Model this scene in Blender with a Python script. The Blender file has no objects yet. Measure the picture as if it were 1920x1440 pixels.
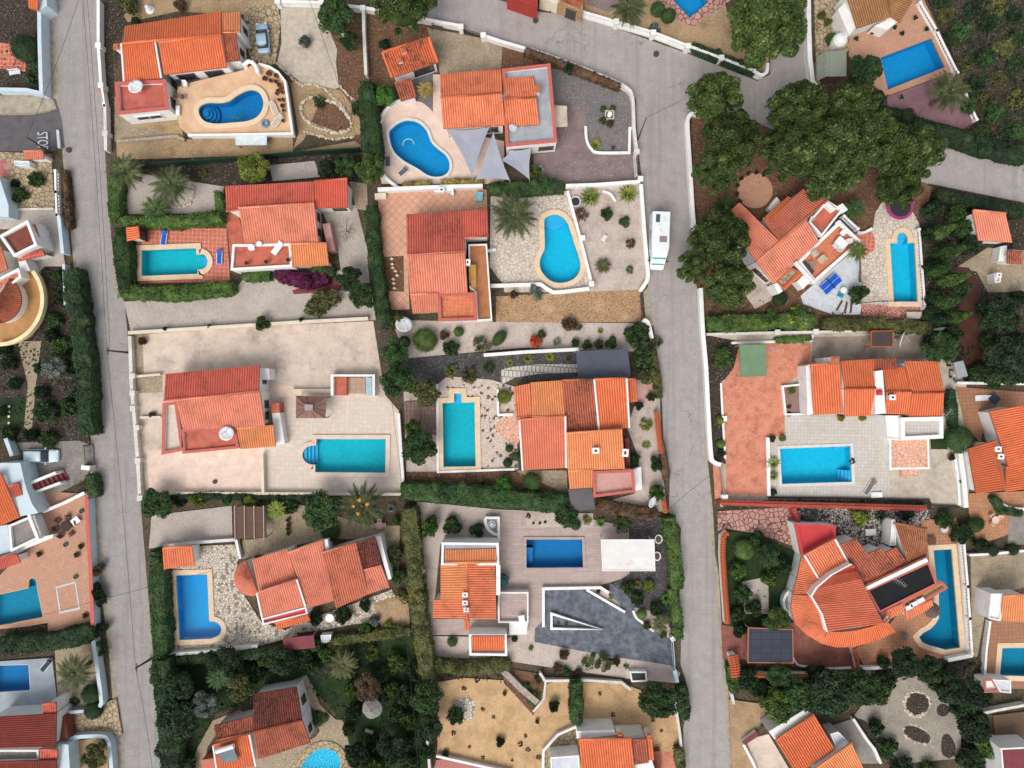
import bpy, math, random
import numpy as np
from mathutils import Vector, Matrix
from mathutils.geometry import delaunay_2d_cdt

random.seed(7); RNG = np.random.default_rng(11)
SC = bpy.context.scene
COL = SC.collection
# ------------------------------------------------------------ camera, sky, sun
H = 91.4; S = 14.0            # drone height (m), photo pixels per metre on the ground
cam_d = bpy.data.cameras.new('camera'); cam = bpy.data.objects.new('camera', cam_d); COL.objects.link(cam)
cam.location = (0, 0, H); cam.rotation_euler = (0, 0, 0)
cam_d.sensor_width = 36; cam_d.lens = 36 * H / (1920 / S); cam_d.clip_end = 2000
SC.camera = cam
SUN_EL, SUN_DIR = 54, (-0.45, -0.9)       # soft sun from the lower left of the photo
az = math.atan2(SUN_DIR[0], SUN_DIR[1])
w = bpy.data.worlds.new('World'); SC.world = w; w.use_nodes = True
nt = w.node_tree; bg = nt.nodes['Background']
sky = nt.nodes.new('ShaderNodeTexSky'); sky.sky_type = 'NISHITA'; sky.sun_disc = False
sky.sun_elevation = math.radians(SUN_EL); sky.sun_rotation = az; sky.dust_density = 3.0; sky.air_density = 1.0
hz = nt.nodes.new('ShaderNodeHueSaturation'); hz.inputs['Saturation'].default_value = .35     # thin overcast: greyer than a clear sky
nt.links.new(sky.outputs[0], hz.inputs['Color']); nt.links.new(hz.outputs[0], bg.inputs[0]); bg.inputs[1].default_value = 0.15
sl = bpy.data.lights.new('sun', 'SUN'); sl.energy = 1.25; sl.angle = math.radians(34); sl.color = (1, .95, .88)
so = bpy.data.objects.new('sun', sl); COL.objects.link(so)
n_ = math.hypot(*SUN_DIR); ce = math.cos(math.radians(SUN_EL))
so.rotation_euler = Vector((SUN_DIR[0]/n_*ce, SUN_DIR[1]/n_*ce, math.sin(math.radians(SUN_EL)))).to_track_quat('Z', 'Y').to_euler()
so.location = (-30, -60, 80)
SC.view_settings.view_transform = 'Standard'; SC.view_settings.look = 'None'
SC.view_settings.exposure = 0.4; SC.view_settings.gamma = 1
SC.cycles.max_bounces = 6; SC.cycles.transparent_max_bounces = 8; SC.cycles.caustics_reflective = False

# ------------------------------------------------------------ placing
def P(x, y, z=0.0):
    k = (1 - z / H) / S
    return Vector(((x - 960) * k, (720 - y) * k, z))
def PL(pts, z=0.0): return [P(x, y, z) for x, y in pts]
def smooth(pts, n=5):
    out = []; m = len(pts)
    for i in range(m):
        p0, p1, p2, p3 = (np.array(pts[(i + k) % m], float) for k in (-1, 0, 1, 2))
        for j in range(n):
            t = j / n
            out.append(tuple(0.5 * ((2*p1) + (-p0+p2)*t + (2*p0-5*p1+4*p2-p3)*t*t + (-p0+3*p1-3*p2+p3)*t**3)))
    return out
def curve(pts, n=5):
    e = [pts[0]] + list(pts) + [pts[-1]]; out = []
    for i in range(1, len(e) - 2):
        p0, p1, p2, p3 = (np.array(e[i + k], float) for k in (-1, 0, 1, 2))
        for j in range(n):
            t = j / n
            out.append(tuple(0.5 * ((2*p1) + (-p0+p2)*t + (2*p0-5*p1+4*p2-p3)*t*t + (-p0+3*p1-3*p2+p3)*t**3)))
    return out + [tuple(pts[-1])]
def arc(cx, cy, r, a0, a1, n=14, ry=None):
    ry = ry or r
    return [(cx + r*math.cos(math.radians(a0+(a1-a0)*i/n)), cy - ry*math.sin(math.radians(a0+(a1-a0)*i/n))) for i in range(n + 1)]
def area2(p): return sum(p[i][0]*p[(i+1) % len(p)][1] - p[(i+1) % len(p)][0]*p[i][1] for i in range(len(p))) / 2
def ccw(p): return list(p) if area2(p) > 0 else list(p)[::-1]
def inside(pt, poly):
    x, y = pt[0], pt[1]; r = False; n = len(poly)
    for i in range(n):
        a, b = poly[i], poly[i-1]
        if (a[1] > y) != (b[1] > y) and x < (b[0]-a[0])*(y-a[1])/(b[1]-a[1]) + a[0]: r = not r
    return r
def offset(poly, d):
    """grow a ccw polygon of 2-D points by d"""
    poly = ccw([(p[0], p[1]) for p in poly]); n = len(poly); out = []
    for i in range(n):
        a, b, c = (np.array(poly[(i+k) % n]) for k in (-1, 0, 1))
        u, v = b - a, c - b
        u = u / (np.linalg.norm(u) + 1e-9); v = v / (np.linalg.norm(v) + 1e-9)
        n1, n2 = np.array((u[1], -u[0])), np.array((v[1], -v[0]))
        m = n1 + n2; L = m @ m
        m = m * (2 / L) if L > .35 else m
        out.append(tuple(b + m * d))
    return out

# ------------------------------------------------------------ materials
MATS = {}
def newmat(name):
    m = bpy.data.materials.new(name); m.use_nodes = True
    return m, m.node_tree.nodes, m.node_tree.links, m.node_tree.nodes['Principled BSDF']
def hexl(h):
    h = h.lstrip('#'); c = [int(h[i:i+2], 16)/255 for i in (0, 2, 4)]
    return tuple((v/12.92 if v <= .04045 else ((v+.055)/1.055)**2.4) for v in c) + (1,)
def C4(c): return hexl(c) if isinstance(c, str) else (tuple(c) + (1,))[:4]
def nd(N, t, **k):
    n = N.new('ShaderNode' + t)
    for a, v in k.items():
        if a in n.inputs: n.inputs[a].default_value = v
        else: setattr(n, a, v)
    return n
def mixc(N, L, fac, a, b, mode='MIX'):
    m = nd(N, 'Mix', data_type='RGBA', blend_type=mode)
    for s, v in ((0, fac), (6, a), (7, b)):
        if hasattr(v, 'is_output'): L.new(v, m.inputs[s])
        else: m.inputs[s].default_value = v if s == 0 else C4(v)
    return m.outputs[2]
def ramp(N, L, src, a, b):
    m = nd(N, 'MapRange'); m.inputs[1].default_value = a; m.inputs[2].default_value = b
    L.new(src, m.inputs[0]); return m.outputs[0]
def noise(N, L, vec, scale, detail=4, rough=.6):
    n = nd(N, 'TexNoise'); n.inputs['Scale'].default_value = scale; n.inputs['Detail'].default_value = detail
    n.inputs['Roughness'].default_value = rough; L.new(vec, n.inputs['Vector']); return n.outputs[0]
def pos(N): return N.new('ShaderNodeNewGeometry').outputs['Position']
def rotpos(N, L, ang):
    r = nd(N, 'VectorRotate', rotation_type='Z_AXIS'); r.inputs['Angle'].default_value = math.radians(ang)
    L.new(pos(N), r.inputs['Vector']); return r.outputs[0]
def finish(N, L, B, col, rough, bump=None, strength=.3, dist=.03):
    if hasattr(col, 'is_output'): L.new(col, B.inputs['Base Color'])
    else: B.inputs['Base Color'].default_value = C4(col)
    B.inputs['Roughness'].default_value = rough; B.inputs['Specular IOR Level'].default_value = .3
    if bump is not None:
        b = nd(N, 'Bump'); b.inputs['Strength'].default_value = strength; b.inputs['Distance'].default_value = dist
        L.new(bump, b.inputs['Height']); L.new(b.outputs[0], B.inputs['Normal'])
def specks(N, L, p, col, amt, scale=4.5):
    n = noise(N, L, p, scale, 3, .8); m2 = noise(N, L, p, .6, 4, .7)
    k = nd(N, 'Math', operation='MULTIPLY'); L.new(ramp(N, L, n, .56, .7), k.inputs[0]); L.new(ramp(N, L, m2, .35, .65), k.inputs[1])
    k2 = nd(N, 'Math', operation='MULTIPLY'); L.new(k.outputs[0], k2.inputs[0]); k2.inputs[1].default_value = amt
    col = mixc(N, L, k2.outputs[0], col, (.1, .08, .06))
    q = nd(N, 'Math', operation='MULTIPLY'); L.new(ramp(N, L, n, .45, .28), q.inputs[0]); q.inputs[1].default_value = .35
    return mixc(N, L, q.outputs[0], col, (.75, .7, .64))
def plain(name, c, c2=None, s=1.2, r=.8, stain=None, ss=.25, amt=.6, fine=.25, metal=0, lo=.5, hi=.7, crack=0, speck=0):
    """base colour broken up by noise; optional stains with a shape of their own"""
    if name in MATS: return MATS[name]
    m, N, L, B = newmat(name); p = pos(N)
    n1 = noise(N, L, p, s, 5)
    c2 = c2 or tuple(v*.82 for v in C4(c)[:3])
    col = mixc(N, L, ramp(N, L, n1, .35, .65), c, c2)
    f = noise(N, L, p, 9, 3, .7)
    g = nd(N, 'Math', operation='MULTIPLY_ADD'); L.new(f, g.inputs[0]); g.inputs[1].default_value = fine*2; g.inputs[2].default_value = 1-fine
    hs = nd(N, 'HueSaturation'); L.new(col, hs.inputs['Color']); L.new(g.outputs[0], hs.inputs['Value']); col = hs.outputs[0]
    if stain:
        n2 = noise(N, L, p, ss, 8, .7)
        k = nd(N, 'Math', operation='MULTIPLY'); L.new(ramp(N, L, n2, lo, hi), k.inputs[0]); k.inputs[1].default_value = amt
        col = mixc(N, L, k.outputs[0], col, stain)
    if speck: col = specks(N, L, p, col, speck)
    if crack:                                              # old cracks, wandering joints and patched strips
        dn = nd(N, 'TexNoise'); dn.inputs['Scale'].default_value = .7; dn.inputs['Detail'].default_value = 6; L.new(p, dn.inputs['Vector'])
        mm = nd(N, 'Mix', data_type='VECTOR'); mm.inputs[0].default_value = .35; L.new(p, mm.inputs[4])
        sc_ = nd(N, 'VectorMath', operation='SCALE'); sc_.inputs[3].default_value = 6; L.new(dn.outputs['Color'], sc_.inputs[0]); L.new(sc_.outputs[0], mm.inputs[5])
        e = nd(N, 'TexVoronoi', feature='DISTANCE_TO_EDGE'); e.inputs['Scale'].default_value = .22; L.new(mm.outputs[1], e.inputs['Vector'])
        k1 = ramp(N, L, e.outputs['Distance'], .012, .002); n3 = noise(N, L, p, .12, 3)
        k = nd(N, 'Math', operation='MULTIPLY'); L.new(k1, k.inputs[0]); L.new(ramp(N, L, n3, .52, .62), k.inputs[1])
        k2 = nd(N, 'Math', operation='MULTIPLY'); L.new(k.outputs[0], k2.inputs[0]); k2.inputs[1].default_value = crack
        col = mixc(N, L, k2.outputs[0], col, '#3d3a38')
        st = nd(N, 'Mapping'); st.inputs['Scale'].default_value = (1.1, .05, 1); st.inputs['Rotation'].default_value = (0, 0, math.radians(-6)); L.new(p, st.inputs[0])
        s1 = noise(N, L, st.outputs[0], 1.0, 4, .6); col = mixc(N, L, ramp(N, L, s1, .5, .75), col, tuple(x*.72 for x in C4(c)[:3]))
    finish(N, L, B, col, r, f, .25, .02); B.inputs['Metallic'].default_value = metal
    MATS[name] = m; return m
def gravel(name, c, c2, cell=.16, stain=None, amt=.5, ss=.3, lo=.48, hi=.68):
    if name in MATS: return MATS[name]
    m, N, L, B = newmat(name); p = pos(N)
    v = nd(N, 'TexVoronoi'); v.inputs['Scale'].default_value = 1/cell; L.new(p, v.inputs['Vector'])
    sp = nd(N, 'SeparateColor'); L.new(v.outputs['Color'], sp.inputs[0])
    col = mixc(N, L, sp.outputs[0], c, c2)
    big = noise(N, L, p, .35, 6, .65)
    col = mixc(N, L, ramp(N, L, big, .42, .62), col, tuple(x*.78 for x in C4(c)[:3]))
    if stain:
        n2 = noise(N, L, p, ss, 9, .72)
        k = nd(N, 'Math', operation='MULTIPLY'); L.new(ramp(N, L, n2, lo, hi), k.inputs[0]); k.inputs[1].default_value = amt
        col = mixc(N, L, k.outputs[0], col, stain)
    col = specks(N, L, p, col, .75)
    finish(N, L, B, col, .9, v.outputs['Distance'], .5, .04)
    MATS[name] = m; return m
def crazy(name, c, c2, joint, cell=.7, jw=.07, stain=None, amt=.5, spots=None):
    if name in MATS: return MATS[name]
    m, N, L, B = newmat(name); p0 = pos(N)
    dn = nd(N, 'TexNoise'); cell *= .55; dn.inputs['Scale'].default_value = 1.6; L.new(p0, dn.inputs['Vector'])
    mm = nd(N, 'Mix', data_type='VECTOR'); mm.inputs[0].default_value = .12
    L.new(p0, mm.inputs[4]); L.new(dn.outputs['Color'], mm.inputs[5]); p = mm.outputs[1]
    e = nd(N, 'TexVoronoi', feature='DISTANCE_TO_EDGE'); e.inputs['Scale'].default_value = 1/cell; L.new(p, e.inputs['Vector'])
    v = nd(N, 'TexVoronoi'); v.inputs['Scale'].default_value = 1/cell; L.new(p, v.inputs['Vector'])
    sp = nd(N, 'SeparateColor'); L.new(v.outputs['Color'], sp.inputs[0])
    col = mixc(N, L, sp.outputs[0], c, c2)
    if spots:
        k = nd(N, 'Math', operation='GREATER_THAN'); L.new(sp.outputs[1], k.inputs[0]); k.inputs[1].default_value = .84
        col = mixc(N, L, k.outputs[0], col, spots)
    col = mixc(N, L, ramp(N, L, e.outputs['Distance'], jw*.6, jw*1.5), joint, col)
    if stain:
        n2 = noise(N, L, p, .35, 8, .7)
        k = nd(N, 'Math', operation='MULTIPLY'); L.new(ramp(N, L, n2, .5, .7), k.inputs[0]); k.inputs[1].default_value = amt
        col = mixc(N, L, k.outputs[0], col, stain)
    finish(N, L, B, col, .8, e.outputs['Distance'], .4, .03)
    MATS[name] = m; return m
def tiles(name, c, c2, joint, w=.6, h=.6, ang=0, off=0, mort=.03, stain=None, amt=.5, ss=.3):
    if name in MATS: return MATS[name]
    m, N, L, B = newmat(name); p = rotpos(N, L, ang)
    b = nd(N, 'TexBrick', offset=off); b.inputs['Scale'].default_value = 1
    b.inputs['Color1'].default_value = C4(c); b.inputs['Color2'].default_value = C4(c2); b.inputs['Mortar'].default_value = C4(joint)
    b.inputs['Brick Width'].default_value = w; b.inputs['Row Height'].default_value = h; b.inputs['Mortar Size'].default_value = mort
    b.inputs['Mortar Smooth'].default_value = .3
    L.new(p, b.inputs['Vector']); col = b.outputs['Color']
    f = noise(N, L, p, 2.5, 6, .7)
    col = mixc(N, L, ramp(N, L, f, .3, .8), col, tuple(x*.72 for x in C4(c)[:3]))
    if stain:
        n2 = noise(N, L, p, ss, 9, .75)
        k = nd(N, 'Math', operation='MULTIPLY'); L.new(ramp(N, L, n2, .48, .68), k.inputs[0]); k.inputs[1].default_value = amt
        col = mixc(N, L, k.outputs[0], col, stain)
    finish(N, L, B, col, .7, b.outputs['Fac'], -.2, .02)
    MATS[name] = m; return m
def rooftile(name, c, c2, channel, moss=None, amt=.0, lo=.5, hi=.68, ss=.35):
    """clay pan tiles: colour per tile, channel between the barrels darkened for dirt and painted shade, lichen patches"""
    if name in MATS: return MATS[name]
    m, N, L, B = newmat(name)
    uv = N.new('ShaderNodeUVMap'); sx = nd(N, 'SeparateXYZ'); L.new(uv.outputs[0], sx.inputs[0])
    fl = []
    for o in (0, 1):
        f = nd(N, 'Math', operation='FLOOR'); L.new(sx.outputs[o], f.inputs[0]); fl.append(f.outputs[0])
    cb = nd(N, 'CombineXYZ'); L.new(fl[0], cb.inputs[0]); L.new(fl[1], cb.inputs[1])
    wn = nd(N, 'TexWhiteNoise', noise_dimensions='3D'); L.new(cb.outputs[0], wn.inputs['Vector'])
    col = mixc(N, L, wn.outputs[0], c, c2)
    p = pos(N); big = noise(N, L, p, .5, 5, .6)
    col = mixc(N, L, ramp(N, L, big, .35, .7), col, tuple(x*.72 for x in C4(c)[:3]))
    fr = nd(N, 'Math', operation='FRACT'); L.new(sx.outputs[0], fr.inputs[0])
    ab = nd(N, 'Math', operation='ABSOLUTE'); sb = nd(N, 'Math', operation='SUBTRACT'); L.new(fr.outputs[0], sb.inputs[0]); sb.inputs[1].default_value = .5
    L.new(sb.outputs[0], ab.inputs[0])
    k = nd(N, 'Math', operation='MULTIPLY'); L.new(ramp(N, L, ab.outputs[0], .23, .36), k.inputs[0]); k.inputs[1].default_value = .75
    col = mixc(N, L, k.outputs[0], col, channel)  # stripe holds channel dirt plus the shade of the gaps, painted in
    if moss:
        n2 = noise(N, L, p, ss, 9, .75)
        n3 = noise(N, L, p, 3.0, 4, .7)
        q = nd(N, 'Math', operation='MULTIPLY'); L.new(ramp(N, L, n2, lo, hi), q.inputs[0]); L.new(ramp(N, L, n3, .38, .6), q.inputs[1])
        k2 = nd(N, 'Math', operation='MULTIPLY'); L.new(q.outputs[0], k2.inputs[0]); k2.inputs[1].default_value = amt
        col = mixc(N, L, k2.outputs[0], col, moss)
    hs = nd(N, 'HueSaturation'); hs.inputs['Saturation'].default_value = .97; L.new(col, hs.inputs['Color'])
    finish(N, L, B, hs.outputs[0], .75)
    MATS[name] = m; return m
def leafmat(name, c, c2, tip=None):
    if name in MATS: return MATS[name]
    m, N, L, B = newmat(name)
    g = N.new('ShaderNodeNewGeometry'); oi = N.new('ShaderNodeObjectInfo')
    col = mixc(N, L, g.outputs['Random Per Island'], c, c2)
    if tip:
        k = nd(N, 'Math', operation='GREATER_THAN'); L.new(g.outputs['Random Per Island'], k.inputs[0]); k.inputs[1].default_value = .8
        col = mixc(N, L, k.outputs[0], col, tip)
    n = noise(N, L, g.outputs['Position'], .8, 4)
    col = mixc(N, L, ramp(N, L, n, .4, .65), col, tuple(x*.55 for x in C4(c)[:3]))
    pt = nd(N, 'Math', operation='MULTIPLY'); L.new(ramp(N, L, noise(N, L, g.outputs['Position'], .45, 5, .7), .54, .68), pt.inputs[0]); pt.inputs[1].default_value = .6
    k0 = C4(c); col = mixc(N, L, pt.outputs[0], col, (k0[0]*1.9+.02, k0[1]*1.25+.01, k0[2]*.9))       # browned, sunburnt patches
    hs = nd(N, 'HueSaturation'); L.new(col, hs.inputs['Color'])
    a = nd(N, 'Math', operation='MULTIPLY_ADD'); L.new(oi.outputs['Random'], a.inputs[0]); a.inputs[1].default_value = .5; a.inputs[2].default_value = .75
    L.new(a.outputs[0], hs.inputs['Value'])
    finish(N, L, B, hs.outputs[0], .7); B.inputs['Specular IOR Level'].default_value = .2
    MATS[name] = m; return m
def watermat(name, tint):
    if name in MATS: return MATS[name]
    m = bpy.data.materials.new(name); m.use_nodes = True; N, L = m.node_tree.nodes, m.node_tree.links
    N.remove(N['Principled BSDF'])
    t = nd(N, 'BsdfTransparent'); t.inputs[0].default_value = C4(tint)
    gl = nd(N, 'BsdfGlossy'); gl.inputs['Roughness'].default_value = .04
    fr = nd(N, 'Fresnel'); fr.inputs[0].default_value = 1.33
    b = nd(N, 'Bump'); b.inputs['Strength'].default_value = .35; b.inputs['Distance'].default_value = .05
    L.new(noise(N, L, pos(N), 2.2, 3, .6), b.inputs['Height'])
    L.new(b.outputs[0], gl.inputs['Normal']); L.new(b.outputs[0], fr.inputs['Normal'])
    mx = nd(N, 'MixShader'); g5 = nd(N, 'Math', operation='MULTIPLY'); L.new(fr.outputs[0], g5.inputs[0]); g5.inputs[1].default_value = .2; L.new(g5.outputs[0], mx.inputs[0]); L.new(t.outputs[0], mx.inputs[1]); L.new(gl.outputs[0], mx.inputs[2])
    L.new(mx.outputs[0], N['Material Output'].inputs[0])
    MATS[name] = m; return m
def glassmat():
    m, N, L, B = newmat('window_glass'); finish(N, L, B, (.03, .04, .05), .12); B.inputs['Specular IOR Level'].default_value = .5
    return m
WHITE = plain('white_stucco', (.78, .77, .74), (.70, .69, .66), .8, .85, stain=(.42, .4, .36), ss=.9, amt=.5, fine=.08, lo=.52, hi=.75)
CREAM = plain('cream_stucco', (.68, .6, .47), (.6, .52, .4), .8, .85, stain=(.4, .35, .28), ss=.6, amt=.3, fine=.08)
OLDW = plain('old_white_wall', (.68, .65, .6), (.55, .52, .47), 1.2, .9, stain=(.3, .27, .23), ss=.8, amt=.45, fine=.12)
YELL = plain('yellow_paint', (.75, .66, .38), None, 1, .8, fine=.08)
STONEW = plain('rubble_stone', (.42, .36, .29), (.25, .21, .17), 3, .9, fine=.5)
REDP = plain('red_paint', (.55, .05, .05), (.48, .04, .045), .6, .6, fine=.08)
REDT = plain('red_trim', (.5, .13, .1), (.42, .1, .08), 2, .7, fine=.2)
GLASS = glassmat(); MATS['glass'] = GLASS
DARK = plain('dark_metal', (.03, .03, .035), None, 3, .5)
GREYM = plain('grey_metal', (.35, .36, .37), None, 3, .45)
WPLAST = plain('white_plastic', (.8, .8, .8), None, 3, .4, fine=.04)
DISHM = plain('dish_paint', (.74, .76, .76), (.68, .7, .7), 2, .4, fine=.05)
BROWNW = plain('brown_wood', (.13, .07, .05), (.09, .05, .035), 4, .8, fine=.3)
LIGHTW = plain('pale_wood', (.5, .42, .33), None, 4, .8, fine=.3)
TERRA = plain('terracotta', (.45, .16, .08), (.36, .12, .06), 4, .8, fine=.25)
BARK = plain('bark', (.16, .12, .09), (.09, .07, .05), 5, .9, fine=.4)
PALEBARK = plain('pale_bark', (.4, .33, .28), (.28, .22, .18), 5, .9, fine=.3)
BLUEC = plain('blue_fabric', (.01, .1, .5), None, 3, .7, fine=.1)

# ------------------------------------------------------------ mesh building
ABS = {}
class MB:
    def __init__(s): s.v = []; s.f = []; s.mi = []; s.uv = None
    def add(s, vs, fs, mi=0):
        o = len(s.v); s.v += [tuple(v) for v in vs]; s.f += [tuple(i+o for i in f) for f in fs]; s.mi += [mi]*len(fs)
    def prism(s, poly, z0, z1, mi=0, top=True, bottom=True):
        """poly: 2-D points; z1 may be a list of heights"""
        pr = [(p[0], p[1]) for p in poly]; zs = list(z1) if isinstance(z1, (list, tuple)) else [z1]*len(pr)
        if area2(pr) < 0: pr = pr[::-1]; zs = zs[::-1]
        n = len(pr); vs = [(x, y, z0) for x, y in pr] + [(p[0], p[1], z) for p, z in zip(pr, zs)]
        fs = [(i, (i+1) % n, n+(i+1) % n, n+i) for i in range(n)]
        if top: fs.append(tuple(range(n, 2*n)))
        if bottom: fs.append(tuple(range(n-1, -1, -1)))
        s.add(vs, fs, mi)
    def ring(s, outer, inner, z0, z1, mi=0):
        n = len(outer); vs = []
        for z in (z0, z1):
            vs += [(p[0], p[1], z) for p in outer] + [(p[0], p[1], z) for p in inner]
        fs = []
        for i in range(n):
            j = (i+1) % n
            fs += [(i, j, 2*n+j, 2*n+i), (n+j, n+i, 3*n+i, 3*n+j), (2*n+i, 2*n+j, 3*n+j, 3*n+i), (j, i, n+i, n+j)]
        s.add(vs, fs, mi)
    def box(s, c, size, ang=0, mi=0, tilt=0):
        hx, hy, hz = (v/2 for v in size); R = Matrix.Rotation(ang, 3, 'Z') @ Matrix.Rotation(tilt, 3, 'Y')
        vs = [Vector(c) + R @ Vector((x*hx, y*hy, z*hz)) for z in (-1, 1) for x, y in ((-1, -1), (1, -1), (1, 1), (-1, 1))]
        s.add(vs, [(3, 2, 1, 0), (4, 5, 6, 7), (0, 1, 5, 4), (1, 2, 6, 5), (2, 3, 7, 6), (3, 0, 4, 7)], mi)
    def tube(s, pts, r, n=8, mi=0, cap=True):
        pts = [Vector(p) for p in pts]; rs = r if isinstance(r, (list, tuple)) else [r]*len(pts); vs = []; fs = []
        for i, p in enumerate(pts):
            d = (pts[min(i+1, len(pts)-1)] - pts[max(i-1, 0)]).normalized()
            a = d.orthogonal().normalized() if i == 0 else (a - d*a.dot(d)).normalized()
            b = d.cross(a)
            vs += [p + (a*math.cos(2*math.pi*k/n) + b*math.sin(2*math.pi*k/n))*rs[i] for k in range(n)]
        for i in range(len(pts)-1):
            for k in range(n):
                fs.append((i*n+k, i*n+(k+1) % n, (i+1)*n+(k+1) % n, (i+1)*n+k))
        if cap: fs += [tuple(range(n-1, -1, -1)), tuple(range((len(pts)-1)*n, len(pts)*n))]
        s.add(vs, fs, mi)
    def lathe(s, c, prof, n=20, mi=0, sx=1, sy=1):
        vs = [(c[0]+r*sx*math.cos(2*math.pi*k/n), c[1]+r*sy*math.sin(2*math.pi*k/n), c[2]+z) for r, z in prof for k in range(n)]
        fs = [(i*n+k, i*n+(k+1) % n, (i+1)*n+(k+1) % n, (i+1)*n+k) for i in range(len(prof)-1) for k in range(n)]
        fs.append(tuple(range((len(prof)-1)*n, len(prof)*n))); fs.append(tuple(range(n-1, -1, -1)))
        s.add(vs, fs, mi)
    def ribbon(s, pts, w, z0, z1, mi=0):
        L, R = sides(pts, w)
        n = len(L); vs = [(p[0], p[1], z) for z in (z0, z1) for p in L] + [(p[0], p[1], z) for z in (z0, z1) for p in R]
        fs = []
        for i in range(n-1):
            a, b, c, d = i, i+1, n+i+1, n+i
            e, f, g, h = 2*n+i, 2*n+i+1, 3*n+i+1, 3*n+i
            fs += [(b, a, d, c), (e, f, g, h), (d, h, g, c), (a, b, f, e)]
        fs += [(0, 2*n, 3*n, n), (n-1, 2*n-1, 4*n-1, 3*n-1)]
        s.add(vs, fs, mi)
    def build(s, name, mats, parent=None, smoothsh=False, keep=False):
        mats = mats if isinstance(mats, (list, tuple)) else [mats]
        v = np.array(s.v, dtype=float)
        if parent is not None: loc = Vector(ABS[parent.name])
        else: loc = Vector((0, 0, 0)) if keep else Vector(((v[:, 0].min()+v[:, 0].max())/2, (v[:, 1].min()+v[:, 1].max())/2, v[:, 2].min()))
        me = bpy.data.meshes.new(name); me.from_pydata((v - np.array(loc)).tolist(), [], s.f)
        for m in mats: me.materials.append(m)
        if len(mats) > 1: me.polygons.foreach_set('material_index', s.mi)
        if s.uv is not None:
            ul = me.uv_layers.new(name='UVMap'); li = np.zeros(len(me.loops), dtype=np.int32); me.loops.foreach_get('vertex_index', li)
            ul.data.foreach_set('uv', np.array(s.uv, dtype=np.float32)[li].ravel())
        if smoothsh: me.polygons.foreach_set('use_smooth', [True]*len(me.polygons))
        me.update(); me.validate()
        o = bpy.data.objects.new(name, me); COL.objects.link(o)
        if parent is not None: o.parent = parent; ABS[o.name] = tuple(loc)
        else: o.location = loc; ABS[o.name] = tuple(loc)
        return o
def sides(pts, w):
    pts = [np.array((p[0], p[1])) for p in pts]; L, R = [], []; n = len(pts)
    closed = np.linalg.norm(pts[0]-pts[-1]) < 1e-6
    for i in range(n):
        a = pts[i-1] if i > 0 else (pts[-2] if closed else None); b = pts[i]; c = pts[i+1] if i < n-1 else (pts[1] if closed else None)
        ds = [(q/(np.linalg.norm(q)+1e-9)) for q in ([b-a] if a is not None else []) + ([c-b] if c is not None else [])]
        ns = [np.array((-d[1], d[0])) for d in ds]; m = sum(ns); k = m @ m
        m = m*(len(ns)*1.0/k)*1.0 if k > .5 else m
        if len(ns) == 2 and k > .5: m = sum(ns)*(2/k)
        L.append(b + m*w/2); R.append(b - m*w/2)
    return L, R
def empty(name, loc):
    o = bpy.data.objects.new(name, None); COL.objects.link(o); o.location = loc; ABS[o.name] = tuple(loc); o.empty_display_size = .3
    return o
def tag(o, label, cat, group=None, kind=None):
    if label: o['label'] = label
    if cat: o['category'] = cat
    if group: o['group'] = group
    if kind: o['kind'] = kind
    return o
def thing(name, label, cat, loc, group=None): return tag(empty(name, loc), label, cat, group)

# ------------------------------------------------------------ flat ground sheets (each a little above the one before), pools cut out
POOLCUT = []      # world outlines of pools sunk in the ground
LAYER = [0]
def cdt(polys):
    vs, fs = [], []
    for p in polys:
        o = len(vs); vs += [Vector((q[0], q[1])) for q in p]; fs.append(list(range(o, len(vs))))
    r = delaunay_2d_cdt(vs, [], fs, 2, 1e-5)
    return r[0], r[2]
def sheet(name, pts, mat, z=None, world=False):
    LAYER[0] += 1; zz = .002*LAYER[0] if z is None else z
    poly = [tuple(p[:2]) for p in (pts if world else PL(pts))]
    holes = [h for h in POOLCUT if all(inside(q, poly) for q in h)] if z is None else []
    for h in POOLCUT:
        if z is None and h not in holes and any(inside(q, poly) for q in h): print('PARTIAL POOL', name, pts[0], h[0])
    vs, fs = cdt([poly] + holes); m = MB()
    up = []
    for f in fs:
        a = area2([vs[i] for i in f]); up.append(tuple(f) if a > 0 else tuple(f)[::-1])
    m.add([(v.x, v.y, zz) for v in vs], up)
    p = ccw(poly); n = len(p)
    m.add([(q[0], q[1], zz) for q in p] + [(q[0], q[1], -.02) for q in p], [(i, n+i, n+(i+1) % n, (i+1) % n) for i in range(n)])
    o = m.build(name, mat); o['kind'] = 'structure'
    return o

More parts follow.
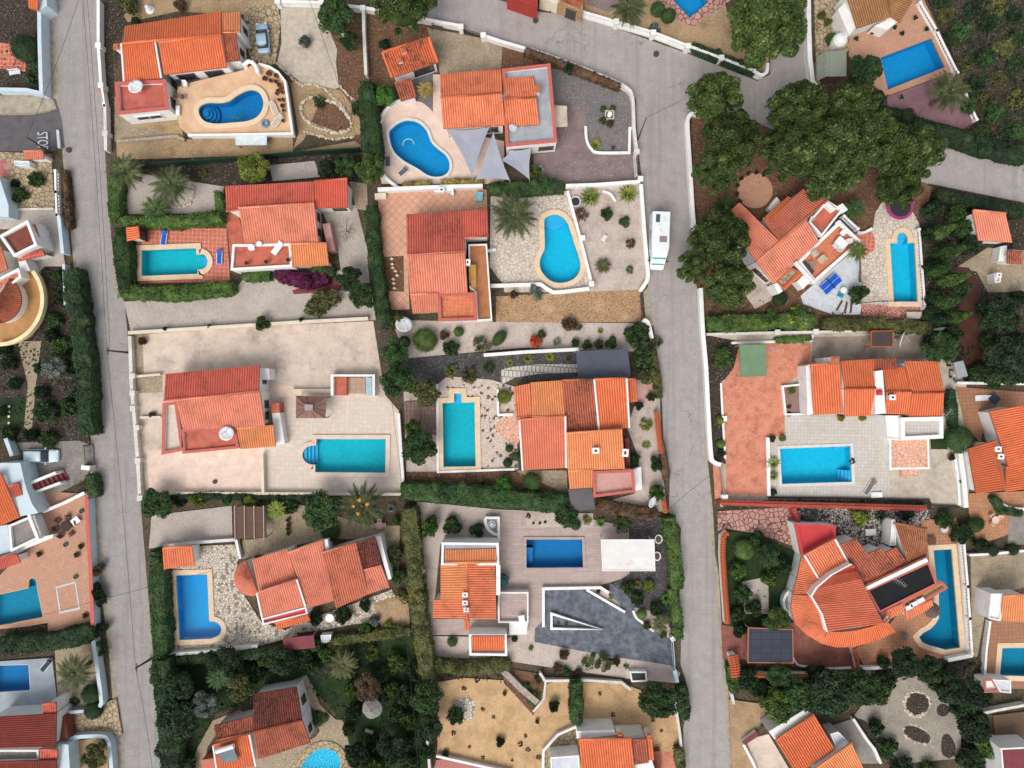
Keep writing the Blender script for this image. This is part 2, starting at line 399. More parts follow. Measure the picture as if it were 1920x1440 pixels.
# ------------------------------------------------------------ pools
POOLS = []
def pool(label, outline, tile, cop, cw=.6, steps=(), z=0.0, tint=(.62, .9, .97), w0=.1, depth=1.35):
    pts = ccw([tuple(p[:2]) for p in PL(outline, z)])
    if z == 0: POOLCUT.append(pts)
    POOLS.append((label, pts, tile, cop, cw, steps, z, tint, w0, depth))
def make_pools():
    for label, pts, tile, cop, cw, steps, z, tint, w0, depth in POOLS:
        c = np.mean(np.array(pts), axis=0); t = thing('swimming_pool', label, 'swimming pool', (c[0], c[1], z))
        inn = offset(pts, -.04); m = MB(); n = len(inn); zb = z - depth
        m.add([(q[0], q[1], z+.2) for q in inn] + [(q[0], q[1], zb) for q in inn], [(i, (i+1) % n, n+(i+1) % n, n+i) for i in range(n)])
        vs, fs = cdt([inn]); m.add([(v.x, v.y, zb) for v in vs], [tuple(f) if area2([vs[i] for i in f]) > 0 else tuple(f)[::-1] for f in fs])
        m.build('basin', tile, t)
        m = MB(); m.add([(v.x, v.y, z+w0) for v in vs], [tuple(f) if area2([vs[i] for i in f]) > 0 else tuple(f)[::-1] for f in fs])
        m.build('water', watermat('water_%02d%02d%02d' % tuple(int(99*q) for q in tint), tint), t)
        m = MB(); m.ring(offset(pts, cw), offset(pts, -.07), z-.02, z+.27); m.build('coping', cop, t)
        for s in steps:
            m = MB()
            if s[0] == 'arc':
                _, cx, cy, r, k = s; cc = P(cx, cy, z)
                for i in range(k):
                    rr = r/S*(k-i)/k; zt = z - .95 + .85*i/max(1, k-1)
                    ring = [(cc.x+rr*math.cos(a*math.pi/16), cc.y+rr*math.sin(a*math.pi/16)) for a in range(32)]
                    ring = [q for q in ring]
                    m.prism(ring, zb+.01*i, zt)
            else:
                _, q, k = s; a, b, c_, d = (P(x, y, z) for x, y in q)      # a,b deepest edge; d,c shallow edge
                for i in range(k):
                    u = i/k; zt = z - 1.0 + .9*i/max(1, k-1)
                    m.prism([a.lerp(d, u), b.lerp(c_, u), c_, d], zb+.01*i, zt)
            m.build('steps', MATS['pool_step'] if tile.name[:2] in ('sk', 'tu') else tile, t)
# ------------------------------------------------------------ houses
class House:
    def __init__(s, name, label, x, y, cat='house'):
        s.t = thing(name, label, cat, P(x, y)); s.q = []; s.pend = []
    def roof(s, pts, ze, zr, mat, ridge=True, walls=True, zb=0, wm=None, verge=None, per=.31, over=.28):
        """pts px: eave A, eave B, ridge B, ridge A; tiles run from ridge to eave"""
        z4 = [ze, ze, zr, zr] if not isinstance(ze, (list, tuple)) else ze
        c = [P(p[0], p[1], z) for p, z in zip(pts, z4)]
        W = max((c[1]-c[0]).length, (c[2]-c[3]).length); Ls = max((c[3]-c[0]).length, (c[2]-c[1]).length)
        up = (c[1]-c[0]).cross(c[3]-c[0]); flip = up.z < 0
        nc = max(2, round(W/per)); prof = [(0, -.05), (.2, .0), (.5, .07), (.8, .0)]
        us = [(i+a, h) for i in range(nc) for a, h in prof] + [(nc, -.05)]
        m = MB(); vs, uv = [], []
        for u, h in us:
            f = u/nc; e = c[0].lerp(c[1], f); r = c[3].lerp(c[2], f)
            for q, vv in ((e, 0), (r, Ls/.42)):
                vs.append((q.x, q.y, q.z+h)); uv.append((u, vv))
        n = len(us); fs = [(2*i, 2*i+2, 2*i+3, 2*i+1) for i in range(n-1)]
        o = n*2                                             # slab under the tiles
        slab = [(q.x, q.y, q.z-.06) for q in c] + [(q.x, q.y, q.z-.2) for q in c]
        fs2 = [(0, 1, 5, 4), (1, 2, 6, 5), (2, 3, 7, 6), (3, 0, 4, 7), (7, 6, 5, 4)]
        if flip: fs = [f[::-1] for f in fs]; fs2 = [f[::-1] for f in fs2]
        m.add(vs, fs); m.add(slab, fs2, 1); uv += [(0.5, .5)]*8
        if ridge:
            k0 = len(m.v); m.tube([c[3]+Vector((0, 0, .05)), c[2]+Vector((0, 0, .05))], .14, 6)
            uv += [(i*.07+.5, (i//6)*Ls/.4) for i in range(len(m.v)-k0)]
        if verge:
            for a, b in ((c[0], c[3]), (c[1], c[2])):
                k0 = len(m.v); m.tube([a+Vector((0, 0, .07)), b+Vector((0, 0, .07))], .13, 6, 2); uv += [(.5, .5)]*(len(m.v)-k0)
        m.uv = uv; ms = [mat, TERRA] + ([MATS.get(verge) or WHITE] if verge else [])
        m.build('roof', ms, s.t)
        s.q.append(dict(c=c, walls=walls, zb=zb, wm=wm or WHITE, over=over)); return s
    def strip(s, eaves, ridges, ze, zr, mat, walls=True, per=.31):
        for i in range(len(eaves)-1):
            s.roof([eaves[i], eaves[i+1], ridges[i+1], ridges[i]], ze, zr, mat, False, walls, per=per)
        return s
    def fan(s, cx, cy, r, a0, a1, ze, zr, mat, n=9, walls=True):
        e = arc(cx, cy, r, a0, a1, n)
        for i in range(n):
            s.roof([e[i], e[i+1], (cx, cy), (cx, cy)], ze, zr, mat, False, False, per=.3)
        c = P(cx, cy, zr)
        if walls:
            m = MB(); pr = [(cx + (x-cx)*.93, cy + (y-cy)*.93) for x, y in e] + [(cx, cy)]
            m.prism(PL(pr, ze), 0, [ze-.2]*len(e) + [zr-.2]); m.build('wall', WHITE, s.t)
        return s
    def done(s):
        """walls under every roof plane: outer edges are set back under the eaves, shared edges are not"""
        polys = [[(p.x, p.y) for p in d['c']] for d in s.q]
        for i, d in enumerate(s.q):
            if not d['walls']: d['w'] = None; continue
            c = d['c']; c2 = [np.array((p.x, p.y)) for p in c]; fl = area2(c2) < 0
            if fl: idx = [1, 0, 3, 2]
            else: idx = [0, 1, 2, 3]
            pp = [c2[k] for k in idx]; zz = [c[k].z-.13 for k in idx]; lines = []
            for e in range(4):
                a, b = pp[e], pp[(e+1) % 4]; L = np.linalg.norm(b-a)
                if L < .05: lines.append(None); continue
                dr = (b-a)/L; nrm = np.array((dr[1], -dr[0])); mid = (a+b)/2 + nrm*.35
                sh = any(j != i and s.q[j]['walls'] and inside(mid, polys[j]) for j in range(len(polys)))
                lines.append((a - nrm*(.04 if sh else d['over']), dr))
            out, oz = [], []
            for e in range(4):
                l1, l2 = lines[e-1], lines[e]
                if l1 is None: l1 = lines[e-2]
                if l2 is None: out.append(pp[e]); oz.append(zz[e]); continue
                A = np.array([l1[1], -l2[1]]).T
                if abs(np.linalg.det(A)) < .15: out.append(pp[e]); oz.append(zz[e]-.05); continue
                tt = np.linalg.solve(A, l2[0]-l1[0]); out.append(l1[0]+l1[1]*tt[0]); oz.append(zz[e]-.05)
            m = MB(); m.prism(out, d['zb'], oz); m.build('wall', d['wm'], s.t)
            inv = [None]*4
            for k in range(4): inv[idx[k]] = out[k]
            d['w'] = inv
        for a in s.pend: s._win(*a)
        return s
    def win(s, qi, e, t, zc, w=1.2, h=1.1, mat=None): s.pend.append((qi, e, t, zc, w, h, mat)); return s
    def _win(s, qi, e, t, zc, w, h, mat):
        if isinstance(qi, str): wl = s.fl[int(qi[1:])]
        else: wl = s.q[qi]['w']
        n = len(wl); a, b = np.array(wl[e]), np.array(wl[(e+1) % n]); cen = np.mean(np.array(wl), axis=0)
        dr = (b-a)/np.linalg.norm(b-a); nr = np.array((dr[1], -dr[0]))
        if (cen-a) @ nr > 0: nr = -nr
        p = a + (b-a)*t; ang = math.atan2(dr[1], dr[0])
        m = MB()
        for dx, dz, sx_, sz_ in ((0, h/2, w+.16, .1), (0, -h/2, w+.24, .12), (-w/2, 0, .1, h), (w/2, 0, .1, h), (0, 0, .07, h)):
            q = p + dr*dx + nr*.05; m.box((q[0], q[1], zc+dz), (sx_, .16, sz_), ang)
        f = m.build('window', mat or BROWNW, s.t)
        m = MB(); q = p + nr*.02; m.box((q[0], q[1], zc), (w-.02, .08, h-.02), ang); m.build('pane', GLASS, f)
    def flat(s, pts, z, floor, ph=.5, th=.3, wm=None, cap=None, zb=0, pname='parapet', capw=.06):
        """flat roof or roof terrace with a parapet; pts = outer edge of the parapet top"""
        o = ccw([tuple(p[:2]) for p in PL(pts, z+ph)]); inn = offset(o, -th)
        m = MB(); m.prism(offset(o, -.02), zb, z-.03); m.build('wall', wm or WHITE, s.t)
        m = MB(); m.prism(offset(o, -th+.02), z-.02, z); m.build('terrace_floor', floor, s.t)
        if ph > 0:
            m = MB(); m.ring(o, inn, z-.025, z+ph); p = m.build(pname, wm or WHITE, s.t)
            if cap:
                m = MB(); m.ring(offset(o, capw), offset(inn, -capw), z+ph-.01, z+ph+.07); m.build('coping', cap, p)
        s.fl = getattr(s, 'fl', []) + [o]; return s
    def block(s, pts, z, mat, name='wall', zb=0, world=False):
        m = MB(); m.prism(PL(pts, z), zb, z); m.build(name, mat, s.t); return s
    def bal(s, pts, z, h=.9, mat=None, dens=.32, th=.22):
        """balustrade along a line, part of the house"""
        balustrade(PL(pts, z+h), z, h, mat or WHITE, s.t, dens, th); return s
    def chimney(s, x, y, z, w=.8, h=1.1, cap=None, ang=0):
        c = P(x, y, z+h); m = MB(); m.box((c.x, c.y, z+h/2-.3), (w, w*.8, h+.6), ang); o = m.build('chimney', WHITE, s.t)
        m = MB(); m.box((c.x, c.y, z+h+.08), (w+.2, w*.8+.2, .1), ang)
        if cap: m.box((c.x, c.y, z+h+.22), (w*.7, w*.5, .2), ang)
        m.build('chimney_cap', cap or WHITE, o)
        m = MB(); m.box((c.x, c.y, z+h+.14), (w*.5, w*.35, .03), ang); 
        if not cap: m.build('flue', DARK, o)
        return s
    def stairs(s, q, n, z0, z1, mat, name='stairs'):
        a, b, c, d = (P(x, y, (z0+z1)/2) for x, y in q); m = MB()      # a,b low end; d,c high end
        for i in range(n):
            m.prism([a.lerp(d, i/n), b.lerp(c, i/n), b.lerp(c, (i+1)/n), a.lerp(d, (i+1)/n)], 0, z0+(z1-z0)*(i+1)/n)
        m.build(name, mat, s.t); return s
def balustrade(pts, z, h, mat, parent, dens=.32, th=.22, name='balustrade'):
    m = MB(); m.ribbon(pts, th, z, z+.14); m.ribbon(pts, th+.06, z+h-.12, z+h)
    for a, b in zip(pts[:-1], pts[1:]):
        d = Vector((b[0]-a[0], b[1]-a[1])); L = d.length; k = max(1, int(L/dens))
        for i in range(k):
            q = Vector((a[0], a[1])) + d*((i+.5)/k); m.lathe((q.x, q.y, z+.14), [(.06, 0), (.1, .15), (.05, h*.45), (.08, h-.26)], 6)
        for q in (a, b): m.box((q[0], q[1], z+h/2), (th+.14, th+.14, h+.1), math.atan2(d.y, d.x))
    return m.build(name, mat, parent)
def gwall(label, pts, h=1.1, th=.3, mat=None, cap=None, bal=False, posts=None, z=0, name='garden_wall', cat='wall', capm=None, group=None):
    """free-standing garden wall; pts px = centre line of its top"""
    mat = mat or WHITE; w = PL(pts, z+h); t = thing(name, label, cat, (w[0].x, w[0].y, z), group)
    if bal:
        m = MB(); m.ribbon(w, th, z, z+h-.75); m.build('wall_base', mat, t)
        balustrade(w, z+h-.75, .75, mat, t, .4, th*.7)
    else:
        m = MB(); m.ribbon(w, th, z, z+h-.06); m.build('wall_base', mat, t)
        m = MB(); m.ribbon(w, th+.1, z+h-.06, z+h); m.build('coping', cap or mat, t)
    for q in posts or []:
        c = P(q[0], q[1], z+h+.2); m = MB(); m.box((c.x, c.y, z+h/2+.1), (.55, .55, h+.2)); m.box((c.x, c.y, z+h+.24), (.7, .7, .09)); m.build('pillar', mat, t)
    return t
def tilewall(label, pts, h=1.3, mat=None, base=None, w=.5, cat='wall', name='garden_wall'):
    """wall capped with clay tiles laid across it"""
    p = PL(pts, h); t = thing(name, label, cat, (p[0].x, p[0].y, 0)); m = MB(); m.ribbon(p, w*.6, 0, h-.08); m.build('wall_base', base or WHITE, t)
    m = MB(); m.ribbon(p, w*.75, h-.08, h-.02)
    for a, b in zip(p[:-1], p[1:]):
        d = Vector((b.x-a.x, b.y-a.y, 0)); L = d.length; k = max(1, int(L/.3)); n = Vector((-d.y, d.x, 0))/L*w/2
        for i in range(k):
            q = a + d*((i+.5)/k); m.tube([q+n-Vector((0, 0, .06)), q+Vector((0, 0, .06)), q-n-Vector((0, 0, .06))], .11, 6)
        m.tube([a+Vector((0, 0, .14)), b+Vector((0, 0, .14))], .09, 6)
    m.build('tile_capping', mat or TERRA, t); return t
def fence(label, pts, h=1.2, mat=None, name='fence', cat='fence', dens=.16):
    w = PL(pts, h); t = thing(name, label, cat, (w[0].x, w[0].y, 0)); m = MB()
    for a, b in zip(w[:-1], w[1:]):
        d = b-a; k = max(2, int(d.length/dens)); an = math.atan2(d.y, d.x)
        for i in range(k+1): q = a + d*(i/k); m.box((q.x, q.y, h/2+.05), (.04, .04, h-.1), an)
        for z in (.15, h): q = (a+b)/2; m.box((q.x, q.y, z), (d.length, .06, .06), an)
    m.build('rails', mat or DARK, t)
    for a in (w[0], w[-1]):
        m = MB(); m.box((a.x, a.y, h/2+.05), (.14, .14, h+.1)); m.build('post', mat or DARK, t)
    return t

# ------------------------------------------------------------ plants
def leafquads(pts, nrm, size, spread=.7):
    """numpy: one small leaf-shaped face per point, tilted about its direction"""
    n = len(pts); nr = nrm + RNG.normal(0, spread, (n, 3)); nr /= np.linalg.norm(nr, axis=1)[:, None] + 1e-9
    r = RNG.normal(size=(n, 3)); a = np.cross(nr, r); a /= np.linalg.norm(a, axis=1)[:, None] + 1e-9; b = np.cross(nr, a)
    s = (size*RNG.uniform(.6, 1.3, n))[:, None]
    v = np.stack([pts-a*s*.5, pts-b*s*.32+nr*s*.08, pts+a*s*.6, pts+b*s*.32+nr*s*.08], 1).reshape(-1, 3)
    return v, np.arange(4*n).reshape(n, 4)
_ico = {}
def ico(sub=2):
    if sub not in _ico:
        import bmesh
        b = bmesh.new(); bmesh.ops.create_icosphere(b, subdivisions=sub, radius=1)
        _ico[sub] = (np.array([v.co[:] for v in b.verts]), [tuple(v.index for v in f.verts) for f in b.faces]); b.free()
    return _ico[sub]
def lump(m, c, r, sz=1., jit=.12, sub=2):
    v, f = ico(sub); k = 1 + RNG.uniform(-jit, jit, len(v))
    m.add(np.array(c) + v*k[:, None]*np.array((r, r, r*sz)), f)
def sph(n, up=.25):
    d = RNG.normal(size=(n, 3)); d /= np.linalg.norm(d, axis=1)[:, None]; d[:, 2] = np.where(d[:, 2] < -.35, -d[:, 2], d[:, 2]); return d
PROTO = {}
def crownmesh(kind, var):
    """unit crown: radius 1, base at 0"""
    m = MB(); V, F = [], []
    def leaves(c, r, n, size, sz=1., spread=.6):
        d = sph(n); p = np.array(c) + d*np.array((r, r, r*sz))*RNG.uniform(.88, 1.1, n)[:, None]
        v, f = leafquads(p, d + np.array((0, 0, .35)), size, spread); m.add(v, f.tolist())
    if kind == 'pine':
        for i in range(52):
            a = RNG.uniform(0, 2*math.pi); rr = RNG.uniform(0, 1)**.55*.92; z = .62*math.sqrt(max(0, 1-rr*rr)) + RNG.uniform(-.16, .1) + .1
            r = RNG.uniform(.13, .3)*(1.1-.4*rr); z += RNG.uniform(-.05, .16); c = (rr*math.cos(a)*1.06, rr*math.sin(a)*.98, z)
            lump(m, c, r*.8, .85, .15, 1); leaves(c, r, 240, .066, .9, .8)
        lump(m, (0, 0, .35), .62, .5, .1)
    elif kind == 'tree':
        for i in range(26):
            a = RNG.uniform(0, 2*math.pi); rr = math.sqrt(RNG.uniform(0, 1))*.72; z = .8*math.sqrt(max(0, 1-rr*rr)) + RNG.uniform(-.3, .08) + .1
            r = RNG.uniform(.2, .34); c = (rr*math.cos(a), rr*math.sin(a), z)
            lump(m, c, r*.8, .9, .15, 1); leaves(c, r, 110, .15, .95, .8)
        lump(m, (0, 0, .45), .6, .7, .1)
    elif kind == 'bush':
        for i in range(13):
            a = RNG.uniform(0, 2*math.pi); rr = math.sqrt(RNG.uniform(0, 1))*.62; z = .55*math.sqrt(1-rr*rr) + RNG.uniform(-.2, .12) + .1
            r = RNG.uniform(.24, .4); c = (rr*math.cos(a), rr*math.sin(a), max(z, r*.5))
            lump(m, c, r*.78, .9, .18, 1); leaves(c, r, 65, .24, .95, .85)
    elif kind == 'loose':                                    # open, see-through bush
        for i in range(16):
            a = RNG.uniform(0, 2*math.pi); rr = math.sqrt(RNG.uniform(0, 1))*.8; z = RNG.uniform(.15, .8)*(1-.5*rr)
            r = RNG.uniform(.14, .28); leaves((rr*math.cos(a), rr*math.sin(a), z), r, 34, .2, 1., .9)
        for i in range(7):
            a = RNG.uniform(0, 2*math.pi); m.tube([(0, 0, 0), (.5*math.cos(a), .5*math.sin(a), .5)], .025, 4)
    elif kind == 'ball':
        lump(m, (0, 0, .75), .9, .85, .03, 3); leaves((0, 0, .75), .95, 1500, .1, .85, .45)
    elif kind == 'cypress':
        for i in range(8):
            z = i/8; r = .95*(1-z*.85); lump(m, (0, 0, z*2.6+.3), r*.8, 1., .12); leaves((RNG.uniform(-.06, .06), RNG.uniform(-.06, .06), z*2.6+.3), r, 220, .2, 1.1, .7)
    elif kind == 'agave':                                    # spiky rosette
        for i in range(34):
            a = i*2.4; L = RNG.uniform(.75, 1.05); e = .95*(1-i/34)+.12; d = np.array((math.cos(a), math.sin(a), 0)); q = np.array((-d[1], d[0], 0))
            p0, p1, p2 = d*.08, d*L*.55*math.cos(e*.9)+np.array((0, 0, L*.6*math.sin(e)+.12)), d*L*math.cos(e*.75)+np.array((0, 0, L*.75*math.sin(e)+.05))
            m.add([p0-q*.06, p0+q*.06, p1+q*.085, p1-q*.085, p2], [(0, 1, 2, 3), (3, 2, 4)])
    elif kind == 'palm':                                     # arching feather fronds seen from above
        nf = 30
        for i in range(nf):
            a = i*2.39996 + RNG.uniform(-.15, .15); t0 = i/nf; L = RNG.uniform(.85, 1.08)*(1 if t0 < .8 else .75); el = .1 + 1.0*t0
            d = np.array((math.cos(a), math.sin(a), 0)); q = np.array((-d[1], d[0], 0)); prev = None; K = 11; spine = []
            for k in range(K+1):
                s_ = k/K; r = L*(s_*math.cos(el*(1-s_*.6))); z = L*(s_*math.sin(el) - s_*s_*(.32+.25*math.sin(el))); spine.append(d*r + np.array((0, 0, z)))
            for k in range(K):
                wd = .03 + .17*math.sin(math.pi*min(1, (k+.6)/K)**.8); a0, a1 = spine[k], spine[k+1]; dv = (a1-a0)
                for sgn in (-1, 1):
                    for j in (0, .5):
                        b0 = a0 + dv*j; tip = b0 + q*sgn*wd*RNG.uniform(.8, 1.15) + dv*1.5 - np.array((0, 0, .03))
                        m.add([b0, b0+dv*.6, tip], [(0, 1, 2)] if sgn < 0 else [(0, 2, 1)])
            m.tube([Vector(p) for p in spine[::2]], [.018, .014, .012, .009, .007, .004][:len(spine[::2])], 4)
    elif kind == 'bare':                                     # leafless twigs
        def br(p, d, L, r, dep):
            e = p + d*L; m.tube([p, (p+e)/2 + Vector(RNG.normal(0, L*.06, 3)), e], [r, r*.8, r*.6], 4)
            if dep:
                for k in range(3): br(e, (d + Vector(RNG.normal(0, .55, 3))).normalized(), L*.72, r*.55, dep-1)
        for k in range(6):
            a = k*1.05 + RNG.uniform(0, .5); br(Vector((0, 0, .05)), Vector((math.cos(a), math.sin(a), .8)).normalized(), .42, .028, 3)
    elif kind == 'grass':
        for i in range(170):
            a = RNG.uniform(0, 6.28); r = math.sqrt(RNG.uniform(0, 1))*.55; c = np.array((r*math.cos(a), r*math.sin(a), 0)); b = RNG.uniform(0, 6.28); d = np.array((math.cos(b), math.sin(b), 0)); q = np.array((-d[1], d[0], 0))
            m.add([c-q*.03, c+q*.03, c+d*.4+np.array((0, 0, .7))], [(0, 1, 2)])
    return m
LEAF = dict(
    pine=leafmat('pine_leaves', (.045, .085, .022), (.085, .125, .032), (.18, .2, .06)),
    dark=leafmat('dark_leaves', (0.0319, 0.0696, 0.0232), (0.058, 0.109, 0.0319)),
    deep=leafmat('deep_leaves', (0.0196, 0.0448, 0.0196), (0.0392, 0.07, 0.0252)),
    mid=leafmat('mid_leaves', (0.054, 0.108, 0.024), (0.09, 0.15, 0.036), (0.132, 0.18, 0.048)),
    lime=leafmat('lime_leaves', (.12, .18, .03), (.2, .24, .045), (.3, .3, .05)),
    bright=leafmat('bright_leaves', (.05, .15, .025), (.09, .2, .035)),
    olive=leafmat('olive_leaves', (0.084, 0.0998, 0.0315), (0.137, 0.137, 0.0525), (0.179, 0.158, 0.063)),
    grey=leafmat('grey_leaves', (.12, .15, .12), (.2, .23, .19), (.3, .33, .3)),
    brown=leafmat('dry_leaves', (0.1, 0.055, 0.035), (0.16, 0.1, 0.06), (0.07, 0.085, 0.03)),
    straw=leafmat('straw_leaves', (.35, .26, .07), (.45, .35, .12), (.16, .15, .05)),
    magenta=leafmat('bougainvillea', (.09, .008, .045), (.14, .01, .07), (.04, .06, .02)),
    red=leafmat('red_flowers', (.5, .06, .03), (.12, .1, .03), (.6, .14, .05)),
    palm=leafmat('palm_fronds', (.045, .07, .025), (.09, .11, .04), (.15, .13, .06)),
    twig=leafmat('twigs', (.12, .09, .07), (.18, .14, .11)))
def proto(kind, leaf, var=0):
    k = (kind, leaf, var)
    if k not in PROTO:
        kk = (kind, var)
        if kk not in PROTO: PROTO[kk] = crownmesh(kind, var)
        m = PROTO[kk]; me = bpy.data.meshes.new(kind + '_crown'); me.from_pydata([tuple(v) for v in m.v], [], m.f); me.materials.append(LEAF[leaf]); me.update(); PROTO[k] = me
    return PROTO[k]
CNT = [0]
def plant(kind, x, y, r, h, leaf, label, name='shrub', cat='shrub', group=None, z=0, var=None, rot=None, ry=None):
    """single-mesh plant: x, y, r in photo pixels of the crown, h in metres"""
    CNT[0] += 1; me = proto(kind, leaf, CNT[0] % 2 if var is None else var)
    o = bpy.data.objects.new(name, me); COL.objects.link(o); zc = z + h*.5; o.location = P(x, y, zc); o.location.z = z
    rr = r/S*(1-zc/H); hz = {'pine': .85, 'tree': 1., 'bush': .8, 'ball': 1.5, 'cypress': 3., 'agave': .9, 'palm': .8, 'grass': .7, 'loose': .85}.get(kind, 1)
    if ry: o.scale = (rr, ry/S, h/hz)
    else: o.scale = (rr, rr*random.uniform(.9, 1.08), h/hz)
    o.rotation_euler.z = random.uniform(0, 6.28) if rot is None else rot
    ABS[o.name] = tuple(o.location)
    return tag(o, label, cat, group)
def tree(kind, x, y, r, h, leaf, label, name='tree', cat='tree', trunk=None, base=None, hc=None, group=None, z=0, bark=None):
    """x, y, r: crown in photo pixels at its mid height; h: top height in metres"""
    CNT[0] += 1; ch = hc or h*.62; zb = z + h - ch; c = P(x, y, zb + ch*.5); b = P(*base) if base else c
    t = thing(name, label, cat, (b.x, b.y, z), group); me = proto(kind, leaf, CNT[0] % 3)
    rr = r/S*(1-(zb+ch*.5)/H); hz = {'pine': .85, 'tree': 1., 'bush': .8, 'ball': 1.5, 'palm': .8, 'bare': 1.2}.get(kind, 1)
    o = bpy.data.objects.new('crown', me); COL.objects.link(o); o.parent = t; o.location = Vector((c.x-b.x, c.y-b.y, zb-z))
    o.scale = (rr, rr*random.uniform(.92, 1.06), ch/hz); o.rotation_euler.z = random.uniform(0, 6.28)
    tr = trunk or max(.12, rr*.07); m = MB(); top = Vector((c.x, c.y, zb + ch*.35)); mid = Vector((b.x, b.y, z)).lerp(top, .5) + Vector((.1, -.08, 0))
    m.tube([(b.x, b.y, z-.1), mid, top], [tr*1.3, tr, tr*.6], 8)
    if kind in ('pine', 'tree'):
        for k in range(6):
            a = k*1.1; m.tube([mid.lerp(top, .3), top + Vector((math.cos(a)*rr*.5, math.sin(a)*rr*.5, ch*.12))], [tr*.5, tr*.2], 5)
    m.build('trunk', bark or BARK, t)
    return t
def palm(x, y, r, h, label, leaf='palm', fruit=None, base=None, trunk=.25):
    t = tree('palm', x, y, r, h, leaf, label, 'palm_tree', 'palm tree', trunk, base, hc=r/S*.55)
    if fruit:
        c = P(x, y, h-.3); m = MB()
        for k in range(4): a = k*1.3+.4; lump(m, (c.x+math.cos(a)*fruit, c.y+math.sin(a)*fruit, h-.1+.2*random.random()), .22, .6, .35)
        m.build('fruit_cluster', MATS['fruit'], t)
    return t
def hedge(label, pts, w, h, leaf, dens=22, size=.26, z=0, name='hedge', cat='hedge', wob=.18, group=None):
    """pts px: centre line of the top, w in photo pixels"""
    p = [np.array(q[:2]) for q in PL(pts, z+h)]; W = w/S*(1-h/H); m = MB()
    fine = []
    for a, b in zip(p[:-1], p[1:]):
        k = max(1, int(np.linalg.norm(b-a)/1.0)); fine += [a+(b-a)*i/k for i in range(k)]
    fine.append(p[-1]); n = len(fine); L, R = sides(fine, 1.0)
    ws = [W/2*(1+RNG.uniform(-wob, wob)) for _ in range(n)]; hs = [h*(1+RNG.uniform(-wob, wob)*.7) for _ in range(n)]
    ws[0] *= .8; ws[-1] *= .8; rings = []
    for i in range(n):
        u = (L[i]-R[i]); u = u/np.linalg.norm(u); c = fine[i]; a = ws[i]; k = hs[i]
        rings.append([(c+u*a*q[0]).tolist()+[z+k*q[1]] for q in ((.86, 0), (.95, .5), (.8, .86), (.3, .96), (-.3, .96), (-.8, .86), (-.95, .5), (-.86, 0))])
    vs = [q for r_ in rings for q in r_]; fs = [(i*8+j, i*8+j+1, (i+1)*8+j+1, (i+1)*8+j) for i in range(n-1) for j in range(7)]
    fs += [tuple(range(8)), tuple(range((n-1)*8+7, (n-1)*8-1, -1))]; m.add(vs, [f[::-1] for f in fs])
    V = np.array(vs).reshape(n, 8, 3); pts_, nr_ = [], []
    for i in range(n-1):
        for j in range(7):
            A, B, C_, D = V[i, j], V[i, j+1], V[i+1, j+1], V[i+1, j]; ar = np.linalg.norm(np.cross(B-A, D-A)); k = RNG.poisson(ar*dens*(1.3 if 2 <= j <= 4 else .8))
            if k == 0: continue
            s_, t_ = RNG.uniform(0, 1, (2, k, 1)); q = (A*(1-s_)+B*s_)*(1-t_) + (D*(1-s_)+C_*s_)*t_
            nn = np.cross(D-A, B-A); nn = nn/(np.linalg.norm(nn)+1e-9)
            cen = (V[i].mean(0)+V[i+1].mean(0))/2; nn = nn if nn @ (A-cen) > 0 else -nn
            pts_.append(q + nn*RNG.uniform(-.02, .12, (k, 1))); nr_.append(np.tile(nn, (k, 1)))
    for i in (0, n-1):
        k = int(W*h*dens); s_ = RNG.uniform(-1, 1, (k, 1)); u = (L[i]-R[i]); u = u/np.linalg.norm(u); dr = (fine[i]-fine[i-1]) if i else (fine[0]-fine[1]); dr = dr/np.linalg.norm(dr)
        q = np.concatenate([np.tile(fine[i], (k, 1)) + u*s_*ws[i] + dr*RNG.uniform(0, .15, (k, 1)), z+RNG.uniform(.05, 1, (k, 1))*h], 1); pts_.append(q); nr_.append(np.tile(np.append(dr, .3), (k, 1)))
    for i in range(1, n-1):                                  # uneven growth
        if random.random() < .75:
            r = W*random.uniform(.22, .42); c = np.append(fine[i] + (L[i]-R[i])/np.linalg.norm(L[i]-R[i])*random.uniform(-.3, .3)*W, z+h*random.uniform(.62, .95)); lump(m, c, r, .8, .18, 1)
            d = sph(int(30+60*r*r)); pts_.append(c + d*np.array((r, r, r*.85))*1.05); nr_.append(d)
    v, f = leafquads(np.concatenate(pts_), np.concatenate(nr_) + np.array((0, 0, .3)), size, .7); m.add(v, f.tolist())
    return tag(m.build(name, LEAF[leaf]), label, cat, group)
def cover(pts, leaf, dens=5, size=.45, h=.35, name='ground_cover', clump=True):
    """low wild growth nobody could count"""
    poly = [tuple(p[:2]) for p in PL(pts)]; a = np.array(poly); lo, hi = a.min(0), a.max(0); n = int((hi-lo).prod()*dens); q = RNG.uniform(lo, hi, (n, 2))
    f0 = RNG.uniform(0, 6.28, (6,)); fld = sum(np.sin(q[:, 0]*k1+f0[i])*np.cos(q[:, 1]*k2+f0[i]*2) for i, (k1, k2) in enumerate(((.5, .4), (.9, 1.1), (.3, .8), (1.7, 1.2), (.7, 2.1), (2.2, 1.9))))
    q = np.array([p for p, v in zip(q, fld) if inside(p, poly) and (not clump or v > -.35+random.uniform(-.6, .6))])
    p = np.concatenate([q, RNG.uniform(.02, h, (len(q), 1))], 1); v, f = leafquads(p, np.tile((0, 0, 1.), (len(q), 1)), size, .6)
    m = MB(); m.add(v, f.tolist()); return tag(m.build(name, LEAF[leaf]), None, None, None, 'stuff')
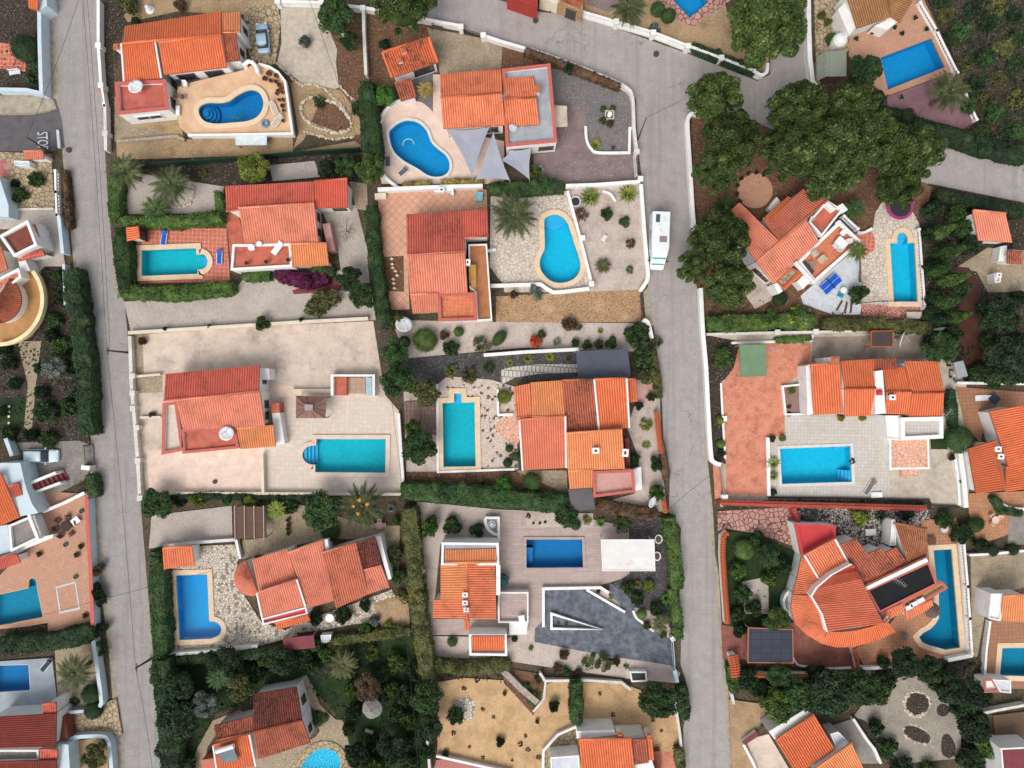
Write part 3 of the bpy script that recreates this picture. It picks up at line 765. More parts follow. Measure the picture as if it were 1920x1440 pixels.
def stones(label, pts, r=.27, mat=None, closed=False, name='stone_edging', cat='stone edging', step=1.0, z=0):
    """low border of field stones"""
    p = PL(pts + ([pts[0]] if closed else [])); m = MB()
    for a, b in zip(p[:-1], p[1:]):
        L = (b-a).length; k = max(1, int(L/(r*step)))
        for i in range(k):
            q = a.lerp(b, (i+random.random()*.6)/k); lump(m, (q.x+random.uniform(-.1, .1), q.y+random.uniform(-.1, .1), z+r*.5), r*random.uniform(.6, 1.25), .7, .28, 1)
    return tag(m.build(name, mat or MATS['edge_stone']), label, cat)

# ------------------------------------------------------------ furniture, vehicles, small things
def loc(x, y, z=0): return P(x, y, z)
def lounger(x, y, ang, fabric, label, frame=None, z=0, L=1.95):
    c = P(x, y, z+.4); t = thing('sun_lounger', label, 'sun lounger', (c.x, c.y, z)); a = math.radians(ang); d = Vector((math.cos(a), math.sin(a), 0))
    m = MB(); q = c - d*L*.14; m.box((q.x, q.y, z+.36), (L*.68, .62, .08), a); m.build('seat', fabric, t)
    m = MB(); q = c + d*L*.34; m.box((q.x, q.y, z+.5), (L*.36, .62, .08), a, tilt=-.5); m.build('backrest', fabric, t)
    n = Vector((-d.y, d.x, 0)); m = MB()
    for s in (-1, 1):
        q = c + n*s*.35; m.box((q.x, q.y, z+.34), (L, .07, .08), a)
    m.box((c - d*L*.48)[:2] + (z+.34,), (.07, .7, .08), a); m.box((c + d*L*.48)[:2] + (z+.34,), (.07, .7, .08), a); m.build('frame', frame or WPLAST, t)
    for sx in (-.38, .3):
        for s in (-1, 1):
            q = c + d*L*sx + n*s*.33; m = MB(); m.box((q.x, q.y, z+.16), (.07, .07, .32), a); m.build('leg', frame or WPLAST, t)
    return t
def chair(x, y, ang, mat, label, z=0, w=.55, name='garden_chair', group=None):
    c = P(x, y, z+.45); a = math.radians(ang); d = Vector((math.cos(a), math.sin(a), 0)); n = Vector((-d.y, d.x, 0)); t = thing(name, label, 'chair', (c.x, c.y, z), group)
    m = MB(); m.box((c.x, c.y, z+.43), (w, w, .07), a); m.build('seat', mat, t)
    q = c - d*w*.5; m = MB(); m.box((q.x, q.y, z+.7), (.07, w, .55), a, tilt=-.15); m.build('backrest', mat, t)
    for s in (-1, 1):
        q = c + n*s*w*.52; m = MB(); m.box((q.x, q.y, z+.64), (w*.9, .07, .05), a); m.build('armrest', mat, t)
        for e in (-1, 1):
            q = c + n*s*w*.44 + d*e*w*.42; m = MB(); m.box((q.x, q.y, z+.2), (.05, .05, .4), a); m.build('leg', mat, t)
    return t
def rtable(x, y, r, mat, label, z=0, name='round_table'):
    r = r/S; c = P(x, y, z+.73); t = thing(name, label, 'table', (c.x, c.y, z)); m = MB(); m.lathe((c.x, c.y, z+.69), [(r*.97, 0), (r, .03), (r, .06), (r*.97, .07)], 28); m.build('tabletop', mat, t)
    m = MB(); m.lathe((c.x, c.y, z), [(r*.55, 0), (r*.5, .05), (.05, .09), (.05, .69)], 12); m.build('pedestal', mat, t); return t
def qtable(x, y, l, w, ang, mat, label, z=0, name='table', net=None, line=None, cat='table'):
    c = P(x, y, z+.75); a = math.radians(ang); t = thing(name, label, cat, (c.x, c.y, z)); d = Vector((math.cos(a), math.sin(a), 0)); n = Vector((-d.y, d.x, 0))
    m = MB(); m.box((c.x, c.y, z+.73), (l, w, .05), a); m.build('tabletop', mat, t)
    for s in (-1, 1):
        for e in (-1, 1):
            q = c + d*s*l*.44 + n*e*w*.42; m = MB(); m.box((q.x, q.y, z+.35), (.06, .06, .7), a); m.build('leg', WPLAST if not net else DARK, t)
    if net:
        m = MB(); m.box((c.x, c.y, z+.84), (.03, w+.3, .15), a); m.build('net', DARK, t)
        m = MB(); m.box((c.x, c.y, z+.758), (l, .03, .006), a)
        for s in (-1, 1): q = c + n*s*(w/2-.03); m.box((q.x, q.y, z+.758), (l, .03, .006), a)
        m.build('table_lines', WPLAST, t)
    return t
def dish(x, y, r, z, tilt, az_, label, mast=None):
    """satellite dish: r px, centre height z, leaning tilt degrees towards azimuth az_"""
    c = P(x, y, z); R = r/S*(1-z/H); t = thing('satellite_dish', label, 'satellite dish', (c.x, c.y, (mast if mast is not None else max(0, z-1.2))))
    M_ = Matrix.Rotation(math.radians(az_), 3, 'Z') @ Matrix.Rotation(math.radians(tilt), 3, 'Y'); m = MB(); vs = []; n = 28; rr = [0, .35, .7, 1, 1, .7, .35, 0]; zz = [0, .03, .12, .25, .21, .07, -.02, -.05]
    for k in range(8):
        for i in range(n): vs.append(c + M_ @ Vector((R*rr[k]*math.cos(2*math.pi*i/n), R*rr[k]*math.sin(2*math.pi*i/n), R*(zz[k]-.1))))
    m.add(vs, [(k*n+i, k*n+(i+1) % n, (k+1)*n+(i+1) % n, (k+1)*n+i) for k in range(7) for i in range(n)]); m.build('reflector', DISHM, t, True)
    e = c + M_ @ Vector((R*.15, 0, R*.85)); m = MB()
    for i in (0, 9, 18): m.tube([c + M_ @ Vector((R*.9*math.cos(i*.224+.3), R*.9*math.sin(i*.224+.3), R*.1)), e], .03, 5)
    m.build('feed_arm', GREYM, t); m = MB(); m.lathe((e.x, e.y, e.z-.08), [(.07, 0), (.1, .05), (.1, .16), (.05, .2)], 10); m.build('feed_horn', GREYM, t)
    z0 = ABS[t.name][2]; m = MB(); m.tube([(c.x, c.y, z0), c - Vector((0, 0, R*.12))], .07, 8); m.lathe((c.x, c.y, z0), [(.22, 0), (.22, .05), (.08, .08)], 10); m.build('mast', GREYM, t)
    return t
def pot(x, y, r, label, mat=None, leaf='dark', z=0, group=None, kind='bush', h=.5, leafy=True):
    c = P(x, y, z+.3); R = r/S; t = thing('flower_pot', label, 'flower pot', (c.x, c.y, z), group); m = MB(); m.lathe((c.x, c.y, z), [(R*.65, 0), (R*.95, h*.85), (R*1.02, h*.86), (R*1.02, h), (R*.86, h), (R*.8, h*.8)], 16); m.build('pot', mat or TERRA, t)
    if leafy:
        o = bpy.data.objects.new('plant', proto(kind, leaf, 0)); COL.objects.link(o); o.parent = t; o.location = (0, 0, h*.8); o.scale = (R*1.15, R*1.15, R*1.2); o.rotation_euler.z = random.random()*6
    return t
def parasol(x, y, r, z, mat, label, n=8, thatch=False):
    c = P(x, y, z); R = r/S*(1-z/H); t = thing('parasol', label, 'parasol', (c.x, c.y, 0)); m = MB(); vs, fs = [], []
    K = n*3
    for j, (f, dz) in enumerate(((0.02, .75), (.5, .42), (1, 0), (1, -.12), (.5, .34), (.02, .67))):
        for i in range(K):
            rr = R*f*(1 if i % 3 == 0 else .965) * (1+random.uniform(-.04, .04)*(thatch and 1 or 0)); vs.append((c.x+rr*math.cos(2*math.pi*i/K+.3), c.y+rr*math.sin(2*math.pi*i/K+.3), z-.3+dz + (.03 if i % 3 == 0 else 0)))
    for j in range(5): fs += [(j*K+i, j*K+(i+1) % K, (j+1)*K+(i+1) % K, (j+1)*K+i) for i in range(K)]
    m.add(vs, [f[::-1] for f in fs]); m.build('canopy', mat, t); m = MB(); m.tube([(c.x, c.y, 0), (c.x, c.y, z+.5)], .05, 8); m.build('pole', BROWNW, t)
    m = MB(); m.lathe((c.x, c.y, 0), [(.35, 0), (.35, .1), (.06, .13)], 14); m.build('base', GREYM, t); return t
def pole(base, top, label, r=.13, arms=True):
    b = P(*base); h = H*(1 - math.hypot(base[0]-960, base[1]-720)/math.hypot(top[0]-960, top[1]-720)); c = P(top[0], top[1], h)
    t = thing('utility_pole', label, 'utility pole', (b.x, b.y, 0)); m = MB(); m.tube([b, (b+c)/2, c], [r*1.2, r, r*.75], 8); m.build('pole', BROWNW, t)
    if arms:
        m = MB(); m.box((c.x, c.y, h-.3), (.1, 1.1, .1)); m.build('crossarm', BROWNW, t)
        for s in (-.45, .45): m = MB(); m.lathe((c.x, c.y+s, h-.25), [(.05, 0), (.07, .06), (.03, .14)], 8); m.build('insulator', GREYM, t)
    return c
def cable(a, b, label, sag=.35, r=.022):
    m = MB(); pts = []
    for i in range(17):
        t = i/16; p = a.lerp(b, t); p.z -= sag*4*t*(1-t); pts.append(p)
    m.tube(pts, r, 5); return tag(m.build('power_cable', DARK), label, 'power cable')
def car(x, y, ang, L, W, body, label, hatch=False, z=0):
    """x, y = centre at mid height; ang = heading in degrees"""
    c = P(x, y, .8); t = thing('parked_car', label, 'car', (c.x, c.y, z)); a = math.radians(ang); R = Matrix.Rotation(a, 3, 'Z')
    def loft(name, secs, mat, parent=t):
        """secs: (x, half width, z low, z high, rounding)"""
        m = MB(); vs = []; n = 12
        for (sx, hw, z0, z1, rd) in secs:
            for k in range(n):
                an = 2*math.pi*(k+.5)/n; cx_, sz_ = math.cos(an), math.sin(an); e = .45
                px = math.copysign(abs(cx_)**e, cx_)*hw; pz = (z0+z1)/2 + math.copysign(abs(sz_)**e, sz_)*(z1-z0)/2
                if pz > (z0+z1)/2: px *= rd
                vs.append(Vector((c.x, c.y, z)) + R @ Vector((sx*L, px, pz)))
        ns = len(secs); fs = [(i*n+k, i*n+(k+1) % n, (i+1)*n+(k+1) % n, (i+1)*n+k) for i in range(ns-1) for k in range(n)]
        fs += [tuple(range(n-1, -1, -1)), tuple(range((ns-1)*n, ns*n))]; m.add(vs, fs); return m.build(name, mat, parent, True)
    h = W/2
    loft('body', [(-.5, h*.8, .42, .78, .95), (-.485, h*.93, .3, .95, .96), (-.4, h, .25, 1.0, .96), (0, h, .22, 1.0, .97), (.3, h, .22, .95, .96), (.44, h*.93, .25, .84, .95), (.485, h*.8, .32, .74, .95), (.5, h*.65, .42, .62, .95)], body)
    rear = -.49 if hatch else -.36
    loft('cabin_glass', [(rear, h*.82, .9, 1.0, .9), (rear+.08, h*.86, .9, 1.36, .86), (-.1, h*.88, .9, 1.45, .85), (.06, h*.87, .9, 1.43, .84), (.25, h*.84, .9, 1.0, .9)], GLASS)
    m = MB(); q = []
    for sx, hw, zz in ((rear+.085, h*.72, 1.41), (-.18, h*.74, 1.5), (.0, h*.73, 1.49), (.075, h*.7, 1.43)): q.append((sx*L, hw, zz))
    vs = [Vector((c.x, c.y, z)) + R @ Vector((sx, s*hw*k, zz-dz)) for sx, hw, zz in q for s, k, dz in ((-1, 1, .07), (-1, .85, 0), (1, .85, 0), (1, 1, .07))]
    m.add(vs, [(i*4+k, (i+1)*4+k, (i+1)*4+k+1, i*4+k+1) for i in range(3) for k in range(3)] + [(0, 1, 2, 3), (15, 14, 13, 12)]); m.build('roof_panel', body, t, True)
    for sx in (-.3, .31):
        for s in (-1, 1):
            p = Vector((c.x, c.y, z)) + R @ Vector((sx*L, s*(h-.08), .31)); n = R @ Vector((0, 1, 0)); m = MB(); m.tube([p-n*.1, p+n*.1], .31, 16); wv = m.build('wheel', MATS['tyre'], t)
            m = MB(); m.tube([p+n*s*.08, p+n*s*.12], .19, 12); m.build('rim', GREYM, wv)
    for s in (-1, 1):
        p = Vector((c.x, c.y, z)) + R @ Vector((.17*L, s*(h+.09), 1.0)); m = MB(); m.box(p, (.14, .22, .14), a); m.build('mirror', body, t)
        p = Vector((c.x, c.y, z)) + R @ Vector((.466*L, s*h*.62, .7)); m = MB(); m.box(p, (.2, .34, .14), a); m.build('headlight', DISHM, t)
        p = Vector((c.x, c.y, z)) + R @ Vector((-.485*L, s*h*.68, .8)); m = MB(); m.box(p, (.1, .3, .16), a); m.build('tail_light', REDP, t)
    return t
# ------------------------------------------------------------ scene materials
M = MATS
asph = plain('worn_asphalt', '#9a9592', '#908b88', .9, .9, stain='#7d7976', ss=.5, amt=.55, fine=.27, lo=.5, hi=.72, crack=.5, speck=.35)
asphw = plain('warm_asphalt', '#a09995', '#968f8b', .8, .9, stain='#877d79', ss=.45, amt=.6, fine=.27, lo=.52, hi=.72, crack=.6, speck=.35)
asphd = plain('dark_asphalt', '#615e60', '#545154', .8, .9, fine=.25)
pave = plain('old_pavement', '#a59b89', '#8f8574', 1.2, .9, stain='#6a6152', ss=.6, amt=.5, fine=.3, speck=.6)
soil = gravel('soil', '#5d4c3a', '#45382a', .3, stain='#2f3320', amt=.7, ss=.2, lo=.42, hi=.6)
dsoil = gravel('dark_soil', '#3d3127', '#2c241d', .25, stain='#262a1a', amt=.6, ss=.3)
bsoil = gravel('brown_soil', '#715039', '#5a3f2d', .25, stain='#3f2f22', amt=.6, ss=.3)
grass = plain('lawn', '#283b1e', '#1d2d16', 1.5, .95, stain='#3d4a20', ss=.5, amt=.5, fine=.4)
sand = gravel('orange_sand', '#c7a47a', '#ba966b', .12, stain='#93703f', amt=.5, ss=.35)
dsand = gravel('dull_sand', '#ad9270', '#9a805f', .14, stain='#6d5433', amt=.7, ss=.4)
gpale = gravel('pale_gravel', '#bbb0a6', '#a99e94', .11, stain='#94877c', amt=.4, ss=.4)
gpink = gravel('pink_gravel', '#c4b5ab', '#b2a298', .14, stain='#8d7566', amt=.55, ss=.5)
ggrey = gravel('grey_gravel', '#7a7474', '#66605f', .14, stain='#524c4a', amt=.4)
gdark = gravel('dark_gravel', '#4d4a4c', '#3e3b3d', .14, stain='#302e2e', amt=.5)
gtan = gravel('tan_gravel', '#a8977f', '#8b7b65', .18, stain='#6b5b47', amt=.55, ss=.5)
conc = plain('cream_concrete', '#cdbcac', '#bfad9d', .6, .9, stain='#8f8177', ss=.2, amt=.75, fine=.14, speck=.6, lo=.5, hi=.68)
concp = plain('pink_concrete', '#dcc5b6', '#d0b7a7', .7, .9, stain='#b0937f', ss=.5, amt=.4, fine=.1, speck=.6)
concg = plain('grey_concrete', '#8d8780', '#7b756e', .8, .9, stain='#5d5852', ss=.3, amt=.5, fine=.2, speck=.6)
concb = plain('streaked_concrete', '#bdb2a2', '#a99d8d', 1.5, .9, stain='#8c7f6e', ss=.35, amt=.6, fine=.2, speck=.6)
terrac = plain('terracotta_concrete', '#c98569', '#ba745a', .9, .85, stain='#94553f', ss=.45, amt=.75, fine=.22, speck=.6)
peach = plain('peach_coping', '#dac1a2', '#ceb393', 1.5, .8, fine=.1)
pinkcop = plain('pink_coping', '#d9bda6', '#cbaf98', 1.5, .8, fine=.1)
yelcop = plain('yellow_coping', '#d8b878', '#cfae6e', 1.5, .8, fine=.1)
whitecop = plain('white_coping', '#d6d0c8', '#c6bfb6', 1.5, .8, fine=.1)
redtile = tiles('red_floor_tiles', '#c5705a', '#b5614c', '#dba08a', .55, .55, 2, mort=.05)
peachtile = tiles('peach_tiles', '#d9a78c', '#cf9a7e', '#8d6a58', .8, .8, 43, mort=.035, stain='#8a6a55', amt=.35)
ochre = plain('ochre_floor', '#ab7350', '#9f6744', .8, .8, stain='#7e4325', ss=.8, amt=.4, fine=.15)
redfl = plain('red_terrace', '#bd6a57', '#ad5b49', .9, .8, stain='#6e3527', ss=.6, amt=.6, fine=.2)
dredfl = plain('brown_terrace', '#7d4436', '#6f3a2e', .9, .8, stain='#4d2a22', ss=.6, amt=.5, fine=.2)
pinkfl = tiles('pink_terrace', '#cf9d92', '#c4918a', '#a57a70', .5, .25, 0, .5, .02, stain='#9c665a', amt=.4)
crz = crazy('pale_crazy_paving', '#cfc3b5', '#bfb1a2', '#94877a', .75, .05)
crzs = crazy('spotted_crazy_paving', '#cdbdb0', '#bcaa9c', '#a39587', .6, .05, spots='#5a4d45')
crzb = crazy('bold_crazy_paving', '#d0c6b8', '#bdb1a0', '#8a7e70', .6, .09, spots='#7d7266')
crzp = crazy('pink_crazy_paving', '#b98d80', '#aa7d71', '#4d3a35', 1.1, .06)
crzo = crazy('peach_crazy_paving', '#d9ab93', '#cf9d86', '#a77c69', .8, .05)
crzt = crazy('tan_crazy_paving', '#b3a182', '#9d8b6e', '#665843', 1.0, .06)
crzst = crazy('stone_paving', '#bd9a74', '#9f7d5c', '#7d6249', .35, .08, stain='#d4b18b', amt=.5)
crzbrn = crazy('brown_paving', '#a9744f', '#98653f', '#7c5135', .5, .05)
planks = tiles('wood_planks', '#bdaaa2', '#a8958d', '#8a7972', 2.2, .28, 0, .37, .025, stain='#8d7b74', amt=.5, ss=.6)
wtile = tiles('white_tiles', '#cbc5bd', '#bdb6ae', '#a39b90', .45, .45, 1, mort=.03, stain='#a89a80', amt=.5)
ctile = tiles('cream_tiles', '#d8cabb', '#ccbcad', '#b5a594', .6, .6, 2, mort=.02)
otile = tiles('orange_patio_tiles', '#c0937a', '#b5876e', '#9f7259', .5, .5, 20, mort=.02)
otile2 = tiles('brown_patio_tiles', '#a5795c', '#9a6e52', '#7c4d30', .5, .5, -3, mort=.03)
brickp = tiles('brick_patio', '#b07a58', '#9b6545', '#c49a78', .62, .31, 45, .5, .05, stain='#8d6a50')
mauve = plain('mauve_stamped', '#83716f', '#746462', .7, .85, stain='#4f4141', ss=.3, amt=.4, fine=.25, speck=.6)
stampd = plain('dark_stamped_concrete', '#565b65', '#3f434c', 1.5, .55, stain='#848a94', ss=.9, amt=.6, fine=.35, lo=.45, hi=.7)
maroon = plain('maroon_paint', '#7a3a40', '#6c3338', .8, .7, fine=.1)
slate = plain('slate_canopy', '#4d525e', '#454a55', 1, .6, fine=.12)
greyc = plain('grey_canopy', '#605b5e', '#565255', 1, .7, fine=.1)
flatg = plain('grey_flat_roof', '#a3a6ab', '#94979c', .6, .8, stain='#6e6a66', ss=.5, amt=.4, fine=.12)
blackr = plain('black_roofing', (.006, .006, .007), (.009, .009, .01), 1, .8, fine=.15)
sailm = plain('shade_cloth', '#9c9ea8', '#9193a0', .4, .8, fine=.08)
greenm = plain('green_mat', '#6f8a6c', '#64805f', .6, .9, fine=.1)
shedm = tiles('shed_boards', '#8b9484', '#7d8676', '#626a5c', 3, .3, 90, .5, .03)
M['edge_stone'] = plain('edge_stone', '#cfc3b0', '#a89a86', 2.5, .9, fine=.3)
M['fruit'] = plain('palm_fruit', '#cf8a28', '#b87020', 4, .7, fine=.3)
M['tyre'] = plain('tyre_rubber', (.015, .015, .016), None, 4, .8)
M['pool_step'] = plain('pool_step_tile', (.08, .50, .74), (.07, .46, .68), 3, .4, fine=.1)
tbl = tiles('deep_blue_mosaic', (.014, .22, .5), (.012, .19, .45), (.03, .25, .48), .3, .3, 0, mort=.02)
tmb = tiles('azure_mosaic', (.012, .33, .64), (.01, .30, .6), (.03, .40, .66), .3, .3, 0, mort=.02)
tlb = tiles('sky_mosaic', (.012, .58, .76), (.01, .54, .73), (.04, .64, .8), .3, .3, 0, mort=.02)
trb = tiles('royal_blue_mosaic', (.012, .40, .78), (.01, .37, .73), (.03, .46, .8), .3, .3, 0, mort=.02)
ttq = tiles('turquoise_mosaic', (.012, .56, .60), (.01, .52, .57), (.04, .62, .65), .3, .3, 0, mort=.02)
tte = tiles('teal_mosaic', (.012, .29, .42), (.01, .26, .39), (.03, .33, .44), .3, .3, 0, mort=.02)
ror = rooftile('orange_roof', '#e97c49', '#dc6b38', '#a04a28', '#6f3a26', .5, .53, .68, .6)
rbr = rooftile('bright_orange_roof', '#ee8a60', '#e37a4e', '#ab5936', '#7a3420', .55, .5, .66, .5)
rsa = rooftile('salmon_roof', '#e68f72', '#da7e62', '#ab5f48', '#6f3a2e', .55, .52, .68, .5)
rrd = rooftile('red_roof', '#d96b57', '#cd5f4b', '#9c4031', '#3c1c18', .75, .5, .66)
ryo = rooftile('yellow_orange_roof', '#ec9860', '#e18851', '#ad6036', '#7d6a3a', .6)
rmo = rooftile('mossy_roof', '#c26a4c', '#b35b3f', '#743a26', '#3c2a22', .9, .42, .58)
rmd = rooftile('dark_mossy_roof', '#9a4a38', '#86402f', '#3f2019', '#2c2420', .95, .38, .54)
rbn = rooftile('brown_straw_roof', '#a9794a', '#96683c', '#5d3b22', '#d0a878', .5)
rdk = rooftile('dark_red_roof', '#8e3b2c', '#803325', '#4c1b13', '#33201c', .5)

# ------------------------------------------------------------ pools first: the ground is cut open for them
def semi(a): return a
pool('deep blue bean-shaped pool on the raised terrace at the top left', smooth([(373,212),(377,199),(392,193),(413,193),(430,190),(446,179),(462,171),(476,169),(489,176),(496,191),(494,207),(484,221),(466,229),(440,232),(405,234),(383,228)],4), tbl, peach, .62, [('arc',386,212,20,4)], z=1.5)
pool('azure kidney pool with a white ring float beside the grey shade sails', smooth([(729,252),(736,240),(750,230),(767,226),(786,231),(801,246),(809,266),(821,279),(836,291),(844,307),(841,324),(826,333),(804,331),(782,317),(757,303),(737,283)],4), tmb, whitecop, .3)
pool('turquoise rectangular pool with rounded step end beside two blue loungers', [(266,469),(370,465),(371,477),(376,477)]+arc(376,491,16,90,-90,10)[1:]+[(373,506),(373,515),(266,519)], ttq, peach, .6, [('strip',[(374,505),(374,479),(392,479),(392,505)],4)])
pool('light blue pear-shaped pool with peach surround below the big palm', smooth([(1020,413),(1028,405),(1041,402),(1053,406),(1063,416),(1070,433),(1077,456),(1085,479),(1089,500),(1083,517),(1069,528),(1048,532),(1029,526),(1014,509),(1011,492),(1015,478),(1020,466),(1020,442)],4), tlb, peach, .62, [('arc',1040,404,24,5)])
pool('turquoise rectangular pool with rounded steps on its left in the cream courtyard', [(593,822),(725,822),(724,887),(591,886),(591,872),(588,872)]+arc(588,853,21,270,90,10,19)[1:]+[(593,834)], ttq, concp, .5, [('strip',[(592,870),(592,835),(569,835),(569,870)],4)])
pool('turquoise rectangular pool with a small step bay at its top between crazy paving', [(829,755),(851,754),(851,737),(866,737),(867,754),(891,753),(893,875),(831,876)], ttq, peach, .65, [('strip',[(851,757),(866,757),(866,736),(851,736)],5)])
pool('dark blue rectangular pool in the grey plank deck', [(986,1010),(1092,1010),(1094,1064),(986,1065)], tbl, planks, .3, [('strip',[(987,1063),(999,1063),(999,1027),(987,1027)],7)])
pool('bright azure pool with a round bay at its lower right beside the conical roof', [(330,1077),(391,1075),(395,1163),(402,1163)]+arc(402,1179,15.5,80,-80,10)+[(398,1197),(337,1200)], trb, peach, .6)
pool('azure rectangular pool with corner steps on the white tiled terrace', [(1460,840),(1594,835),(1597,904),(1464,908)], tlb, whitecop, .3, [('strip',[(1577,882),(1577,903),(1596,903),(1596,882)],4),('strip',[(1568,843),(1590,843),(1590,836),(1568,836)],2)])
pool('narrow azure pool with arched step end beside the white balustrade', [(1666,456),(1679,456),(1679,446)]+arc(1690,446,10.5,180,0,10)[1:-1]+[(1701,446),(1701,455),(1714,455),(1720,567),(1673,567)], tlb, peach, .6, [('strip',[(1679,457),(1701,457),(1701,436),(1679,436)],4)])
pool('teal blue pool with curved bay beside the red curved villa', [(1747,1030),(1783,1028),(1799,1214),(1770,1218),(1756,1214),(1741,1210),(1727,1204),(1720,1193),(1728,1185),(1742,1177),(1751,1168),(1757,1158),(1757,1110),(1752,1080)], tte, peach, .62, tint=(.5,.85,.95))
pool('royal blue rectangular pool on the orange patio at the top right', [(1648,109),(1745,72),(1771,128),(1662,171)], tmb, otile, .5, tint=(.6,.9,.97))
pool('bright azure pool cut by the top edge of the picture', [(1250,-8),(1290,-46),(1328,6),(1292,37)], tmb, crzp, .4)
pool('teal pool with yellow coping on the left edge', [(-20,1118),(0,1113),(55,1101),(55,1090)]+arc(63.5,1090,8.5,180,0,8)[1:]+[(73,1101),(84,1157),(0,1173),(-20,1177)], tte, yelcop, .75, [('strip',[(56,1102),(72,1100),(72,1082),(56,1082)],4)])
pool('deep blue pool in the pale grey deck at the lower left', [(-20,1246),(57,1244),(60,1294),(-20,1299)], tbl, whitecop, .3)
pool('small teal pool cut by the right edge below the brown tiled patio', [(1876,1213),(1940,1212),(1940,1268),(1871,1266)], tte, peach, .6)
pool('azure curved pool cut by the bottom edge beside the mossy roofed house', smooth([(545,1465),(562,1440),(577,1417),(596,1403),(615,1401),(630,1407),(639,1421),(639,1440),(632,1465)],4), tlb, crzt, .9)

# ------------------------------------------------------------ ground, roads, yards
sheet('ground', [(-900,-900),(2800,-900),(2800,2300),(-900,2300)], soil)
sheet('pavement', [(90,-20),(192,-20),(192,200),(205,420),(245,720),(275,1080),(306,1460),(222,1460),(205,1230),(182,1050),(165,830),(150,610),(118,300),(112,215),(0,216),(-20,180),(80,178)], pave)
sheet('road', [(100,-20),(188,-20),(187,60),(190,160),(197,280),(200,360),(207,425),(215,535),(233,565),(239,622),(244,720),(255,860),(262,935),(271,1030),(274,1080),(281,1220),(290,1320),(306,1460),(238,1460),(230,1380),(217,1280),(200,1105),(187,970),(179,870),(172,820),(162,720),(150,585),(144,497),(127,360),(120,275),(111,200),(110,140),(102,50)], asph)
sheet('side_street', [(-20,218),(60,215),(90,210),(111,203),(116,225),(122,277),(95,284),(-20,284)], asphd)
sheet('road', [(680,-30),(930,-30),(935,0),(1010,22),(1095,32),(1280,97),(1420,152),(1444,140),(1444,60),(1470,-20),(1515,-20),(1516,165),(1560,195),(1660,245),(1765,270),(1940,307),(1940,384),(1740,345),(1560,290),(1400,232),(1325,212),(1290,222),(1296,360),(1305,535),(1315,685),(1322,855),(1332,960),(1335,1032),(1342,1080),(1351,1230),(1360,1295),(1367,1460),(1283,1460),(1281,1367),(1292,1297),(1276,1245),(1277,1200),(1274,1110),(1282,1075),(1275,1045),(1277,990),(1254,960),(1256,895),(1244,825),(1240,720),(1232,660),(1225,610),(1215,535),(1217,500),(1207,360),(1196,275),(1192,185),(1170,170),(1100,135),(1000,95),(905,68),(800,33),(700,5)], asphw)
sheet('pavement', [(1300,500),(1308,500),(1318,700),(1326,855),(1337,960),(1341,1040),(1348,1080),(1356,1230),(1366,1295),(1372,1460),(1367,1460),(1360,1295),(1351,1230),(1342,1080),(1335,1032),(1332,960),(1322,855),(1315,685)], pave)
sheet('pavement', [(1206,548),(1217,535),(1225,610),(1212,615)], pave)
for q in ([(186,0),(208,0),(215,190),(218,262),(205,262),(200,190)],[(205,0),(330,0),(280,60),(232,50),(218,130),(212,90)]): sheet('soil', q, dsoil)
# top left villa plot
sheet('yard', [(258,0),(520,0),(520,30),(330,22),(240,42),(232,30)], dsand)
sheet('yard', [(215,180),(330,180),(345,262),(548,250),(550,285),(680,262),(690,285),(540,295),(220,305)], dsand)
sheet('stone_paving', [(215,190),(240,225),(310,250),(320,255),(215,265)], gtan)
sheet('stone_paving', [(460,10),(520,10),(527,40),(522,80),(516,120),(500,122),(470,110),(455,60)], crzt)
sheet('driveway', [(526,14),(600,16),(610,40),(632,92),(630,120),(636,165),(618,168),(590,160),(565,155),(545,140),(520,118),(528,80)], concb)
sheet('soil', [(600,20),(680,10),(690,150),(690,280),(640,250),(636,160),(632,90)], bsoil)
sheet('yard', [(548,150),(600,160),(640,170),(672,215),(680,250),(640,262),(560,250)], dsand)
sheet('flower_bed', smooth([(568,195),(585,184),(605,190),(630,198),(652,220),(655,240),(635,246),(615,240),(590,232),(570,218)]), bsoil)
sheet('yard', [(545,155),(560,250),(550,280),(570,262),(600,190),(575,165)], dsand)
# top centre plot
sheet('soil', [(686,20),(800,30),(812,70),(720,90),(740,150),(700,290),(690,280)], bsoil)
sheet('gravel_yard', [(801,52),(905,72),(942,82),(940,128),(826,140),(812,95)], gtan)
sheet('soil', [(941,82),(1000,98),(1036,118),(1030,122),(942,128)], bsoil)
sheet('courtyard', [(775,140),(812,132),(814,210),(785,200),(770,165)], ggrey)
sheet('terrace', curve([(716,345),(708,300),(707,245),(714,222),(732,203),(760,190),(790,192),(812,210)])+[(812,140),(826,140),(832,240),(945,265),(945,345)], concp)
sheet('gravel_yard', [(1030,118),(1105,140),(1185,172),(1192,200),(1197,340),(1040,345),(1040,270)], ggrey)
sheet('driveway', [(1042,200),(1098,200),(1098,250),(1104,268),(1120,285),(1180,287),(1194,285),(1195,338),(1000,338),(1000,290),(1042,285)], mauve)
sheet('driveway', [(1040,197),(1062,198),(1064,238),(1043,238)], conc)
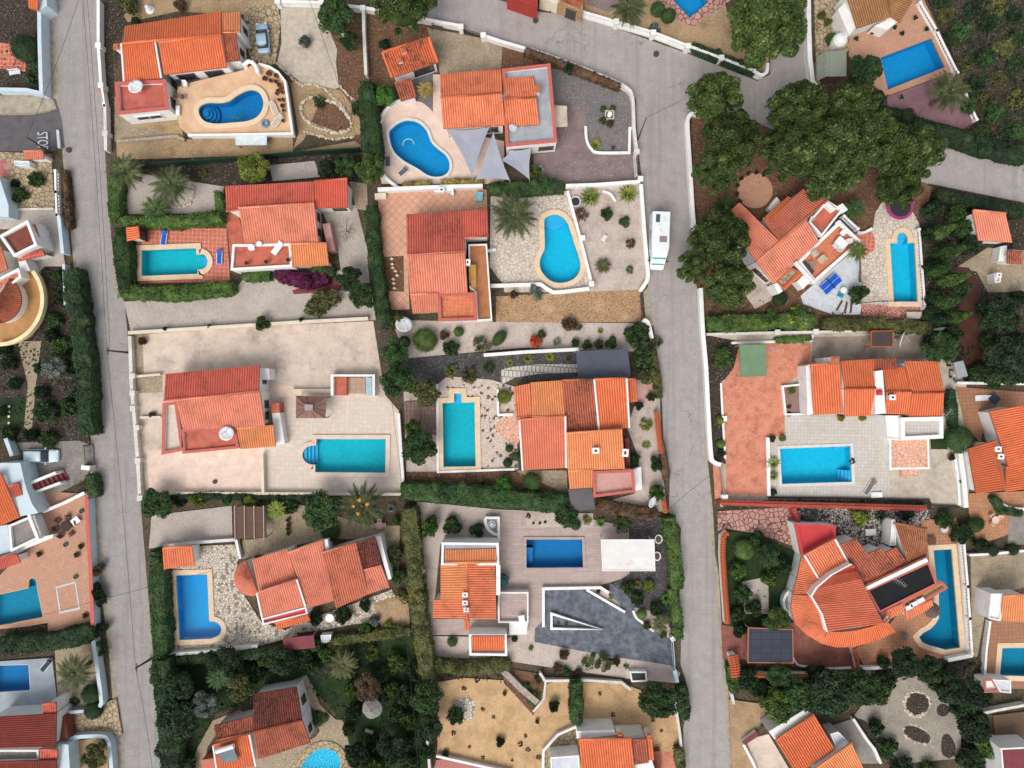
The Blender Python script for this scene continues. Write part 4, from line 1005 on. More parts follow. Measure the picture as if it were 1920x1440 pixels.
# red roofed house, left
sheet('gravel_yard', [(222,310),(420,305),(420,350),(415,400),(228,402)], gpale)
sheet('soil', [(222,300),(700,285),(700,345),(600,335),(420,350),(225,320)], dsoil)
sheet('gravel_yard', [(505,310),(590,302),(600,332),(512,340)], gpale)
sheet('flower_bed', smooth([(318,352),(335,338),(355,345),(361,365),(350,383),(328,385),(312,372)]), gpale)
sheet('terrace', [(240,426),(425,428),(432,528),(255,532)], redtile)
sheet('terrace', [(420,398),(446,398),(460,455),(470,480),(435,505),(428,440)], redfl)
sheet('gravel_yard', [(600,385),(668,385),(690,470),(690,508),(640,512),(634,470)], gpale)
sheet('driveway', [(233,566),(440,545),(470,505),(600,512),(690,500),(705,600),(480,607),(246,622)], gpale)
sheet('path', [(548,545),(600,525),(622,512),(640,520),(640,545),(600,548),(552,552)], maroon)
sheet('soil', [(655,340),(688,345),(690,395),(668,392)], gtan)
# cream courtyard, left
sheet('yard', [(252,628),(480,612),(700,602),(722,740),(748,770),(756,925),(295,925),(272,932),(262,850),(255,740)], conc)
sheet('terrace', [(275,845),(480,838),(490,760),(505,720),(720,745),(746,775),(755,922),(280,924)], concp)
sheet('terrace', [(500,745),(720,745),(746,775),(755,921),(494,922),(494,840),(520,835)], ctile)
sheet('soil', [(252,622),(268,620),(270,700),(256,706)], gtan)
sheet('yard', [(253,703),(305,700),(305,735),(256,738)], gtan)
# plot with tiled plaza, centre
sheet('terrace', [(708,358),(912,356),(914,392),(762,402),(768,580),(722,582),(716,482)], peachtile)
sheet('flower_bed', [(716,482),(757,480),(758,547),(720,546)], bsoil)
sheet('terrace', [(920,368),(1062,358),(1085,430),(1108,528),(1100,540),(1040,546),(1010,533),(945,535),(918,500)], crz)
sheet('gravel_yard', [(1062,356),(1196,345),(1206,470),(1210,520),(1196,548),(945,548),(945,538),(1012,536),(1042,548),(1102,541),(1110,530)], gpink)
sheet('driveway', [(930,556),(1070,548),(1200,543),(1206,604),(1100,604),(930,606)], crzst)
sheet('gravel_yard', [(735,600),(930,604),(1206,606),(1222,640),(1215,660),(980,652),(760,672)], gpink)
# centre house plot
sheet('soil', [(757,672),(985,656),(1085,655),(1085,712),(960,712),(760,740)], gdark)
sheet('terrace', [(820,722),(838,706),(870,708),(920,712),(965,725),(972,880),(822,886)], crzs)
sheet('gravel_yard', [(757,735),(825,720),(822,886),(762,890)], gpink)
sheet('terrace', [(757,752),(818,748),(818,815),(760,815)], tiles('worn_brown_slabs','#8a7268','#796259','#54443e',.9,.6,0,.5,.05))
sheet('path', [(940,693),(960,688),(1010,683),(1083,683),(1083,698),(1010,701),(965,708),(940,722)], tiles('white_slab_path','#cfc8bc','#c2bbae','#575250',.55,.9,4,.5,.08))
sheet('path', smooth([(930,795),(955,783),(972,790),(972,830),(945,822),(932,808)]), crzo)
sheet('yard', [(970,882),(1062,882),(1065,930),(970,930)], gtan)
sheet('gravel_yard', [(1190,712),(1236,712),(1240,860),(1250,960),(1120,945),(1190,925),(1198,860),(1175,800),(1192,755)], gpink)
sheet('path', [(1190,715),(1224,720),(1222,755),(1194,754)], plain('pink_path','#c99d95','#bb8d85',1,.85))
sheet('soil', [(762,884),(970,884),(1060,925),(1040,945),(760,915)], bsoil)
# grey deck house, bottom centre
sheet('gravel_yard', [(782,940),(935,955),(1045,960),(940,970),(935,1020),(826,1020),(812,1158),(805,1240),(800,1240)], gpink)
sheet('terrace', [(934,958),(1045,960),(1180,988),(1182,1080),(1128,1096),(1020,1105),(1016,1180),(990,1192),(950,1192),(882,1190),(810,1190),(812,1160),(932,1160)], planks)
sheet('gravel_yard', [(986,962),(1112,962),(1112,988),(988,988)], gpink)
sheet('soil', [(1178,968),(1240,970),(1262,1090),(1262,1190),(1190,1150),(1140,1100),(1180,1075)], gdark)
sheet('gravel_yard', [(808,1192),(955,1195),(1003,1176),(1003,1202),(1262,1248),(1275,1262),(1268,1280),(1180,1272),(960,1240),(800,1236)], gpink)
sheet('driveway', [(1021,1106),(1100,1104),(1172,1148),(1142,1112),(1143,1092),(1168,1110),(1190,1130),(1187,1145),(1204,1165),(1230,1182),(1262,1197),(1268,1248),(1130,1228),(1002,1203),(1003,1178),(1021,1160)], stampd)
sheet('flower_bed', [(1100,1104),(1128,1104),(1158,1128),(1170,1147),(1172,1150)], gpink)
sheet('flower_bed', smooth([(1188,1140),(1230,1150),(1258,1180),(1256,1195),(1225,1180),(1200,1165)]), gpink)
# conical roof house, lower left
sheet('gravel_yard', [(285,966),(435,948),(437,1012),(280,1028)], gpale)
sheet('gravel_yard', [(437,960),(560,945),(690,985),(750,985),(748,1090),(700,1010),(605,1010),(455,1048),(455,1012),(500,1008)], gtan)
sheet('terrace', [(305,1065),(362,1060),(362,1024),(450,1020),(442,1090),(490,1165),(560,1190),(480,1213),(316,1228)], crzb)
sheet('terrace', [(565,1165),(640,1140),(735,1105),(748,1130),(735,1165),(660,1170),(610,1180),(520,1190)], crzb)
sheet('soil', [(700,1130),(765,1110),(770,1190),(720,1190)], dsand)
sheet('lawn', [(285,1232),(480,1214),(770,1185),(805,1250),(800,1460),(660,1460),(640,1350),(590,1290),(560,1270),(400,1340),(360,1460),(306,1460)], grass)
sheet('path', [(350,1460),(372,1400),(400,1350),(450,1330),(460,1336),(410,1370),(390,1400),(378,1460)], gtan)
sheet('path', [(540,1278),(575,1265),(590,1290),(600,1320),(630,1348),(645,1350),(642,1400),(560,1400),(585,1390),(600,1370),(590,1330)], gtan)
sheet('terrace', [(470,1410),(585,1385),(640,1350),(648,1365),(680,1500),(440,1500)], gtan)
# sandy plot, bottom
sheet('yard', [(822,1278),(870,1270),(945,1275),(1010,1285),(1040,1278),(1165,1280),(1272,1320),(1278,1460),(1236,1460),(1030,1460),(860,1425),(820,1420)], sand)
sheet('flower_bed', [(940,1250),(1010,1262),(1022,1280),(1012,1322),(1000,1340),(945,1280)], bsoil)
sheet('stone_paving', [(846,1315),(880,1305),(893,1318),(885,1350),(850,1350)], crzb)
sheet('terrace', [(818,1424),(855,1418),(960,1440),(960,1460),(810,1460)], tiles('pink_tiles','#b4766e','#a8695f','#9a5c54',.5,.5,20,mort=.03))
sheet('terrace', [(1043,1368),(1082,1366),(1082,1460),(1020,1460),(1020,1410)], crzt)
sheet('driveway', [(1236,1408),(1268,1408),(1268,1460),(1234,1460)], terrac)
# pine plot villa, right
sheet('soil', [(1296,215),(1420,232),(1560,290),(1740,347),(1760,360),(1740,620),(1320,620),(1300,500)], bsoil)
sheet('terrace', [tuple(p) for p in arc(1415,358,33,0,360,24)[:-1]], otile)
sheet('terrace', [(1398,555),(1420,500),(1450,535),(1450,560),(1415,580)], gpink)
sheet('terrace', [(1500,555),(1540,520),(1600,470),(1625,480),(1612,590),(1560,590),(1505,570)], plain('white_chippings','#c9cdd0','#b5b9bc',3,.9,stain='#9a9da0',ss=1,amt=.4,fine=.2))
sheet('terrace', [(1605,435),(1635,432),(1640,400),(1655,375),(1700,380),(1722,420),(1734,578),(1616,590),(1612,500)], crz)
sheet('terrace', [(1602,435),(1632,432),(1640,450),(1638,470),(1620,480),(1600,462)], redtile)
sheet('terrace', [(1612,570),(1740,575),(1742,600),(1620,605)], crazy('red_crazy_paving','#a5594a','#934a3d','#c4a08f',.5,.08))
sheet('soil', [(1740,345),(1940,385),(1940,400),(1760,362)], dsoil)
sheet('soil', [(1720,395),(1760,360),(1830,395),(1920,395),(1920,700),(1760,720),(1740,600)], dsoil)
sheet('yard', [(1795,500),(1850,465),(1920,470),(1920,548),(1850,548),(1830,510)], gtan)
sheet('soil', [(1785,500),(1815,502),(1838,540),(1830,580),(1842,660),(1815,720),(1800,650)], plain('red_earth','#52332a','#432a22',1,.95,fine=.3))
# terracotta forecourt, right
sheet('yard', [(1318,625),(1740,620),(1810,720),(1815,950),(1350,950)], concb)
sheet('soil', [(1322,628),(1385,640),(1382,700),(1352,715),(1360,870),(1332,860)], dsoil)
sheet('terrace', [(1386,645),(1520,643),(1517,690),(1470,722),(1470,815),(1442,820),(1442,928),(1361,926),(1360,860),(1356,780),(1352,720),(1375,690)], terrac)
sheet('driveway', [(1336,870),(1352,870),(1360,930),(1340,935)], terrac)
sheet('yard', [(1522,632),(1735,628),(1740,672),(1520,680)], plain('stained_yard','#9b8e80','#877a6d',1,.9,stain='#5d534a',ss=.3,amt=.7,fine=.2))
sheet('terrace', [(1440,820),(1472,818),(1472,780),(1665,780),(1670,935),(1440,935)], wtile)
sheet('terrace', [(1665,880),(1680,890),(1800,850),(1798,948),(1668,935)], concb)
sheet('lawn', [(1742,818),(1775,815),(1775,842),(1744,842)], grass)
sheet('soil', [(1352,945),(1745,940),(1745,955),(1360,955)], dsoil)
# curved villa, lower right
sheet('driveway', [(1345,958),(1490,950),(1490,985),(1505,1030),(1420,1000),(1362,990),(1345,995)], crzp)
sheet('lawn', [(1360,995),(1420,1002),(1500,1040),(1480,1150),(1470,1200),(1400,1200),(1362,1180)], grass)
sheet('gravel_yard', [(1390,1090),(1440,1080),(1440,1150),(1395,1150)], gpale)
sheet('driveway', [(1352,1170),(1400,1180),(1490,1165),(1610,1215),(1610,1255),(1500,1250),(1400,1235),(1355,1235)], plain('red_brown_paving','#8e5c50','#7d4d42',1.2,.85,stain='#5a352d',ss=.7,amt=.6,fine=.3))
sheet('gravel_yard', [(1490,950),(1740,955),(1745,1000),(1690,1030),(1650,1080),(1590,1040),(1565,985),(1500,982)], crazy('black_white_stones','#c9c2b6','#9d968b','#3c3833',.5,.1,spots='#4c4742'))
sheet('terrace', [(1725,975),(1790,970),(1805,1010),(1825,1225),(1745,1235),(1620,1250),(1600,1215),(1640,1200),(1700,1130),(1745,1090),(1735,1040)], brickp)
sheet('yard', [(1645,1280),(1700,1265),(1765,1270),(1800,1330),(1800,1420),(1690,1430),(1640,1380),(1600,1340)], gravel('dull_gravel','#a0978a','#887f72',.16,stain='#665c4d',amt=.5))
for q in ([(1718,1318),22],[(1766,1330),12]): sheet('flower_bed', arc(q[0][0],q[0][1],q[1],0,360,20)[:-1], dsoil)
for q in ([(1695,1362),(1712,1360),(1740,1376),(1738,1392),(1715,1388),(1696,1376)],[(1765,1380),(1778,1376),(1790,1400),(1780,1420),(1764,1410)],[(1602,1350),(1620,1350),(1638,1375),(1625,1395),(1605,1385)]): sheet('flower_bed', smooth(q), dsoil)
sheet('terrace', [(1395,1395),(1420,1380),(1440,1375),(1490,1460),(1420,1460)], conc)
sheet('yard', [(1366,1310),(1440,1320),(1430,1350),(1400,1390),(1420,1460),(1372,1460)], dsand)
sheet('terrace', [(1440,1305),(1500,1295),(1515,1330),(1455,1365)], concg)
sheet('terrace', [(1555,1360),(1600,1345),(1640,1400),(1650,1430),(1610,1430)], concg)
# right edge
sheet('terrace', [(1790,725),(1920,735),(1920,765),(1850,770),(1836,830),(1808,800)], otile2)
sheet('terrace', [(1812,925),(1920,920),(1920,985),(1880,1005),(1830,1020),(1815,960)], brickp)
sheet('yard', [(1890,965),(1920,960),(1920,1020),(1888,1020)], concg)
sheet('yard', [(1818,1040),(1920,1030),(1920,1100),(1850,1120),(1830,1230),(1820,1230)], gtan)
sheet('terrace', [(1856,1160),(1950,1160),(1950,1290),(1845,1290)], otile2)
sheet('terrace', [(1860,1340),(1940,1330),(1940,1400),(1866,1404)], plain('brown_flat_slab','#6f5a48','#655040',1,.9,fine=.25))
# top right
sheet('yard', [(1525,0),(1590,0),(1590,95),(1530,165)], crzt)
sheet('terrace', [(1592,45),(1725,-10),(1793,133),(1665,180),(1640,165),(1590,105)], otile)
sheet('terrace', [(1662,182),(1793,135),(1832,225),(1805,243),(1660,207)], plain('mauve_patio','#85646a','#77585e',.8,.85,stain='#5a4247',ss=.4,amt=.6,fine=.2))
sheet('soil', [(1730,-20),(1940,-20),(1940,300),(1840,270),(1835,220)], dsoil)
sheet('soil', [(1095,-60),(1340,-60),(1372,60),(1440,60),(1440,140),(1280,90),(1095,22)], dsand)
sheet('terrace', [(1225,-60),(1345,-60),(1372,0),(1300,52),(1280,45),(1238,8)], crzp)
sheet('courtyard', [(1100,-20),(1165,-20),(1180,10),(1140,25),(1100,10)], mauve)
# left edge
sheet('soil', [(-20,-20),(75,-20),(78,170),(-20,170)], dsoil)
sheet('path', [(-20,78),(20,84),(52,118),(50,136),(-20,128)], redtile)
sheet('pavement', [(-20,180),(85,180),(104,190),(108,205),(75,212),(-20,216)], pave)
sheet('yard', [(-20,285),(98,290),(105,390),(20,392),(-20,300)], crzt)
sheet('path', [(-20,300),(20,302),(22,338),(-20,336)], tiles('chequered_tiles','#a8605a','#c2a79c','#8c6a62',.7,.7,0,.5,.02))
sheet('yard', [(-20,395),(110,390),(122,480),(100,500),(60,430),(-20,430)], gpale)
sheet('yard', [(40,470),(120,470),(125,500),(85,500),(60,530)], gpale)
sheet('lawn', [(-20,650),(60,640),(100,560),(85,505),(130,500),(160,720),(170,830),(-20,830)], dsoil)
sheet('lawn', [(-20,745),(52,745),(54,800),(-20,800)], grass)
sheet('path', [(35,640),(80,640),(70,720),(62,810),(48,800),(55,720)], gtan)
sheet('driveway', [(35,830),(150,826),(176,835),(178,868),(160,900),(100,930),(65,930),(60,880)], concg)
sheet('terrace', [(65,920),(160,925),(172,1000),(182,1180),(92,1192),(92,1165),(-20,1190),(-20,1100),(40,1040)], otile)
sheet('soil', [(-20,1180),(90,1170),(92,1190),(182,1180),(185,1205),(-20,1240)], dsoil)
sheet('terrace', [(-20,1240),(100,1232),(112,1330),(-20,1350)], plain('pale_grey_deck','#9aa3a8','#8d969b',.8,.8,stain='#787f84',ss=.6,amt=.4,fine=.12))
sheet('gravel_yard', [(105,1210),(180,1205),(186,1300),(165,1330),(112,1330)], gtan)
sheet('driveway', [(125,1335),(165,1330),(220,1308),(231,1375),(150,1374),(128,1385)], crzt)
sheet('yard', [(130,1390),(190,1380),(205,1400),(206,1460),(140,1460)], dsand)
make_pools()
# ------------------------------------------------------------ houses
# raised pool terrace of the top left villa
t = thing('raised_terrace', 'white walled raised terrace carrying the bean-shaped pool', 'terrace', P(440,190))
to = [(333,160),(455,131),(470,122),(484,119),(505,125),(521,135),(534,152),(548,250),(440,252),(352,253),(336,240),(328,200)]
o_ = ccw([tuple(p[:2]) for p in PL(to, 1.5)]); pl = [q for q in POOLS if q[6] > 0][0][1]
m = MB(); n = len(o_); m.add([(q[0],q[1],0) for q in o_] + [(q[0],q[1],1.46) for q in o_], [(i,(i+1)%n,n+(i+1)%n,n+i) for i in range(n)]); m.build('terrace_wall', WHITE, t)
vs, fs = cdt([offset(o_, -.05), pl]); m = MB(); m.add([(v.x,v.y,1.5) for v in vs], [tuple(f) if area2([vs[i] for i in f]) > 0 else tuple(f)[::-1] for f in fs])
m.build('terrace_floor', plain('sand_coloured_terrace','#d3b08f','#c6a282',.8,.85,stain='#a58360',ss=.5,amt=.5,fine=.12), t)
m = MB(); e_ = PL([(484,119),(505,125),(521,135),(534,152),(548,250),(440,252),(352,253)], 1.95); m.ribbon(e_, .3, 1.4, 1.95); m.build('parapet', WHITE, t)

h = House('villa', 'white villa with bright orange roofs and square red roof terrace at the top left', 340, 120)
h.roof([(234,49),(414,21),(415,65),(230,82)], 3.4, 4.8, ror); h.roof([(307,140),(425,126),(414,65),(297,80)], 3.3, 4.8, ror)
h.roof([(233,153),(303,147),(291,74),(228,82)], 3.2, 4.6, ror, verge='white_stucco')
h.roof([(415,25),(451,22),(451,60),(415,61)], 3.3, 4.3, ryo); h.roof([(424,116),(450,113),(441,60),(415,61)], 3.2, 4.3, rmo)
h.flat([(216,155),(310,150),(316,205),(221,215)], 2.9, plain('stained_red_terrace','#b9665a','#a9574c',.9,.85,stain='#75403a',ss=.5,amt=.6,fine=.2), .45, .35, cap=REDT)
for i, t_ in ((1,.25),(1,.72)): h.win(i, 0, t_, 1.5, 2.2, 1.5)
h.win('f0', 0, .5, 1.7, 3.2, 1.1, WHITE); h.win('f0', 1, .35, 1.6, 1.3, 1.5); h.win(3, 1, .5, 1.7, .7, 1.2); h.win(4, 1, .5, 1.7, .7, 1.2)
h.chimney(220, 88, 3.4, .7, .9, TERRA); h.done()

h = House('villa', 'white villa with orange double-pitched roof and grey flat roof above the shade sails', 920, 195)
h.roof([(824,139),(940,129),(942,174),(826,183)], 3.6, 4.9, rbr); h.roof([(831,241),(947,235),(942,174),(826,183)], 3.5, 4.9, rbr)
h.flat([(942,130),(1031,120),(1044,266),(949,275)], 3.3, flatg, .45, .3, cap=REDT)
h.roof([(942,147),(1001,143),(1006,183),(944,185)], 3.7, 4.3, rbr, walls=False); h.roof([(950,237),(1012,234),(1006,183),(944,185)], 3.6, 4.3, rbr, walls=False)
h.block([(945,150),(1000,147),(1009,231),(950,233)], 3.55, WHITE, zb=3.3)
h.chimney(1008, 167, 3.3, .8, 1.2, TERRA, 1.5); h.win('f0', 0, .3, 1.8, 1.6, 1.0); h.win('f0', 0, .8, 1.8, 1.8, 1.1); h.win(1, 0, .8, 1.6, 1.6, 1.6)
h.block([(1037,198),(1063,199),(1064,237),(1040,238)], 2.3, conc, 'porch_roof', 2.15); h.done()
h = House('garage', 'small garage with stained single-pitched orange roof and two roof vents', 770, 108, 'garage')
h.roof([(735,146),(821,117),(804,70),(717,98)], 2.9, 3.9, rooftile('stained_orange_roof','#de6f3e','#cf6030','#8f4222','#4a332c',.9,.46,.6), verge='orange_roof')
h.roof([(751,190),(781,181),(772,149),(740,156)], 2.3, 2.7, rmo)
h.chimney(757, 95, 3.3, .55, .7, TERRA, .3); h.chimney(750, 113, 3.1, .55, .7, TERRA, .3); h.win(0, 0, .7, 1.4, 2.6, 1.5, DARK); h.done()

h = House('villa', 'red roofed villa with magenta bougainvillea along its front', 540, 420)
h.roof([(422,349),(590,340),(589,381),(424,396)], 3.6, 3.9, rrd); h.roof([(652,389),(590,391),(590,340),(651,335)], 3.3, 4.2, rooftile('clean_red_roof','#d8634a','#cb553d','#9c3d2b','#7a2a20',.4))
h.roof([(459,457),(597,455),(589,381),(447,390)], 3.0, 4.2, rsa); h.roof([(547,501),(617,498),(612,456),(544,457)], 2.7, 3.1, ryo)
h.flat([(436,458),(545,456),(548,500),(432,507)], 2.6, redfl, .35, .3)
h.win(1, 1, .5, 1.6, 1.0, 1.0); h.win(1, 0, .3, 1.6, 1.6, 1.1); h.win(2, 1, .3, 1.6, .8, 1.0); h.win(2, 1, .75, 1.6, 1.0, 1.2); h.win(3, 1, .5, 1.3, 1.8, 1.8, REDP)
h.block([(604,420),(618,418),(628,470),(616,472)], 1.6, pinkfl, 'side_terrace'); h.done()
h = House('pool_house', 'tiny pool house with orange pitched roof beside the turquoise pool', 250, 440, 'pool house')
h.roof([(238,452),(236,426),(259,424),(261,447)], 2.3, 2.8, ror); h.win(0, 2, .5, 1.2, 1.3, 1.6, DARK); h.done()

h = House('villa', 'villa with dark stained red roof and tiled roof terrace beside the pear-shaped pool', 840, 490)
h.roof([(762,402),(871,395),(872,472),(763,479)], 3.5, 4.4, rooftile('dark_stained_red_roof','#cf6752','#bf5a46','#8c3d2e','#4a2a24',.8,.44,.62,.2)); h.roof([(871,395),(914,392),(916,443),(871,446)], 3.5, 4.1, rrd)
h.roof([(769,552),(877,549),(872,471),(763,479)], 3.2, 4.4, rsa); h.roof([(774,588),(822,585),(822,550),(769,552)], 2.9, 3.25, rsa)
h.flat([(821,551),(891,549),(894,600),(823,602)], 2.6, tiles('roof_terrace_tiles','#d9825c','#cd744f','#a5573c',.5,.5,3,mort=.03,stain='#4c2c22',amt=.8,ss=.35), .4, .3, cap=REDT)
h.flat([(878,458),(913,457),(923,600),(894,602),(891,548),(880,540)], 1.9, ochre, .3, .2)
h.stairs([(880,547),(893,547),(893,497),(880,497)], 9, 1.95, 2.7, plain('ochre_steps','#b98a4c','#a97a3f',2,.8))
h.chimney(877, 492, 3.0, .6, .8, None, 1.5); h.win(1, 0, .7, 2.9, .9, .6); h.done()

h = House('villa', 'red roofed villa with round white dish on its terrace in the cream courtyard', 410, 770)
h.roof([(310,701),(487,685),(485,734),(307,751)], 3.6, 4.6, rrd); h.roof([(343,806),(497,799),(487,733),(330,750)], 3.1, 4.6, rsa); h.roof([(450,842),(517,837),(513,798),(443,803)], 2.6, 3.0, ryo)
h.flat([(306,756),(332,753),(343,836),(340,845),(304,852)], 2.4, ctile, .45, .3, cap=REDT); h.flat([(341,806),(441,800),(448,840),(343,850)], 2.55, redfl, .3, .25, cap=REDT)
h.block([(489,690),(504,691),(506,712),(490,712)], 2.4, WHITE); h.block([(508,760),(523,762),(534,832),(517,834)], 1.6, WHITE, 'side_terrace'); h.block([(508,757),(523,755),(524,774),(508,775)], 1.9, redfl, 'porch_roof')
h.win(0, 1, .5, 1.7, 1.0, 1.1); h.win(1, 1, .25, 1.7, .9, 1.1); h.win(1, 1, .6, 1.7, .9, 1.2); h.done()

h = House('villa', 'many-roofed orange villa with pink terrace beside the slate canopy, centre', 1080, 810)
h.roof([(963,725),(994,719),(998,781),(967,784)], 3.4, 3.8, rbr); h.roof([(995,717),(1054,713),(1060,781),(998,782)], 3.5, 4.0, ryo)
h.roof([(1062,811),(1122,806),(1112,711),(1054,713)], 3.3, 4.4, rmo); h.roof([(1123,806),(1180,802),(1175,709),(1114,711)], 3.3, 4.5, ror, verge='white_stucco'); h.roof([(1178,755),(1196,753),(1192,711),(1175,711)], 3.0, 3.3, ror)
h.roof([(980,882),(1062,877),(1060,780),(974,787)], 3.0, 4.1, rooftile('even_salmon_roof','#e08160','#d77654','#a9573e'), verge='white_stucco')
h.roof([(1065,883),(1172,879),(1167,805),(1062,812)], 3.1, 4.3, ryo); h.roof([(1068,917),(1112,914),(1112,880),(1065,883)], 2.8, 3.05, ryo)
h.flat([(1112,884),(1187,881),(1191,922),(1113,932)], 2.5, pinkfl, .4, .25, cap=REDT)
h.chimney(1117, 845, 3.9, .7, .5); h.chimney(1172, 849, 2.8, .8, 1.0, None, 1.5)
h.stairs([(1175,882),(1184,882),(1177,820),(1170,822)], 8, 1.0, 2.4, maroon); h.block([(1188,880),(1202,875),(1204,918),(1192,920)], 1.4, WHITE, 'side_terrace'); h.done()

h = House('villa', 'villa with two-way orange roof and white parapets on the grey plank deck', 875, 1110)
h.flat([(828,1017),(935,1018),(936,1060),(827,1060)], 3.5, flatg, .3, .3)
h.roof([(834,1031),(931,1029),(931,1053),(834,1055)], 3.65, 4.1, ryo, walls=False)
h.roof([(826,1124),(826,1056),(875,1054),(875,1124)], 3.3, 4.1, ryo); h.roof([(812,1159),(813,1124),(875,1124),(876,1160)], 3.1, 4.1, rbr); h.roof([(928,1054),(931,1161),(876,1161),(875,1054)], 3.3, 4.1, rbr, ridge=True)
h.roof([(871,1181),(881,1181),(881,1163),(870,1163)], 2.9, 3.3, ror, walls=False); h.chimney(872, 1115, 3.9, .5, .5); h.chimney(872, 1130, 3.9, .5, .5); h.chimney(874, 1143, 3.9, .45, .6)
h.block([(930,1060),(938,1060),(938,1116),(930,1116)], 3.2, WHITE); h.done()
h = House('garden_building', 'small white annex with a tiled roof inside a white parapet', 915, 1205, 'annex')
h.flat([(879,1189),(950,1189),(951,1230),(880,1229)], 2.3, flatg, .45, .3); h.roof([(884,1220),(946,1220),(946,1193),(884,1193)], 2.45, 2.95, ror, walls=False, ridge=False); h.done()
h = House('terrace_block', 'low white walled deck terrace between plank deck and slate driveway', 960, 1150, 'terrace')
h.flat([(934,1110),(991,1110),(991,1168),(934,1168)], 1.0, planks, .5, .2); h.block([(955,1168),(990,1168),(987,1190),(955,1190)], 1.3, WHITE); h.done()

h = House('villa', 'orange roofed villa with a conical round roof at its left end', 600, 1095)
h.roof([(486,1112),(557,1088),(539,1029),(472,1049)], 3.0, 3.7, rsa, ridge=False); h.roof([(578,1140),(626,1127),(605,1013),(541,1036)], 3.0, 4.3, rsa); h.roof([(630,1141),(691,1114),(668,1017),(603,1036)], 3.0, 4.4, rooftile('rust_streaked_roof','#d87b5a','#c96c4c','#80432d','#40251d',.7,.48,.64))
h.roof([(673,1071),(715,1060),(703,1007),(668,1018)], 3.2, 4.2, rmd); h.roof([(690,1114),(731,1101),(715,1060),(673,1071)], 3.0, 3.25, rsa)
h.fan(473, 1083, 35, 110, 290, 2.8, 3.5, rsa, 9)
h.roof([(492,1158),(573,1136),(557,1086),(482,1111)], 3.1, 4.0, rsa, verge='white_stucco'); h.flat([(490,1160),(574,1138),(577,1152),(493,1172)], 2.4, REDP, .3, .2)
h.roof([(519,1181),(582,1164),(577,1152),(516,1168)], 2.2, 2.6, ror, walls=False)
h.block([(606,1012),(614,1011),(617,1030),(609,1032)], 3.9, WHITE, 'chimney', 3.0); h.block([(704,1006),(713,1006),(734,1085),(728,1088)], 2.8, WHITE); h.done()
h = House('pool_house', 'small square orange-tiled pool house at the hedge by the crazy paving', 335, 1045, 'pool house')
h.roof([(310,1067),(364,1061),(359,1024),(307,1027)], 2.4, 2.9, rbr, verge='orange_roof'); h.done()

h = House('house', 'dark mossy roofed house with rooftop solar heater at the bottom', 500, 1360)
h.roof([(474,1302),(556,1288),(566,1349),(475,1372)], 3.4, 4.4, rmd); h.roof([(401,1361),(474,1342),(475,1372),(405,1388)], 3.0, 3.4, rmo); h.roof([(483,1424),(582,1393),(566,1349),(475,1372)], 3.2, 4.4, rmo)
h.roof([(408,1450),(480,1436),(468,1376),(400,1397)], 2.8, 3.3, ror, verge='white_stucco'); h.block([(378,1425),(410,1420),(412,1450),(380,1455)], 1.8, rsa, 'porch_roof'); h.win(0, 1, .6, 1.7, .9, 1.3); h.win(2, 1, .3, 1.7, .8, 1.0); h.done()

h = House('house', 'white house with bright red-orange roof cut by the bottom edge', 1150, 1410)
h.roof([(1093,1462),(1192,1458),(1184,1384),(1085,1386)], 3.2, 4.1, ror); h.roof([(1192,1434),(1217,1430),(1212,1385),(1184,1387)], 3.0, 3.5, rmo); h.roof([(1217,1426),(1227,1425),(1223,1385),(1213,1385)], 2.8, 3.1, ror)
h.block([(1082,1371),(1152,1369),(1156,1378),(1085,1386)], 3.3, WHITE); h.block([(1160,1380),(1208,1377),(1210,1385),(1160,1388)], 2.8, WHITE); h.flat([(1032,1420),(1086,1416),(1088,1462),(1034,1462)], 2.6, plain('white_roof','#c9cdd2',None,1,.8), .2, .2)
h.block([(1190,1434),(1222,1424),(1234,1462),(1150,1462),(1150,1438)], 2.4, WHITE); h.block([(1224,1410),(1238,1408),(1240,1460),(1226,1460)], 1.2, dredfl, 'side_terrace'); h.chimney(1162, 1377, 2.8, .7, .9, TERRA); h.chimney(1216, 1378, 2.4, .6, .9, TERRA); h.done()

h = House('villa', 'salmon roofed villa set at an angle with furnished roof terrace under the pines', 1490, 455)
h.roof([(1360,403),(1387,379),(1462,452),(1418,491)][0:1] + [(1387,379),(1462,452),(1418,491)], [3.2,3.2,4.7,4.7], 0, rsa)
h.roof([(1440,413),(1507,353),(1552,374),(1462,452)], [3.2,3.2,4.7,4.7], 0, rooftile('worn_salmon_roof','#d97d61','#cb6d52','#954c37','#5a2d23',.6,.5,.66)); h.roof([(1430,408),(1440,413),(1462,452),(1448,438)], [3.1,3.2,4.7,4.0], 0, rsa, ridge=False)
h.roof([(1432,408),(1478,367),(1485,371),(1440,413)], [2.8,2.8,3.3,3.3], 0, ror, ridge=False)
h.roof([(1450,532),(1537,453),(1512,412),(1462,452)][:1] + [(1537,453),(1512,412),(1418,491)], 3.0, 4.7, rsa)
h.flat([(1516,416),(1551,375),(1581,393),(1541,444)], 3.0, redfl, .5, .25); h.flat([(1496,491),(1541,446),(1575,414),(1614,454),(1527,530)], 2.6, plain('orange_roof_terrace','#c77a5a','#bb6e4e',.9,.8,stain='#8a4326',ss=.6,amt=.4,fine=.15), .35, .3, cap=WHITE)
h.flat([(1454,527),(1483,502),(1499,511),(1469,541)], 2.5, crzt, .2, .15, cap=ror); h.roof([(1471,544),(1506,514),(1499,509),(1465,538)], 2.3, 2.6, ror, walls=False, ridge=False)
h.bal([(1573,416),(1612,452)], 2.95, .6); h.bal([(1493,493),(1526,529)], 2.95, .6); h.bal([(1583,405),(1609,429)], 1.6, .9)
